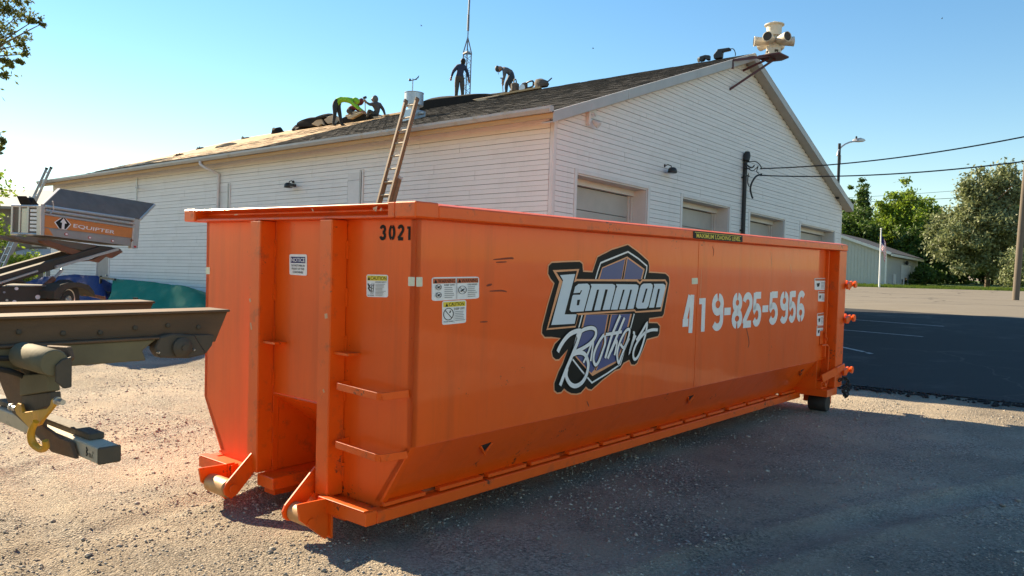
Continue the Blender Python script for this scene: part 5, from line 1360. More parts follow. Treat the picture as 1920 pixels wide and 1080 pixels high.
heap('shingle_heap', (8.2, 21.5, -0.02), 0.55, 0.4, 0.26, M_felt, 'single dark shingle bundle alone on the bare boards by the ridge', 5, 'roofing pile', 'heaps of torn roofing', sheets=1)
heap('shingle_heap', (4.6, 19.6, -0.02), 1.1, 0.7, 0.14, M_felt, 'curled flap of shingles at the torn edge over the downspout', 17, 'roofing pile', 'heaps of torn roofing', sheets=0)
for i, (u, v, s, lb) in enumerate(((3.4, 21.0, .5, 'torn shingle scrap low on the stripped slope near the gutter'), (5.5, 23.2, .4, 'torn shingle scrap at the far rake of the stripped slope'), (7.9, 23.6, .45, 'torn shingle scrap on the ridge at the far end of the roof'))):
    heap('shingle_scrap', (u, v, -0.01), s, s*0.7, 0.08, M_felt, lb, 31+i, 'shingle scrap', 'shingle scraps on the stripped boards', sheets=1)
heap('felt_scrap', (8.35, 8.9, -0.02), 1.3, 0.8, 0.14, M_felt, 'flat dark felt scrap under the stooping worker', 15, 'roofing pile', 'heaps of torn roofing', sheets=0)

def roof_bar(name, p, q, w, h, m, label, cat, grp=None):
    A = Bw(p[0], p[1], zroof(p[0])+p[2]); B_ = Bw(q[0], q[1], zroof(q[0])+q[2])
    o = MB().bar(A, B_, w, h).build(name, m, None); return tag(o, label, cat, grp)
roof_bar('toe_board', (7.2, 13.9, 0.04), (6.75, 11.3, 0.05), 0.09, 0.06, M_board, 'pale wooden toe board on the roof left of the exhaust vent', 'toe board', 'wooden toe boards on the roof')
roof_bar('toe_board', (7.6, 10.1, 0.05), (8.35, 6.9, 0.06), 0.14, 0.06, M_board, 'pale wooden toe board below the tools on the ridge', 'toe board', 'wooden toe boards on the roof')

# tools lying along the ridge
def rloc(u, v, off=0.0): return tuple(Bw(u, v, zroof(u)+off))
def ridge_thing(name, u, v, off, label, cat): return empty(name, rloc(u, v, off), label, cat, None, rot=(0, 0, PI/2-BYAW))
t = ridge_thing('tool_canister', 8.4, 8.05, 0.06, 'dark round tool canister with a bail handle beside the stooping worker', 'canister')
MB().lathe([(0.12, 0), (0.15, 0.02), (0.14, 0.26), (0.08, 0.30), (0.03, 0.31)], (0,0,0), (0,0,1), 16).build('body', M_hood, t, smooth=True)
MB().tube(catmull([(0, 0.06, 0.28), (0, 0.05, 0.40), (0, -0.02, 0.42), (0, -0.06, 0.30)], 4), 0.02, 6).build('handle', M_wire, t)
t = ridge_thing('circular_saw', 8.4, 7.55, 0.06, 'brown and black power saw with a loop handle on the ridge', 'saw')
MB().prism([(0.24, 0), (0.26, 0.14), (0.16, 0.24), (0.02, 0.26), (-0.02, 0.20), (-0.02, 0.0)], 0, -0.06, 0.06).build('housing', M_brown_tr, t, 0.02)
MB().tube(catmull([(0, 0.0, 0.23), (0, -0.16, 0.27), (0, -0.28, 0.24), (0, -0.28, 0.10), (0, -0.14, 0.06), (0, 0, 0.06)], 4), 0.03, 8).build('handle', M_lampblk, t, smooth=True)
MB().lathe([(0.02, 0), (0.13, 0.0), (0.13, 0.01), (0.02, 0.01)], (-0.08, 0.13, 0.06), (1, 0, 0), 18).build('blade', M_galv, t)
t = ridge_thing('tool_bag', 8.45, 6.95, 0.05, 'lumpy dark tool bag at the right end of the tools on the ridge', 'bag')
bgm = MB().lathe([(0.02, 0), (0.17, 0.02), (0.20, 0.12), (0.16, 0.24), (0.05, 0.29), (0.01, 0.30)], (0,0,0), (0,0,1), 14)
bgm.v = [(x*0.8, y*1.5, z*(1+0.25*math.sin(6*y))) for x, y, z in bgm.v]
bgm.build('bag_body', M_hood, t, smooth=True)
MB().bar((0, -0.25, 0.16), (0, -0.42, 0.26), 0.03, 0.03).build('strap', M_lampblk, t)
t = ridge_thing('nail_gun', 8.5, 0.62, 0.03, 'black nail gun with a trailing hose, nearest to the siren on the ridge', 'nail gun')
MB().prism([(0.20, 0.0), (0.22, 0.12), (0.12, 0.22), (0.10, 0.26), (-0.26, 0.25), (-0.28, 0.17), (-0.05, 0.16), (-0.04, 0.0)], 0, -0.06, 0.06).build('housing', M_lampblk, t, 0.015)
MB().tube(catmull([(0, -0.26, 0.22), (0, -0.36, 0.20), (0, -0.42, 0.08), (0, -0.42, 0.0)], 4), 0.012, 6).build('hose', M_wire, t)
t = ridge_thing('drill_case', 8.5, 1.10, 0.03, 'small dark tool with a pale end just left of the nail gun', 'power tool')
MB().prism([(0.16, 0.0), (0.17, 0.14), (0.0, 0.16), (-0.14, 0.13), (-0.14, 0.0), (-0.06, 0.0), (0.0, 0.07), (0.05, 0.0)], 0, -0.06, 0.06).build('housing', M_lampblk, t, 0.015)
MB().lathe([(0.02, 0), (0.06, 0.0), (0.07, 0.05), (0.03, 0.07)], (0, 0.17, 0.06), (0, 1, 0), 12).build('end_cap', M_siren, t)

# ------------------------------------------------------------------ people on the roof
BONES = [('pelvis','spine'),('spine','chest'),('chest','neck'),('neck','head'),('head','crown'),
         ('chest','shl'),('shl','ell'),('ell','wrl'),('wrl','hal'),('chest','shr'),('shr','elr'),('elr','wrr'),('wrr','har'),
         ('pelvis','hil'),('hil','knl'),('knl','anl'),('anl','tol'),('pelvis','hir'),('hir','knr'),('knr','anr'),('anr','tor')]
RADK = 1.22
RAD = dict(pelvis=.135, spine=.13, chest=.145, neck=.058, head=.098, crown=.075, shl=.075, shr=.075, ell=.048, elr=.048, wrl=.033, wrr=.033, hal=.036, har=.036,
           hil=.10, hir=.10, knl=.062, knr=.062, anl=.043, anr=.043, tol=.04, tor=.04)
RAD = {k: v*(RADK if k not in ('head', 'crown', 'hal', 'har') else 1.08) for k, v in RAD.items()}
def person(label, J, top, legs, head_m, boots=None, hand_m=None, group='roofing crew'):
    """J: joint name -> world point; one skinned body with tapered limbs, fingers, face and clothes as materials"""
    boots = boots or M_boot; hand_m = hand_m or M_skin
    org = (Vector(J['anl'])+Vector(J['anr']))/2
    root = empty('person', tuple(org), label, 'person', group)
    names = list(RAD); J = {k: Vector(v)-org for k, v in J.items()}
    vs = [J[n] for n in names]; rad = [RAD[n] for n in names]; idx = {n: i for i, n in enumerate(names)}
    es = [(idx[a], idx[b_]) for a, b_ in BONES]
    seg = [(a, b_) for a, b_ in BONES]
    def matid(a):
        if a in ('head', 'crown', 'neck'): return 2
        if a in ('hal', 'har', 'wrl', 'wrr'): return 3
        if a in ('hil', 'hir', 'knl', 'knr', 'pelvis', 'anl', 'anr') : return 1
        if a in ('tol', 'tor'): return 4
        return 0
    # five fingers per hand: short chains rooted in the palm, the thumb from its side
    for w, h in (('wrl', 'hal'), ('wrr', 'har')):
        d = (J[h]-J[w]).normalized(); sd = d.cross(Vector((0, 1, 0.2))).normalized(); nn = d.cross(sd)
        for k, (o_, ln) in enumerate(((-.030, .062), (-.010, .075), (.010, .072), (.028, .055))):
            a = J[h]+sd*o_+d*0.01; b_ = a+d*ln*0.55+nn*0.008; c = b_+d*ln*0.4+nn*0.03
            i = len(vs); vs += [a, b_, c]; rad += [.0125, .011, .009]; es += [(idx[h], i), (i, i+1), (i+1, i+2)]
        a = J[w]+(J[h]-J[w])*0.6-sd*0.035; b_ = a-sd*0.02+d*0.035+nn*0.012; i = len(vs); vs += [a, b_]; rad += [.013, .010]; es += [(idx[h], i), (i, i+1)]
    me = bpy.data.meshes.new('body'); me.from_pydata(vs, es, [])
    ob = link('body', me, root)
    sk = ob.modifiers.new('skin', 'SKIN'); sk.use_smooth_shade = True
    for i, r in enumerate(rad):
        me.skin_vertices[0].data[i].radius = (r, r*(0.78 if i in (0, 1, 2) else 1)); me.skin_vertices[0].data[i].use_root = (i == 0)
    ss_ = ob.modifiers.new('sub', 'SUBSURF'); ss_.levels = 1; ss_.render_levels = 1
    dg = bpy.context.evaluated_depsgraph_get()
    nm = bpy.data.meshes.new_from_object(ob.evaluated_get(dg))
    ob.modifiers.clear(); ob.data = nm; bpy.data.meshes.remove(me); nm.name = 'body'
    nm.materials.clear()
    for m in (top, legs, head_m, hand_m, boots): nm.materials.append(m)
    for p in nm.polygons:
        c = p.center; best = 9; bi = 0
        for a, b_ in seg:
            A, B_ = J[a], J[b_]; d = B_-A; t = max(0, min(1, (c-A).dot(d)/max(1e-6, d.length_squared)))
            q = A+d*t; dist = (c-q).length-(RAD[a]*(1-t)+RAD[b_]*t)
            if dist < best:
                best = dist
                key = a if t < 0.5 else b_
                if key in ('shl','shr','ell','elr','chest','spine'): bi = 0
                elif key in ('wrl','wrr'): bi = 0 if t < 0.85 else 3
                else: bi = matid(key)
                if a in ('pelvis',) and b_ == 'spine': bi = 1 if t < 0.35 else 0
        p.material_index = bi; p.use_smooth = True
    # face: nose, eyes and ears set on the head
    hd = J['head']; upv = (J['crown']-J['neck']).normalized()
    root['_'] = 0
    del root['_']
    return root, J, org
def face(root, J, fdir, skin_front=True, hair=None, cap=None, hood=None):
    hd = J['head']+(J['crown']-J['head'])*0.35; up_ = (J['crown']-J['neck']).normalized()
    f = Vector(fdir); f = (f-up_*f.dot(up_)).normalized(); s_ = f.cross(up_)
    m = Matrix((s_, f, up_)).transposed().to_4x4(); m.translation = hd
    def loc(mb, name, mm, smooth=True):
        mb.v = [tuple(m @ Vector(v)) for v in mb.v]; return mb.build(name, mm, root, smooth=smooth)
    def ell(c, r, n=10):
        prof = [(max(0.001, math.sin(PI*i/8)), -math.cos(PI*i/8)) for i in range(9)]
        q = MB().lathe(prof, (0,0,0), (0,0,1), n); q.v = [(c[0]+v[0]*r[0], c[1]+v[1]*r[1], c[2]+v[2]*r[2]) for v in q.v]; return q
    if skin_front:
        loc(ell((0, .035, -.015), (.074, .072, .098)), 'face', M_skin)
        ns = ell((0, .108, -.02), (.013, .022, .024)); 
        loc(ns, 'nose', M_skin)
        for sx in (-1, 1):
            loc(ell((sx*.03, .098, .012), (.012, .008, .007)), 'eye', M_hair)
            loc(ell((sx*.085, .0, -.01), (.012, .022, .032)), 'ear', M_skin)
        loc(ell((0, .095, -.06), (.026, .012, .007)), 'mouth', M_maroon)
    if hair: loc(ell((0, -.012, .03), (.102, .11, .10)), 'hair', hair)
    if cap:
        loc(ell((0, -.005, .045), (.108, .115, .085)), 'cap', cap)
        loc(ell((0, .13, .035), (.075, .08, .012)), 'cap_brim', cap)
    if hood:
        loc(ell((0, -.03, .005), (.118, .115, .145)), 'hood', hood)
def WJ(names, pts): return dict(zip(names.split(), pts))
NM = 'pelvis spine chest neck head crown shl ell wrl hal shr elr wrr har hil knl anl tol hir knr anr tor'
J = WJ(NM, [(-6.619,29.2,8.158),(-6.429,29.2,8.261),(-6.218,29.2,8.297),(-6.023,29.2,8.265),(-5.925,29.2,8.22),(-5.856,29.2,8.174),(-6.087,29.05,8.199),(-5.899,29,8.021),(-5.678,28.98,7.851),(-5.59,28.98,7.797),(-6.132,29.36,8.25),(-5.901,29.4,8.073),(-5.662,29.4,7.915),(-5.582,29.4,7.859),(-6.619,29.08,8.073),(-6.59,29.05,7.702),(-6.652,29.08,7.321),(-6.521,29.06,7.292),(-6.586,29.32,8.129),(-6.473,29.3,7.759),(-6.401,29.3,7.364),(-6.265,29.3,7.34)])
r, j, o_ = person('bent-over worker in a lime green hoodie and charcoal trousers on the roof', J, M_lime, M_trous, M_lime)
face(r, j, (0.7, -0.1, -0.7), hood=M_lime)
J = WJ(NM, [(-5.215,30,7.853),(-5.22,30,8.012),(-5.257,30,8.209),(-5.321,30,8.356),(-5.364,30,8.454),(-5.337,30,8.534),(-5.362,29.85,8.271),(-5.472,29.7,8.213),(-5.592,29.7,8.288),(-5.637,29.7,8.326),(-5.176,30.15,8.325),(-5.03,30.15,8.13),(-4.955,30.1,7.923),(-4.933,30.1,7.854),(-5.273,29.88,7.825),(-5.523,29.8,8.037),(-5.534,29.8,7.78),(-5.632,29.8,7.757),(-5.275,30.12,7.856),(-5.517,30.1,8.043),(-5.45,30.1,7.826),(-5.549,30.1,7.803)])
r, j, o_ = person('seated worker in a grey-brown hooded sweatshirt raising a hammer on the roof', J, M_hood, M_brown_tr, M_hoodlight)
face(r, j, (-1, -0.3, -0.1), hood=M_hoodlight)
J = WJ(NM, [(-6.4,30.6,8.163),(-6.281,30.6,8.248),(-6.151,30.6,8.314),(-6.062,30.6,8.387),(-6.015,30.6,8.48),(-5.977,30.6,8.573),(-6.13,30.45,8.26),(-5.995,30.4,8.113),(-5.872,30.4,8.057),(-5.821,30.4,8.038),(-6.151,30.75,8.347),(-6.014,30.8,8.241),(-5.91,30.8,8.162),(-5.868,30.8,8.133),(-6.394,30.48,8.117),(-6.172,30.4,7.986),(-6.348,30.4,7.819),(-6.246,30.4,7.803),(-6.404,30.72,8.169),(-6.202,30.75,8.06),(-6.38,30.75,7.892),(-6.278,30.75,7.875)])
r, j, o_ = person('crouching worker in a maroon hoodie behind the lime worker', J, M_maroon, M_brown_tr, M_maroon)
face(r, j, (-0.8, -0.6, -0.3), hood=M_maroon)
J = WJ(NM, [(-2.193,29.7,9.286),(-2.189,29.7,9.444),(-2.176,29.7,9.66),(-2.102,29.7,9.791),(-2.079,29.7,9.87),(-2.072,29.7,9.949),(-2.286,29.7,9.716),(-2.42,29.6,9.508),(-2.486,29.55,9.277),(-2.491,29.52,9.191),(-2.004,29.75,9.709),(-1.898,29.75,9.486),(-1.85,29.65,9.265),(-1.835,29.65,9.187),(-2.271,29.7,9.244),(-2.282,29.65,8.819),(-2.302,29.7,8.418),(-2.323,29.5,8.293),(-2.104,29.7,9.25),(-2.067,29.65,8.826),(-2.047,29.7,8.426),(-1.991,29.5,8.304)])
r, j, o_ = person('standing worker in a navy long-sleeved shirt and grey-brown trousers seen from behind', J, M_navytop, M_brown_tr, M_hair)
face(r, j, (0.35, 1, -0.4), skin_front=True, hair=M_hair)
J = WJ(NM, [(-0.219,28.2,9.038),(-0.308,28.2,9.175),(-0.442,28.2,9.283),(-0.593,28.2,9.306),(-0.695,28.2,9.293),(-0.778,28.2,9.272),(-0.514,28.06,9.215),(-0.515,28,8.985),(-0.545,28,8.79),(-0.552,28,8.715),(-0.5,28.35,9.293),(-0.513,28.4,9.1),(-0.544,28.4,8.92),(-0.557,28.4,8.854),(-0.264,28.1,8.973),(-0.432,28.05,8.723),(-0.432,28.1,8.447),(-0.514,28.05,8.386),(-0.229,28.32,9.032),(-0.325,28.3,8.836),(-0.213,28.35,8.571),(-0.324,28.3,8.518)])
r, j, o_ = person('stooping worker in a slate grey sweater, jeans and cap using a long tool', J, M_greytop, M_jeans, M_skin)
face(r, j, (-0.35, 0, -1), cap=M_capb)
HMR = [(-5.654,29.72,8.448),(-5.626,29.72,7.957)]
hm = empty('hammer', HMR[1], 'long-handled hammer held up by the seated worker', 'hammer')
q0 = Vector(HMR[0])-Vector(HMR[1])
MB().tube([(0,0,0), tuple(q0)], 0.018, 6).build('handle', M_board, hm)
MB().bar(tuple(q0+Vector((-0.07,0,0.0))), tuple(q0+Vector((0.06,0,0.04))), 0.07, 0.08).build('hammer_head', M_lampblk, hm, 0.01)
PB = [(-0.595,28,8.909),(-0.534,28,8.401)]
pbr = empty('pry_shovel', PB[1], 'long-handled tear-off shovel held by the stooping worker', 'shovel')
q0 = Vector(PB[0])-Vector(PB[1])
MB().tube([(0,0,0), tuple(q0)], 0.018, 6).build('handle', M_board, pbr)
MB().bar(tuple(q0+Vector((-0.06,0,0))), tuple(q0+Vector((0.06,0,0))), 0.03, 0.03).build('grip', M_lampblk, pbr)
MB().slab([(-0.1,-0.02,0.0), (0.1,-0.02,0.0), (0.1,-0.12,-0.12), (-0.1,-0.12,-0.12)], 0.012).build('blade', M_galv, pbr)

# ------------------------------------------------------------------ ladders
def ladder(name, foot, head, across, width, nr, rail_m, rung_m, label, grp, rail_w=0.03, rail_d=0.085, fly=None):
    foot = Vector(foot); head = Vector(head); ac = Vector(across).normalized(); d = (head-foot); ln = d.length; d.normalize()
    nrm = d.cross(ac).normalized()
    o = empty(name, tuple(foot), label, 'ladder', grp)
    def section(s0, s1, w, off, mm):
        for sg in (-1, 1):
            a = d*s0+ac*(sg*w/2)+nrm*off; b_ = d*s1+ac*(sg*w/2)+nrm*off
            rl = MB(); rl.bar(a, b_, rail_w, rail_d, nrm)
            rl.bar(a+ac*(-sg*0.018)+nrm*rail_d*0.45, b_+ac*(-sg*0.018)+nrm*rail_d*0.45, 0.03, 0.008, nrm)
            rl.build('side_rail', mm, o, 0.003)
        s = math.ceil(s0/0.305)*0.305+0.1
        while s < s1-0.04:
            MB().tube([d*s-ac*(w/2-0.01)+nrm*off, d*s+ac*(w/2-0.01)+nrm*off], 0.021, 8).build('rung', rung_m, o, smooth=True)
            s += 0.305
    section(0.0, ln*fly[0], width+0.07, 0.0, rail_m)
    section(ln*fly[1], ln, width, -0.075 if fly[2] else 0.075, rail_m)
    for sg in (-1, 1):
        MB().bar(ac*(sg*(width/2+0.035))+d*-0.05, ac*(sg*(width/2+0.035))+d*0.03, 0.05, 0.10, nrm).build('foot_pad', M_rubber, o)
        MB().bar(d*(ln*fly[0]-0.04)+ac*(sg*(width/2+0.035)), d*(ln*fly[0]+0.02)+ac*(sg*(width/2+0.035)), 0.045, 0.11, nrm).build('rail_bracket', M_galv, o)
        MB().bar(d*(ln-0.05)+ac*(sg*width/2)+nrm*(-0.075 if fly[2] else 0.075), d*(ln+0.02)+ac*(sg*width/2)+nrm*(-0.075 if fly[2] else 0.075), 0.04, 0.10, nrm).build('end_cap', M_rubber, o)
    return o
M_rung = mat('weathered_rung', (0.36, 0.30, 0.22), 0.6, 0.1)
LT = [(3.567,5.664)]
LM = [(3.511,3.387)]
vt, zt2 = LT[0]; vm, zm2 = LM[0]
uf = -0.60-(zt2-0.45)*(1.13-0.40)/(zt2-zm2)+0.2
kk = (zt2-0.5)/(zt2-zm2)
foot = Bw(-0.40+(-1.13+0.40)*kk, vt+(vm-vt)*kk, 0.5)
ladder('extension_ladder', foot, Bw(-0.40, vt, zt2), BV_, 0.36, 0, M_fibre, M_rung, 'brown fibreglass extension ladder leaning on the gutter behind the dumpster', 'ladders leaning on the building', rail_w=0.042, fly=(0.66, 0.30, False))
LA = [(23.209,5.568)]
va, za = LA[0]
LBt = [(23.778,2.385)]
vb, zb3 = LBt[0]
kk = (za-1.0)/(za-zb3)
ladder('extension_ladder', Bw(-0.55-1.0*kk, va+(vb-va)*kk, 1.0), Bw(-0.55, va, za), BV_, 0.42, 0, M_alum, M_alum, 'grey aluminium extension ladder leaning on the far end of the gutter', 'ladders leaning on the building', rail_w=0.035, fly=(0.75, 0.28, True))

# ------------------------------------------------------------------ self-lifting roofing trailer
TYAW = 1.46914
trl = empty('lift_trailer', (-9.0289, 15.5, 0.3084), 'roofing debris trailer with its grey and orange box raised on a scissor lift', 'trailer', rot=(0, 0, TYAW))
TL_ = 3.016
def tq(name, mbx, m, bevel=0.0, smooth=False, parent=None): return mbx.build(name, m, parent or trl, bevel, smooth)
def P3(p, b_): return (p[0], b_, p[1])
def plate(pts, b0, b1): return MB().prism(pts, 1, b0, b1)
SP = [(-0.027,2.615),(3.022,2.618),(2.971,2.009),(-0.045,2.05)]
BWD = 0.66
OB = [(-0.003,2.433),(2.97,2.412),(2.929,2.19),(-0.007,2.212)]
LG = [(-0.006,2.196),(2.93,2.171),(2.897,2.005),(-0.045,2.05)]
SKN = plate([(-0.011,2.596),(3.001,2.611),(2.949,2.02),(-0.03,2.061)], 0.012, 0.04)
tq('side_panel', SKN, M_alum_grey)
tq('side_panel', plate([(-0.011,2.596),(3.001,2.611),(2.949,2.02),(-0.03,2.061)], BWD-0.04, BWD), M_alum_grey)
tq('lower_skirt', plate(LG, 0.0, 0.0115), M_alum_grey, 0.003)
tq('orange_band', plate(OB, -0.004, 0.0115), M_eq_orange)
for q0, q1, w in (((84,386.5),(252,412),0), ((84,394),(252,419.5),0), ((84,401),(250,425),0)):
    pass
R1 = [(-0.039,2.604),(2.989,2.61),(-0.035,2.528),(2.995,2.519),(-0.031,2.456),(2.956,2.436)]
for k in (0, 2, 4):
    tq('top_rail', MB().tube([P3(R1[k], -0.02), P3(R1[k+1], -0.02)], 0.033 if k < 4 else 0.022, 8), M_alum, smooth=True)
CP = [(2.967,2.62),(3.207,2.616),(3.157,1.958),(2.899,1.945),(-0.158,2.602),(-0.039,2.604),(-0.042,2.041),(-0.146,2.044)]
tq('corner_post', MB().prism(CP[0:4], 1, -0.03, 0.06), M_alum, 0.006)
tq('corner_post', MB().prism(CP[4:8], 1, -0.03, 0.06), M_alum, 0.006)
EQ = [(0.855,2.344),(2.284,2.307),(2.25,2.217),(0.842,2.256)]
vs, fs = text_mesh('EQUIPTER', 1, 1)
tx = MB(); tx.add([((EQ[3][0]+(EQ[2][0]-EQ[3][0])*v[0])*(1-v[1])+(EQ[0][0]+(EQ[1][0]-EQ[0][0])*v[0])*v[1], -0.0065, (EQ[3][1]+(EQ[2][1]-EQ[3][1])*v[0])*(1-v[1])+(EQ[0][1]+(EQ[1][1]-EQ[0][1])*v[0])*v[1]) for v in vs], fs)
tq('lettering', tx, M_white_ink)
D1 = [(0.264,2.327),(0.543,2.477),(0.781,2.321),(0.638,2.208),(0.412,2.207)]
D2 = [(0.303,2.328),(0.544,2.456),(0.739,2.323),(0.613,2.217),(0.427,2.214)]
D3 = [(0.437,2.341),(0.537,2.429),(0.64,2.326),(0.575,2.326),(0.564,2.213),(0.484,2.213),(0.494,2.335)]
tq('emblem', MB().prism(D1, 1, -0.007, -0.0045), M_white_ink); tq('emblem', MB().prism(D2, 1, -0.009, -0.0075), M_black_ink); tq('emblem', MB().prism(D3, 1, -0.0115, -0.0095), M_white_ink)
tq('corner_decal', plate([(0.009,2.192),(0.116,2.19),(0.261,2.06),(0,2.063)], -0.003, -0.0005), M_eq_orange)
for c in [(0.642,2.118),(1.398,2.097),(2.207,2.079)]:
    tq('oval_badge', MB().prism([(c[0]+0.055*math.cos(a*PI/8), c[1]+0.03*math.sin(a*PI/8)) for a in range(16)], 1, -0.008, -0.0005), M_red)
    tq('oval_badge_rim', MB().prism([(c[0]+0.04*math.cos(a*PI/8), c[1]+0.019*math.sin(a*PI/8)) for a in range(16)], 1, -0.011, -0.0082), M_white_ink)
SPc = SP
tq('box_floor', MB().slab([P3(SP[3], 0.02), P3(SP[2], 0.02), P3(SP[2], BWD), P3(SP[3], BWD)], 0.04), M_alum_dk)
tq('front_wall', MB().slab([P3(SP[1], 0.02), P3(SP[2], 0.02), P3(SP[2], BWD), P3(SP[1], BWD)], 0.03), M_alum_grey)
# tailgate at the near end: frame, ladder-like slats, punched plate
tail = tq('tailgate', MB().box(-0.02, 0.015, 0.07, BWD-0.02, SP[3][1]+0.03, SP[0][1]-0.02), M_alum_dk)
for z in (SP[0][1]-0.015, SP[3][1]+0.015): tq('tail_rail', MB().tube([(-0.03, 0.05, z), (-0.03, BWD, z)], 0.03, 8), M_alum, smooth=True)
for k in range(6):
    z = SP[3][1]+0.07+0.075*k
    tq('tail_slat', MB().box(-0.045, -0.025, 0.08, 0.27, z, z+0.048), M_white_ink, parent=tail)
for y in (0.29, 0.46, 0.62): tq('tail_post', MB().box(-0.06, -0.022, y, y+0.035, SP[3][1]+0.04, SP[0][1]-0.03), M_alum, parent=tail)
pp_ = MB().box(-0.04, -0.022, 0.335, 0.45, SP[3][1]+0.04, SP[0][1]-0.06); tq('punched_plate', pp_, M_tape, parent=tail)
# raised side lid, its frame and stays
U0 = [(-0.072,2.615),(3.24,2.631)]
U1 = [(0.966,3.042),(4.56,3.114)]
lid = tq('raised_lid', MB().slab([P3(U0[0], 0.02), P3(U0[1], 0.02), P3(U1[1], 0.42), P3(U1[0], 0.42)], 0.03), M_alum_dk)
tq('lid_rail', MB().bar(P3(U1[0], 0.42), P3(U1[1], 0.42), 0.05, 0.05), M_alum, parent=lid)
tq('lid_rail', MB().bar(P3(U0[0], 0.01), P3(U1[0], 0.41), 0.05, 0.06), M_alum, parent=lid)
tq('lid_rail', MB().bar(P3(U0[1], 0.01), P3(U1[1], 0.41), 0.05, 0.06), M_alum, parent=lid)
for k in (0.28, 0.53, 0.78):
    A = Vector(P3(U0[0], 0.0)).lerp(Vector(P3(U0[1], 0.0)), k); B_ = Vector(P3(U1[0], 0.40)).lerp(Vector(P3(U1[1], 0.40)), k)
    tq('lid_rib', MB().bar(A, B_, 0.05, 0.012), M_alum_dk, parent=lid)
ST_ = [(0.136,2.725),(0.174,2.573),(0.071,2.47)]
tq('lid_stay', MB().tube(catmull([P3(p, -0.05) for p in ST_], 3), 0.012, 6), M_alum)
TP2 = [(0.064,2.377),(0.184,2.367),(0.337,2.328),(0.272,2.406),(0.427,2.378)]
tq('debris', MB().prism([(SP[0][0]+0.02, SP[0][1]+0.0), (SP[0][0]-0.10, SP[0][1]+0.17), (SP[0][0]+0.06, SP[0][1]+0.05), (SP[0][0]+0.10, SP[0][1]+0.16), (SP[0][0]+0.22, SP[0][1]+0.06), (SP[0][0]+0.4, SP[0][1]+0.0)], 1, 0.3, 0.5), M_felt)
# lift: top beam, scissor arms, main boom with its cylinder
TB = [(-0.765,1.999),(0.095,2.01),(2.678,1.93),(2.804,1.888),(1.419,1.832),(-0.198,1.905),(-0.514,1.936)]
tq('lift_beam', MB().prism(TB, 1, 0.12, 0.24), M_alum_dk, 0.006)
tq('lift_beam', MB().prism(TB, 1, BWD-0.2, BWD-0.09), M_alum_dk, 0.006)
AR = [(-0.023,1.946),(0.204,1.96),(1.387,1.775),(1.251,1.669),(1.008,1.703),(0.07,1.89)]
tq('scissor_arm', MB().prism(AR, 1, 0.05, 0.13), M_eq_brown, 0.006)
BM2 = [(-1.62,1.125),(1.905,1.951),(2.235,1.945),(2.317,1.891),(1.107,1.589),(-1.368,0.987)]
tq('main_boom', MB().prism(BM2, 1, 0.02, 0.14), M_eq_dark, 0.008)
tq('main_boom', MB().prism(BM2, 1, BWD-0.2, BWD-0.1), M_eq_dark, 0.008)
CY = [(0.328,1.447),(2.388,1.907),(-1.157,1.121),(-0.172,1.362)]
tq('boom_strip', MB().bar(P3(CY[0], -0.02), P3(CY[1], -0.02), 0.04, 0.055), M_alum)
tq('boom_strip', MB().bar(P3(CY[2], -0.01), P3(CY[3], -0.01), 0.03, 0.035), M_alum)
CH = [(1.255,1.591),(1.609,1.649),(2.395,1.916),(2.682,1.858),(2.269,1.697),(2.072,1.736),(1.796,1.587),(1.52,1.612)]
tq('chain_guide', MB().prism(CH, 1, 0.03, 0.10), M_eq_brown, 0.004)
# hydraulic cylinder under the boom
HC = [(0.117,1.056),(0.373,1.215),(0.635,1.41)]
tq('cylinder_body', MB().tube([P3(HC[0], 0.05), P3(HC[1], 0.05)], 0.055, 10), M_eq_brown, smooth=True)
tq('cylinder_rod', MB().tube([P3(HC[1], 0.05), P3(HC[2], 0.05)], 0.028, 10), M_alum, smooth=True)
# chassis with control box, fender and wheels
CB = [(-1.854,1.033),(0.078,1.078),(0.308,1.1),(0.454,0.699),(-1.839,0.67)]
tq('chassis_body', MB().prism(CB, 1, 0.0, 0.85), M_eq_dark, 0.01)
tq('chassis_edge', MB().bar(P3([(-0.986,1.078)][0], -0.015), P3([(0.063,1.078)][0], -0.015), 0.03, 0.02), M_zinc)
FD = [(-0.071,0.989),(0.121,1.113),(0.354,1.156),(0.678,1.159),(0.984,1.108),(1.164,0.976),(1.205,0.866),(1.026,0.955),(0.852,1.031),(0.617,1.063),(0.36,1.041),(0.175,0.957),(0.119,0.833),(-0.064,0.835)]
tq('fender', MB().prism(FD, 1, -0.30, 0.02), M_eq_dark, 0.008)
wc = [(0.522,0.82)][0]
for b_, sg in ((-0.20, -1), (0.88, 1)):
    wh = tq('wheel', MB().lathe([(0.20, 0.03), (0.33, 0.01), (0.39, 0.05), (0.39, 0.17), (0.33, 0.21), (0.20, 0.19)], (wc[0], b_, wc[1]), (0, 1, 0), 28), M_rubber, smooth=True)
    tq('rim', MB().lathe([(0.03, 0.0), (0.07, -0.01), (0.09, 0.03), (0.175, 0.02), (0.20, 0.0), (0.20, 0.18), (0.03, 0.18)], (wc[0], b_+(0.018 if sg < 0 else 0.0), wc[1]), (0, 1, 0), 28), M_rim, parent=wh, smooth=True)
    hl = MB()
    for k in range(6):
        a = k*PI/3
        hl.lathe([(0.002, 0), (0.028, 0), (0.028, 0.004), (0.002, 0.004)], (wc[0]+0.125*math.cos(a), b_+(0.035 if sg < 0 else 0.2), wc[1]+0.125*math.sin(a)), (0, 1, 0), 10)
    tq('rim_hole', hl, M_dark, parent=wh)
for s in (0.3, 3.2, -1.0):
    for b_ in (0.0, 0.8): tq('stabiliser_leg', MB().box(s, s+0.08, b_, b_+0.08, -0.02, wc[1]), M_eq_dark)
JK = [(1.132,0.921),(1.829,0.826)]
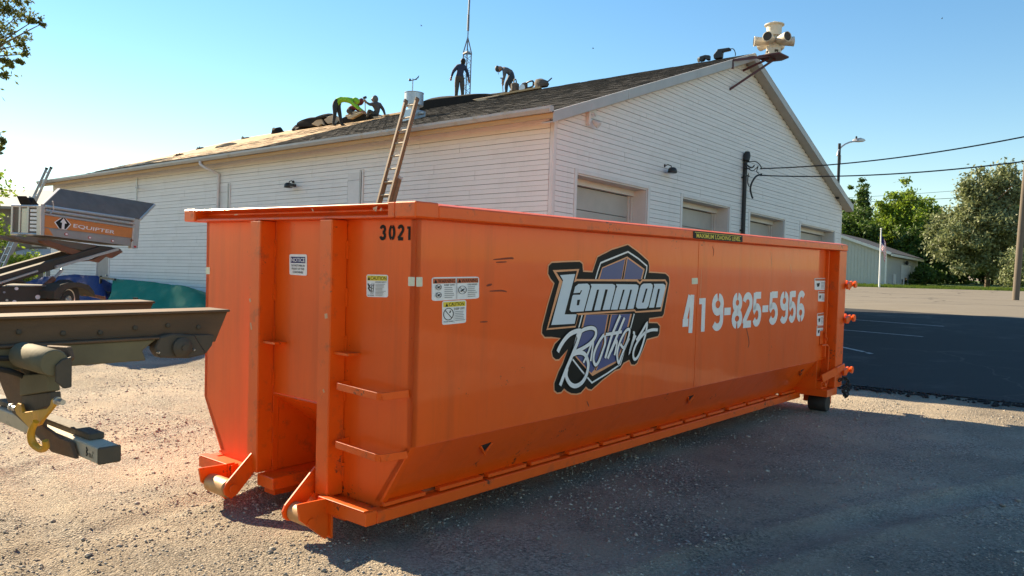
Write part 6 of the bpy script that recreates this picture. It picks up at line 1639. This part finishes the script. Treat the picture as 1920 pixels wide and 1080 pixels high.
tq('outrigger', MB().bar(P3(JK[0], -0.1), P3(JK[1], -0.1), 0.06, 0.06), M_eq_brown, 0.005)
for c, m_, r in zip([(-0.706,1.025),(-0.128,0.863),(-0.939,0.813),(-0.749,0.781),(-1.012,0.958)], (M_white_ink, M_white_ink, M_tape, M_white_ink, M_greyprint), (.05, .07, .035, .055, .03)):
    tq('round_decal', MB().prism([(c[0]+r*math.cos(a*PI/8), c[1]+r*0.6*math.sin(a*PI/8)) for a in range(16)], 1, -0.006, -0.0005), m_)
RF_ = [(3.015,1.993),(3.094,2.132)]
tq('marker_light', MB().box(RF_[0][0]-0.03, RF_[0][0]+0.05, -0.045, -0.031, RF_[0][1]-0.02, RF_[0][1]+0.02), M_red)
tq('marker_light', MB().lathe([(0.005, 0), (0.05, 0.0), (0.05, 0.02), (0.005, 0.03)], (RF_[1][0]-0.15, -0.003, RF_[1][1]), (0, -1, 0), 14), M_eq_brown)

# ------------------------------------------------------------------ tarpaulins by the wall
def tarp(name, front, ridge, back, m, label, seed):
    """draped cloth: rows from the ground in front over the ridge to the wall (lists of B-frame points)"""
    rows = []
    nn = 26
    def resample(P):
        P = [Vector(p) for p in P]; L_s = [0]
        for a, b_ in zip(P[:-1], P[1:]): L_s.append(L_s[-1]+(b_-a).length)
        out = []
        for i in range(nn+1):
            t = L_s[-1]*i/nn; k = 0
            while k < len(P)-2 and L_s[k+1] < t: k += 1
            s_ = (t-L_s[k])/max(1e-6, L_s[k+1]-L_s[k]); out.append(P[k].lerp(P[k+1], s_))
        return out
    F, R_, K = resample(front), resample(ridge), resample(back)
    for j in range(9):
        t = j/8; rows.append([F[i].lerp(R_[i], t) for i in range(nn+1)])
    for j in range(1, 5):
        t = j/4; rows.append([R_[i].lerp(K[i], t) for i in range(nn+1)])
    vs = []; fs = []
    for j, r in enumerate(rows):
        for i, p in enumerate(r):
            h = noise.fractal(Vector((p.y*1.4, p.z*1.8+seed, p.x)), 1.0, 2.0, 3)*0.06
            h += 0.035*math.sin(p.y*6+p.z*3+seed)*noise.noise(Vector((p.y, seed, 1)))
            edge = 0.15 if j in (0, len(rows)-1) else 1
            vs.append(tuple(Bw(p.x-h*edge, p.y, p.z+h*0.4*edge*(0 if j == 0 else 1))))
    n1 = nn+1
    for j in range(len(rows)-1):
        for i in range(nn):
            a = j*n1+i; fs.append((a, a+1, a+n1+1, a+n1))
    o = MB().add(vs, fs).build(name, m, None, smooth=False)
    for p in o.data.polygons: p.use_smooth = True
    return tag(o, label, 'tarp')
F = [(14.916,0.418),(13.109,0.446),(11.014,0.494),(8.903,0.538)]
R_ = [(16.425,1.518),(13.438,1.45),(11.942,1.378),(11.187,1.178),(10.701,0.905)]
gz = lambda u, v: ground_z(*Bw(u, v, 0).xy)
tarp('green_tarp', [(-1.9, p[0], gz(-1.9, p[0])) for p in F], [(-1.0, p[0], p[1]) for p in R_], [(-0.06, p[0]+0.0, max(gz(0, p[0]), p[1]-0.25)) for p in R_], M_green_tarp, 'green tarpaulin draped over a long pile against the side wall', 2.0)
F = [(22.456,0.66),(19.618,0.652),(17.117,0.645),(14.726,0.694)]
R_ = [(23.744,1.178),(22.011,1.467),(19.083,1.599),(17.223,1.585),(16.45,0.876)]
tarp('blue_tarp', [(-1.7, p[0], gz(-1.7, p[0])) for p in F], [(-1.1, p[0], p[1]) for p in R_], [(-0.1, p[0], max(gz(0, p[0]), p[1]-0.5)) for p in R_], M_blue_tarp, 'crumpled blue tarpaulin behind the wheel of the lift trailer', 6.0)
RK = [(16.991,1.588),(16.927,0.723),(16.986,1.52),(15.977,1.489),(16.955,1.096),(16.276,1.065)]
fr_ = empty('steel_rack', tuple(Bw(-1.15, RK[1][0], gz(-1.15, RK[1][0]))), 'thin dark steel rack between the blue and green tarpaulins', 'rack', rot=(0, 0, PI/2-BYAW))
zb5 = gz(-1.15, RK[1][0])
for a, b_ in ((RK[0], (RK[0][0], zb5)), (RK[2], RK[3]), (RK[4], RK[5])):
    MB().bar((0, a[0]-RK[1][0], a[1]-zb5), (0, b_[0]-RK[1][0], b_[1]-zb5), 0.06, 0.06).build('rack_bar', M_lampblk, fr_)

# ------------------------------------------------------------------ grey house beyond the left end
HA = [(-33.927,46,4.742),(-26.569,46,5.232),(-26.442,46,1.336)]
xa, xb = HA[0][0], HA[1][0]; ya = 46.0
zg = ground_z(xb, ya); ze_ = HA[1][2]
zr_ = [(-30.573,51,6.663)][0][2]
hs = empty('grey_house', (xb, ya, zg), 'grey house with a white ribbed porch awning behind the lift trailer', 'house')
w_ = xb-xa
MB().box(-w_, 0, 0, 10, -0.3, ze_-zg).build('wall', M_housewall, hs)
MB().slab([(-w_-0.4, -0.5, ze_-zg-0.1), (0.4, -0.5, ze_-zg-0.1), (0.4, 5, zr_-zg), (-w_-0.4, 5, zr_-zg)], 0.15).build('roof', M_houseroof, hs)
MB().slab([(-w_-0.4, 10.5, ze_-zg-0.1), (0.4, 10.5, ze_-zg-0.1), (0.4, 5.01, zr_-zg), (-w_-0.4, 5.01, zr_-zg)], -0.15).build('roof', M_houseroof, hs)
MB().prism([(0, ze_-zg), (10, ze_-zg), (5, zr_-zg-0.1)], 0, -w_, -0.01).build('gable', M_housewall, hs)
AW = [(-27.693,44.5,2.868),(-25.867,44.5,2.929),(-25.527,44.5,2.454),(-27.83,44.5,2.539)]
awp = [Vector(p)-Vector((xb, ya, zg)) for p in AW]
aw = empty('awning', (0,0,0), None, None); aw.parent = hs
n = 14
for k in range(n):
    a, b_ = k/n, (k+0.72)/n
    top0 = awp[0].lerp(awp[1], a); top1 = awp[0].lerp(awp[1], b_); bo0 = awp[3].lerp(awp[2], a); bo1 = awp[3].lerp(awp[2], b_)
    for t in (top0, top1): t.y = -0.05
    for t in (bo0, bo1): t.y = -1.6
    MB().slab([bo0, bo1, top1, top0], 0.06).build('awning_slat', M_trim, aw)
MB().slab([tuple(awp[3].lerp(awp[3], 0)+Vector((0, 0.0, -0.03))*1 - Vector((0, awp[3].y+1.6, 0))), tuple(awp[2]+Vector((0, -awp[2].y-1.6, -0.03))), tuple(awp[1]+Vector((0, -awp[1].y-0.05, -0.03))), tuple(awp[0]+Vector((0, -awp[0].y-0.05, -0.03)))], 0.02).build('awning_sheet', M_gutter, aw)
for x in [(-27.539,44.4,1.868),(-26.952,44.4,1.888),(-26.364,44.4,1.908),(-25.835,44.4,1.925)]:
    MB().box(x[0]-xb-0.05, x[0]-xb+0.05, -1.55, -1.45, 0.0, awp[2].z+0.05).build('porch_post', M_trim, hs)
WN = [(-28.723,45.9,2.171),(-27.674,45.9,1.719)]
wd = MB().box(WN[0][0]-xb, WN[1][0]-xb, -0.08, -0.01, WN[1][2]-zg, WN[0][2]-zg).build('window', M_trim, hs)
for k in range(3):
    x0 = WN[0][0]-xb+(WN[1][0]-WN[0][0])*(k+0.12)/3; x1 = WN[0][0]-xb+(WN[1][0]-WN[0][0])*(k+0.88)/3
    MB().box(x0, x1, -0.10, -0.081, WN[1][2]-zg+0.08, WN[0][2]-zg-0.08).build('pane', M_glass, wd)
BK = [(-27.309,45.5,3.471),(-26.767,45.5,3.489),(-26.874,45.5,3.064),(-27.175,45.5,3.054)]
MB().prism([(p[0]-xb, p[2]-zg) for p in BK], 1, -0.5, -0.1).build('porch_bracket', M_soffit, hs)
WS = [(-26.592,45.95,3.096),(-26.397,45.95,2.707)]
MB().box(WS[0][0]-xb, WS[1][0]-xb-0.03, -0.06, -0.01, WS[1][2]-zg, WS[0][2]-zg).build('window', M_trim, hs)

# ------------------------------------------------------------------ shed, flag and poles on the far right
SH = [(34.625,75,6.111),(34.742,75,2.686),(26.6,75,8.376)]
S0 = Vector(SH[1]); zg = ground_z(S0.x, S0.y); hE = SH[0][2]-zg
SR = [(42.134,84,2.917)][0]
d1 = Vector((SR[0]-S0.x, SR[1]-S0.y, 0)); len1 = d1.length; d1.normalize(); d2 = Vector((-d1.y, d1.x, 0))
if d2.x > 0: d2 = -d2
shed = empty('metal_shed', (S0.x, S0.y, zg), 'low grey-green metal shed with a white door in front of the trees', 'shed', rot=(0, 0, math.atan2(d1.y, d1.x)))
# local x along the door wall, local y along the gable wall (towards the left of the photo)
GW = 11.0; HR = 2.0
MB().box(0, len1, 0, GW, -0.4, hE).build('wall', M_shed, shed)
MB().prism([(0, hE), (GW, hE), (GW/2, hE+HR)], 0, 0.0, len1-0.01).build('gable', M_shed, shed)
rb = MB()
for k in range(36): rb.box(-0.025, 0.0, 0.15+k*0.3, 0.15+k*0.3+0.05, -0.3, min(hE+HR*(1-abs(0.15+k*0.3-GW/2)/(GW/2)), 99)-0.05)
for k in range(int(len1/0.3)): rb.box(0.12+k*0.3, 0.12+k*0.3+0.05, -0.025, 0.0, -0.3, hE-0.02)
o = rb.build('wall_rib', M_shed, shed); o['kind'] = 'stuff'
for sgn in (0, 1):
    y0, y1 = (-0.5, GW/2) if sgn == 0 else (GW+0.5, GW/2+0.01)
    z0 = hE-0.5*HR/(GW/2)
    MB().slab([(-0.4, y0, z0), (len1+0.4, y0, z0), (len1+0.4, y1, hE+HR+0.02), (-0.4, y1, hE+HR+0.02)], 0.08 if sgn == 0 else -0.08).build('roof', M_shedroof, shed)
    MB().bar((-0.42, y0, z0+0.0), (-0.42, y1, hE+HR+0.02), 0.05, 0.24).build('rake_trim', M_trim, shed)
MB().box(-0.4, len1+0.4, -0.56, -0.502, hE-0.40, hE-0.18).build('eave_trim', M_trim, shed)
MB().box(-0.06, 0.0, -0.06, 0.10, -0.3, hE-0.05).build('corner_trim', M_trim, shed)
MB().box(len1-0.15, len1+0.02, -0.05, 0.0, -0.3, hE-0.2).build('corner_trim', M_trim, shed)
def onS(px_u): return len1*px_u
dr = MB().box(onS(.44), onS(.74), -0.09, -0.03, -0.1, hE-1.0).build('door', M_trim, shed)
MB().box(onS(.55), onS(.63), -0.11, -0.091, hE-2.9, hE-2.2).build('window', M_glass, dr)
MB().box(onS(.455), onS(.49), -0.11, -0.091, hE-2.9, hE-2.4).build('latch', M_lampblk, dr)
MB().box(onS(.20), onS(.27), -0.12, -0.03, 0.2, hE-2.0).build('panel', M_trim, shed)
MB().lathe([(0.05, 0), (0.2, 0.1), (0.22, 0.25), (0.08, 0.3)], (onS(.55), -0.1, hE-0.75), (0, -1, 0), 12).build('lamp', M_lampblk, shed)
FP = [(30.064,66,2.722),(29.907,66,7.351)]
fp = empty('flagpole', (FP[0][0], FP[0][1], ground_z(FP[0][0], FP[0][1])), 'slim white flagpole in front of the metal shed', 'flagpole')
zt3 = FP[1][2]-ground_z(FP[0][0], FP[0][1])
MB().tube([(0,0,-0.05), (0,0,zt3)], [0.08, 0.05], 8).build('pole', M_white_ink, fp, smooth=True)
MB().lathe([(0.01, 0), (0.08, 0.06), (0.08, 0.12), (0.01, 0.16)], (0,0,zt3), (0,0,1), 10).build('finial', M_white_ink, fp, smooth=True)
fg = empty('flag', (FP[0][0]+0.06, FP[0][1], FP[1][2]-0.2), 'limp red and white striped flag with a blue canton on the pole', 'flag')
def flagp(a, b_):  # a along the fly, b down
    x = 0.42*a*(1+0.15*math.sin(b_*4)); z = -1.3*b_-1.25*a*0.9
    return (x, 0.12*math.sin(a*7+b_*2), z)
M_fred = mat('flag_red', (0.45, 0.03, 0.05), 0.7)
for k in range(13):
    q = MB(); n = 7
    for i in range(n):
        if k < 7 and (i+0.5)/n < 0.4: continue
        q.add([flagp(i/n, k/13), flagp((i+1)/n, k/13), flagp((i+1)/n, (k+1)/13), flagp(i/n, (k+1)/13)], [(0,1,2,3)])
    if q.v: q.build('flag_stripe', M_fred if k % 2 == 0 else M_white_ink, fg)
q = MB()
for i in range(3):
    for k in range(7): q.add([flagp(i/7, k/13), flagp((i+1)/7 if i < 2 else 0.4, k/13), flagp((i+1)/7 if i < 2 else 0.4, (k+1)/13), flagp(i/7, (k+1)/13)], [(0,1,2,3)])
q.build('canton', M_navy, fg)
UP = [(31.391,50.225)]
ud_ = UP[0][1]*0.86; ux = UP[0][0]*0.86
pole = empty('utility_pole', (ux, ud_, ground_z(ux, ud_)), 'tall weathered wooden utility pole at the right edge', 'utility pole')
MB().tube([(0,0,-0.2), (0.19,0,4), (0.62, 0, 12.5)], [0.17, 0.16, 0.12], 12).build('pole', M_wood, pole, smooth=True)
wire('overhead_wire', [(34.623,88,12.043)][0], [(56.42,88,13.82)][0], 0.15, 0.03, 'thin distant overhead wire in front of the tree tops', 'distant overhead wires')
wire('overhead_wire', [(35.394,90,12.755)][0], [(57.668,90,15.108)][0], 0.15, 0.022, 'thinner faint overhead wire above the other one', 'distant overhead wires')

# ------------------------------------------------------------------ trees
def np_leaves(c, rx, ry, rz, nclump, per, leaf, seed, shape=None, hollow=0.35, clump_r=0.16, flat=0.5):
    rs = np.random.RandomState(seed)
    d = rs.normal(size=(nclump, 3)); d /= np.linalg.norm(d, axis=1)[:, None]
    rr = (hollow+(1-hollow)*rs.rand(nclump))[:, None]
    bump = 1+0.22*np.sin(d[:, :1]*5+seed)+0.18*np.sin(d[:, 1:2]*7+2*seed)+0.15*np.sin(d[:, 2:]*6+3*seed)
    C_ = d*rr*bump
    if shape == 'spire': C_[:, :2] *= np.clip(1.0-0.75*(C_[:, 2:]+1)/2, 0.12, 1)
    if shape == 'upright': C_[:, :2] *= np.clip(1.05-0.35*(C_[:, 2:]+0.2), 0.3, 1.2)
    C_ = C_*np.array([rx, ry, rz])+np.array(c)
    rad = min(rx, rz)*clump_r*(0.6+0.8*rs.rand(nclump))
    P = C_[:, None, :]+rs.normal(size=(nclump, per, 3))*rad[:, None, None]*np.array([1, 1, 0.75])
    P = P.reshape(-1, 3); n = len(P)
    a = rs.normal(size=(n, 3)); a /= np.linalg.norm(a, axis=1)[:, None]
    b_ = np.cross(a, rs.normal(size=(n, 3))); b_ /= np.linalg.norm(b_, axis=1)[:, None]
    s = leaf*(0.6+0.8*rs.rand(n))[:, None]
    V_ = np.stack([P-a*s, P+b_*s*flat, P+a*s, P-b_*s*flat], 1).reshape(-1, 3)
    F = np.arange(4*n).reshape(-1, 4)
    return V_, F
def tree(name, px_c, top, base_z, x, y, hw, h, m, label, seed, nclump=135, per=112, leaf=0.16, shape=None, trunk_h=0.25, group='trees behind the far lot', crown_low=0.2, hollow=0.35, clump_r=0.16, lean=0.0):
    """tapered trunk with limbs, and a crown of leaf-sized faces gathered in clumps"""
    zg = base_z
    o = empty(name, (x, y, zg), label, 'tree', group)
    rs = random.Random(seed)
    tk = MB(); tr_ = max(0.09, h*0.02)
    tk.tube(catmull([(0,0,-0.2), (lean*0.3+0.05*h*0.1, 0, h*0.3), (lean*0.6, 0.1, h*0.6), (lean, 0, h*0.88)], 4), [tr_*(1.25-1.1*i/12) for i in range(13)], 8)
    for k in range(9):
        z0 = h*rs.uniform(0.22, 0.7); an = rs.uniform(0, 2*PI); ln = hw*rs.uniform(0.5, 0.95)
        b0 = Vector((lean*z0/h, 0, z0)); b1 = b0+Vector((math.cos(an)*ln*0.5, math.sin(an)*ln*0.5, h*0.10)); b2 = b0+Vector((math.cos(an)*ln, math.sin(an)*ln, h*0.17))
        tk.tube([b0, b1, b2], [tr_*0.45, tr_*0.3, tr_*0.12], 6)
    tk.build('trunk', M_bark, o, smooth=True)
    zc = h*(1+crown_low)/2; rz = h*(1-crown_low)/2
    V_, F = np_leaves((lean*0.7, 0, zc), hw, hw*0.9, rz, nclump, per, leaf, seed, shape, hollow, clump_r)
    me = np_mesh('crown', V_, F); me.materials.append(m)
    link('crown', me, o)
    return o
def tree_px(name, cx, top, base, hwpx, d, m, label, seed, **k):
    # placed on the ground at distance d in front of the far woods
    f = 1510.36; xw = (cx-960)/f*d
    zt = EYE+((540+0.0334*(cx-960))-top)/f*d
    zg = ground_z(xw, d)
    return tree(name, cx, top, zg, xw, d, hwpx/f*d, zt-zg, m, label, seed, **k)
tree_px('broadleaf_tree', 1850, 326, 545, 82, 80, M_leaf_c, 'large pale olive tree left of the utility pole', 5, nclump=390, per=125, leaf=0.17, shape='upright', crown_low=0.06, clump_r=0.10)
tree_px('broadleaf_tree', 1676, 362, 540, 50, 97, M_leaf_a, 'bright green tree straight above the flagpole', 7, nclump=255, per=112, leaf=0.2, crown_low=0.08, clump_r=0.13)
tree_px('broadleaf_tree', 1738, 380, 540, 40, 101, M_leaf_a, 'bright green tree between the flag tree and the pale olive tree', 9, nclump=210, per=112, leaf=0.2, crown_low=0.08, clump_r=0.13)
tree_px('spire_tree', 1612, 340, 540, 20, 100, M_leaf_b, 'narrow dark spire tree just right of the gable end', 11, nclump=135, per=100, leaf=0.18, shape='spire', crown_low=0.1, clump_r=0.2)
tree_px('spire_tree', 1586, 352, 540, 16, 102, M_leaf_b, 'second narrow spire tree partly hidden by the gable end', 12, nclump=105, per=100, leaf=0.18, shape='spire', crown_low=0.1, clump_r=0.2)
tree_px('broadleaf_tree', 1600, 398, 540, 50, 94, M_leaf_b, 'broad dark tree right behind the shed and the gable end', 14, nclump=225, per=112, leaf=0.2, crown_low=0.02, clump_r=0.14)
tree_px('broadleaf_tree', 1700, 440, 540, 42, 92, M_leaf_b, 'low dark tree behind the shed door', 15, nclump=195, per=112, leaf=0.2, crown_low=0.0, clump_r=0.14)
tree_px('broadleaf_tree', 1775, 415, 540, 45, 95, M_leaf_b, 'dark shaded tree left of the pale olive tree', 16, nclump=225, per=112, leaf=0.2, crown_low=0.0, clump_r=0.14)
tree_px('broadleaf_tree', 1935, 352, 545, 50, 92, M_leaf_a, 'green tree behind the utility pole at the right edge', 17, nclump=225, per=112, leaf=0.2, crown_low=0.05, clump_r=0.13)
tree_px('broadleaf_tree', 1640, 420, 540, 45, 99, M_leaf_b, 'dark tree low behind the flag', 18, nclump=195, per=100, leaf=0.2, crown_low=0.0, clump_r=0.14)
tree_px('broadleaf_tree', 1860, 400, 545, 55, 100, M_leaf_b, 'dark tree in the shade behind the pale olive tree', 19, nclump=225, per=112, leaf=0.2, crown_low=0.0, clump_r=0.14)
tree_px('broadleaf_tree', 1775, 398, 540, 48, 106, M_leaf_a, 'green tree filling the gap left of the pale olive tree', 23, nclump=200, per=110, leaf=0.2, crown_low=0.0, clump_r=0.14)
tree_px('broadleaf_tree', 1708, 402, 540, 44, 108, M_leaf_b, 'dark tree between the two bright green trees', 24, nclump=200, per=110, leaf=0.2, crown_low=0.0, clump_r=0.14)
tree_px('broadleaf_tree', 1645, 392, 540, 40, 107, M_leaf_a, 'green tree between the spire tree and the flag tree', 25, nclump=200, per=110, leaf=0.2, crown_low=0.0, clump_r=0.14)
def bush(x, y, hw, h, m, label, seed, group=None, leaf=0.12, n=60, per=80):
    o = empty('shrub', (x, y, ground_z(x, y)), label, 'shrub', group)
    st = MB()
    for k in range(6):
        a = k*PI/3+seed; st.tube([(0,0,-0.1), (math.cos(a)*hw*0.3, math.sin(a)*hw*0.3, h*0.5), (math.cos(a)*hw*0.5, math.sin(a)*hw*0.5, h*0.8)], [0.05, 0.03, 0.012], 5)
    st.build('stems', M_bark, o)
    V_, F = np_leaves((0, 0, h*0.5), hw, hw*0.8, h*0.5, n, per, leaf, seed, None, 0.2, 0.2)
    me = np_mesh('foliage', V_, F); me.materials.append(m); link('foliage', me, o); return o
bush(46.5, 74, 2.0, 3.4, M_leaf_c, 'rounded pale shrub at the foot of the utility pole', 3, 'shrubs along the far edge')
bush(41.0, 80, 1.6, 2.0, M_leaf_b, 'low dark shrub beneath the pale olive tree', 4, 'shrubs along the far edge')
bush(52.5, 79, 2.4, 3.8, M_leaf_b, 'dark shrub at the right edge behind the pole', 6, 'shrubs along the far edge')
# left side
tree('broadleaf_tree', 0, 0, ground_z(-27.5, 40), -27.9, 40, 2.1, 6.0, M_leaf_a, 'bright green tree at the left edge beside the grey house', 41, nclump=165, per=100, leaf=0.11, group=None, crown_low=0.1, clump_r=0.16)
for i, (x, y, hw, h) in enumerate(((-24.5, 40, 1.1, 1.4), (-21.9, 41.5, 0.9, 1.1))):
    bush(x, y, hw, h, M_leaf_a, ('yellow-green shrub under the awning by the left edge', 'smaller yellow-green shrub nearer the lift trailer')[i], 50+i, 'shrubs in front of the grey house', leaf=0.08)
# overhanging tree whose outer sprays reach into the top left corner
def overhang():
    x, y = -30.2, 41.0; zg = ground_z(x, y)
    o = empty('overhanging_tree', (x, y, zg), 'tall tree at the left edge with leafy sprays hanging into the top corner', 'tree')
    f = 1510.36; d = 40.0
    def W(px, py, dd=0.0):
        yy = d+dd; X = (px-960)/f; Yd = (py-540)/f; c, s_ = math.cos(ROLL), math.sin(ROLL)
        return Vector(((c*X+s_*Yd)*yy-x, yy-y, EYE-(-s_*X+c*Yd)*yy-zg))
    tk = MB(); tk.tube(catmull([(0,0,-0.3), (0.2,0,4), (0.0,0.2,8), (-0.3,0,13), (0,0,17)], 4), [0.42-0.02*i for i in range(17)], 10)
    ends = [(-24.925,40,14.294),(-23.77,40,13.803),(-24.75,40,12.976),(-24.585,40,11.975),(-25.443,40,11.496),(-25.319,40,12.559),(-25.434,40,7.974),(-25.499,40,7.521),(-24.279,40,14.792),(-25.596,40,14.536),(-25.296,40,13.487)]
    SPR = [((10,20), 44, 30), ((35,30), 40, 26), ((62,42), 16, 12), ((80,46), 11, 9), ((25,62), 34, 20), ((40,85), 22, 12), ((48,104), 14, 12), ((40,118), 10, 7), ((12,118), 16, 12), ((6,142), 10, 9), ((22,124), 8, 8), ((-10,60), 40, 50), ((-20,0), 60, 40), ((30,5), 30, 12), ((6,264), 8, 10), ((2,284), 6, 12), ((-12,275), 16, 24), ((-60,100), 60, 80), ((-110,220), 80, 90), ((-120,60), 90, 90), ((-150,-40), 130, 130), ((-230,120), 120, 150), ((-150,-200), 140, 120), ((-260,-60), 120, 120)]
    VV, FF = [], []; off = 0
    for k, ((px, py), sx, sy) in enumerate(SPR):
        c = W(px, py, rnd.uniform(-0.8, 0.8))
        rx, rz = sx/f*d, sy/f*d
        tk.tube(catmull([(0, 0, 6+0.4*k), tuple(Vector((0, 0, 7+0.4*k)).lerp(c, 0.5)+Vector((0, 0, 0.6))), tuple(c)], 3), [0.10, 0.09, 0.075, 0.06, 0.045, 0.03, 0.015], 5)
        big = px < -40
        V_, F = np_leaves(tuple(c), rx, rx*0.8, rz, max(6, int(rx*rz*14)), 34, 0.085 if not big else 0.13, 100+k, None, 0.05, 0.22, 0.42)
        VV.append(V_); FF.append(F+off); off += len(V_)
    tk.build('trunk', M_bark, o, smooth=True)
    me = np_mesh('crown', np.concatenate(VV), np.concatenate(FF)); me.materials.append(M_leaf_d); link('crown', me, o)
overhang()
# grass blades along the far lawn edge, low and dense
def blades():
    rs = np.random.RandomState(9); n = 9000
    x = 18+rs.rand(n)*45; y = 65.9+rs.rand(n)**1.5*9+np.where(x > 30, (x-30)*0.03, 0)
    z = np.array([ground_z(a, b_) for a, b_ in zip(x, y)]); h = 0.08+0.16*rs.rand(n); w = 0.05+0.05*rs.rand(n)
    V_ = np.zeros((n, 3, 3)); V_[:, 0] = np.stack([x-w, y, z], 1); V_[:, 1] = np.stack([x+w, y, z], 1); V_[:, 2] = np.stack([x+rs.normal(size=n)*0.05, y+rs.normal(size=n)*0.05, z+h], 1)
    me = np_mesh('grass', V_.reshape(-1, 3), np.arange(3*n).reshape(-1, 3)); me.materials.append(M_grass)
    tag(link('grass', me), 'strip of green grass before the shed and trees', None, None, 'stuff')
blades()
# birds far off in the sky
for i, (p, lb) in enumerate(zip([(-8.632,70,24.076),(6.344,70,22.607),(36.538,70,26.21)], ('tiny bird in the sky left of the aerial tower', 'tiny bird in the sky between the tower and the siren', 'tiny bird high in the sky at the right'))):
    b_ = empty('bird', p, lb, 'bird', 'birds in the sky')
    b_.scale = (0.6, 0.6, 0.6)
    MB().lathe([(0.005, -0.12), (0.045, -0.05), (0.05, 0.03), (0.03, 0.09), (0.035, 0.12), (0.005, 0.17)], (0,0,0), (0.8,0.3,0.2), 8).build('body', M_lampblk, b_, smooth=True)
    for sg in (-1, 1): MB().slab([(0.05, 0.0, 0.0), (-0.06, 0.0, 0.0), (-0.08, sg*0.22, 0.09), (0.0, sg*0.24, 0.1)], 0.01).build('wing', M_lampblk, b_)
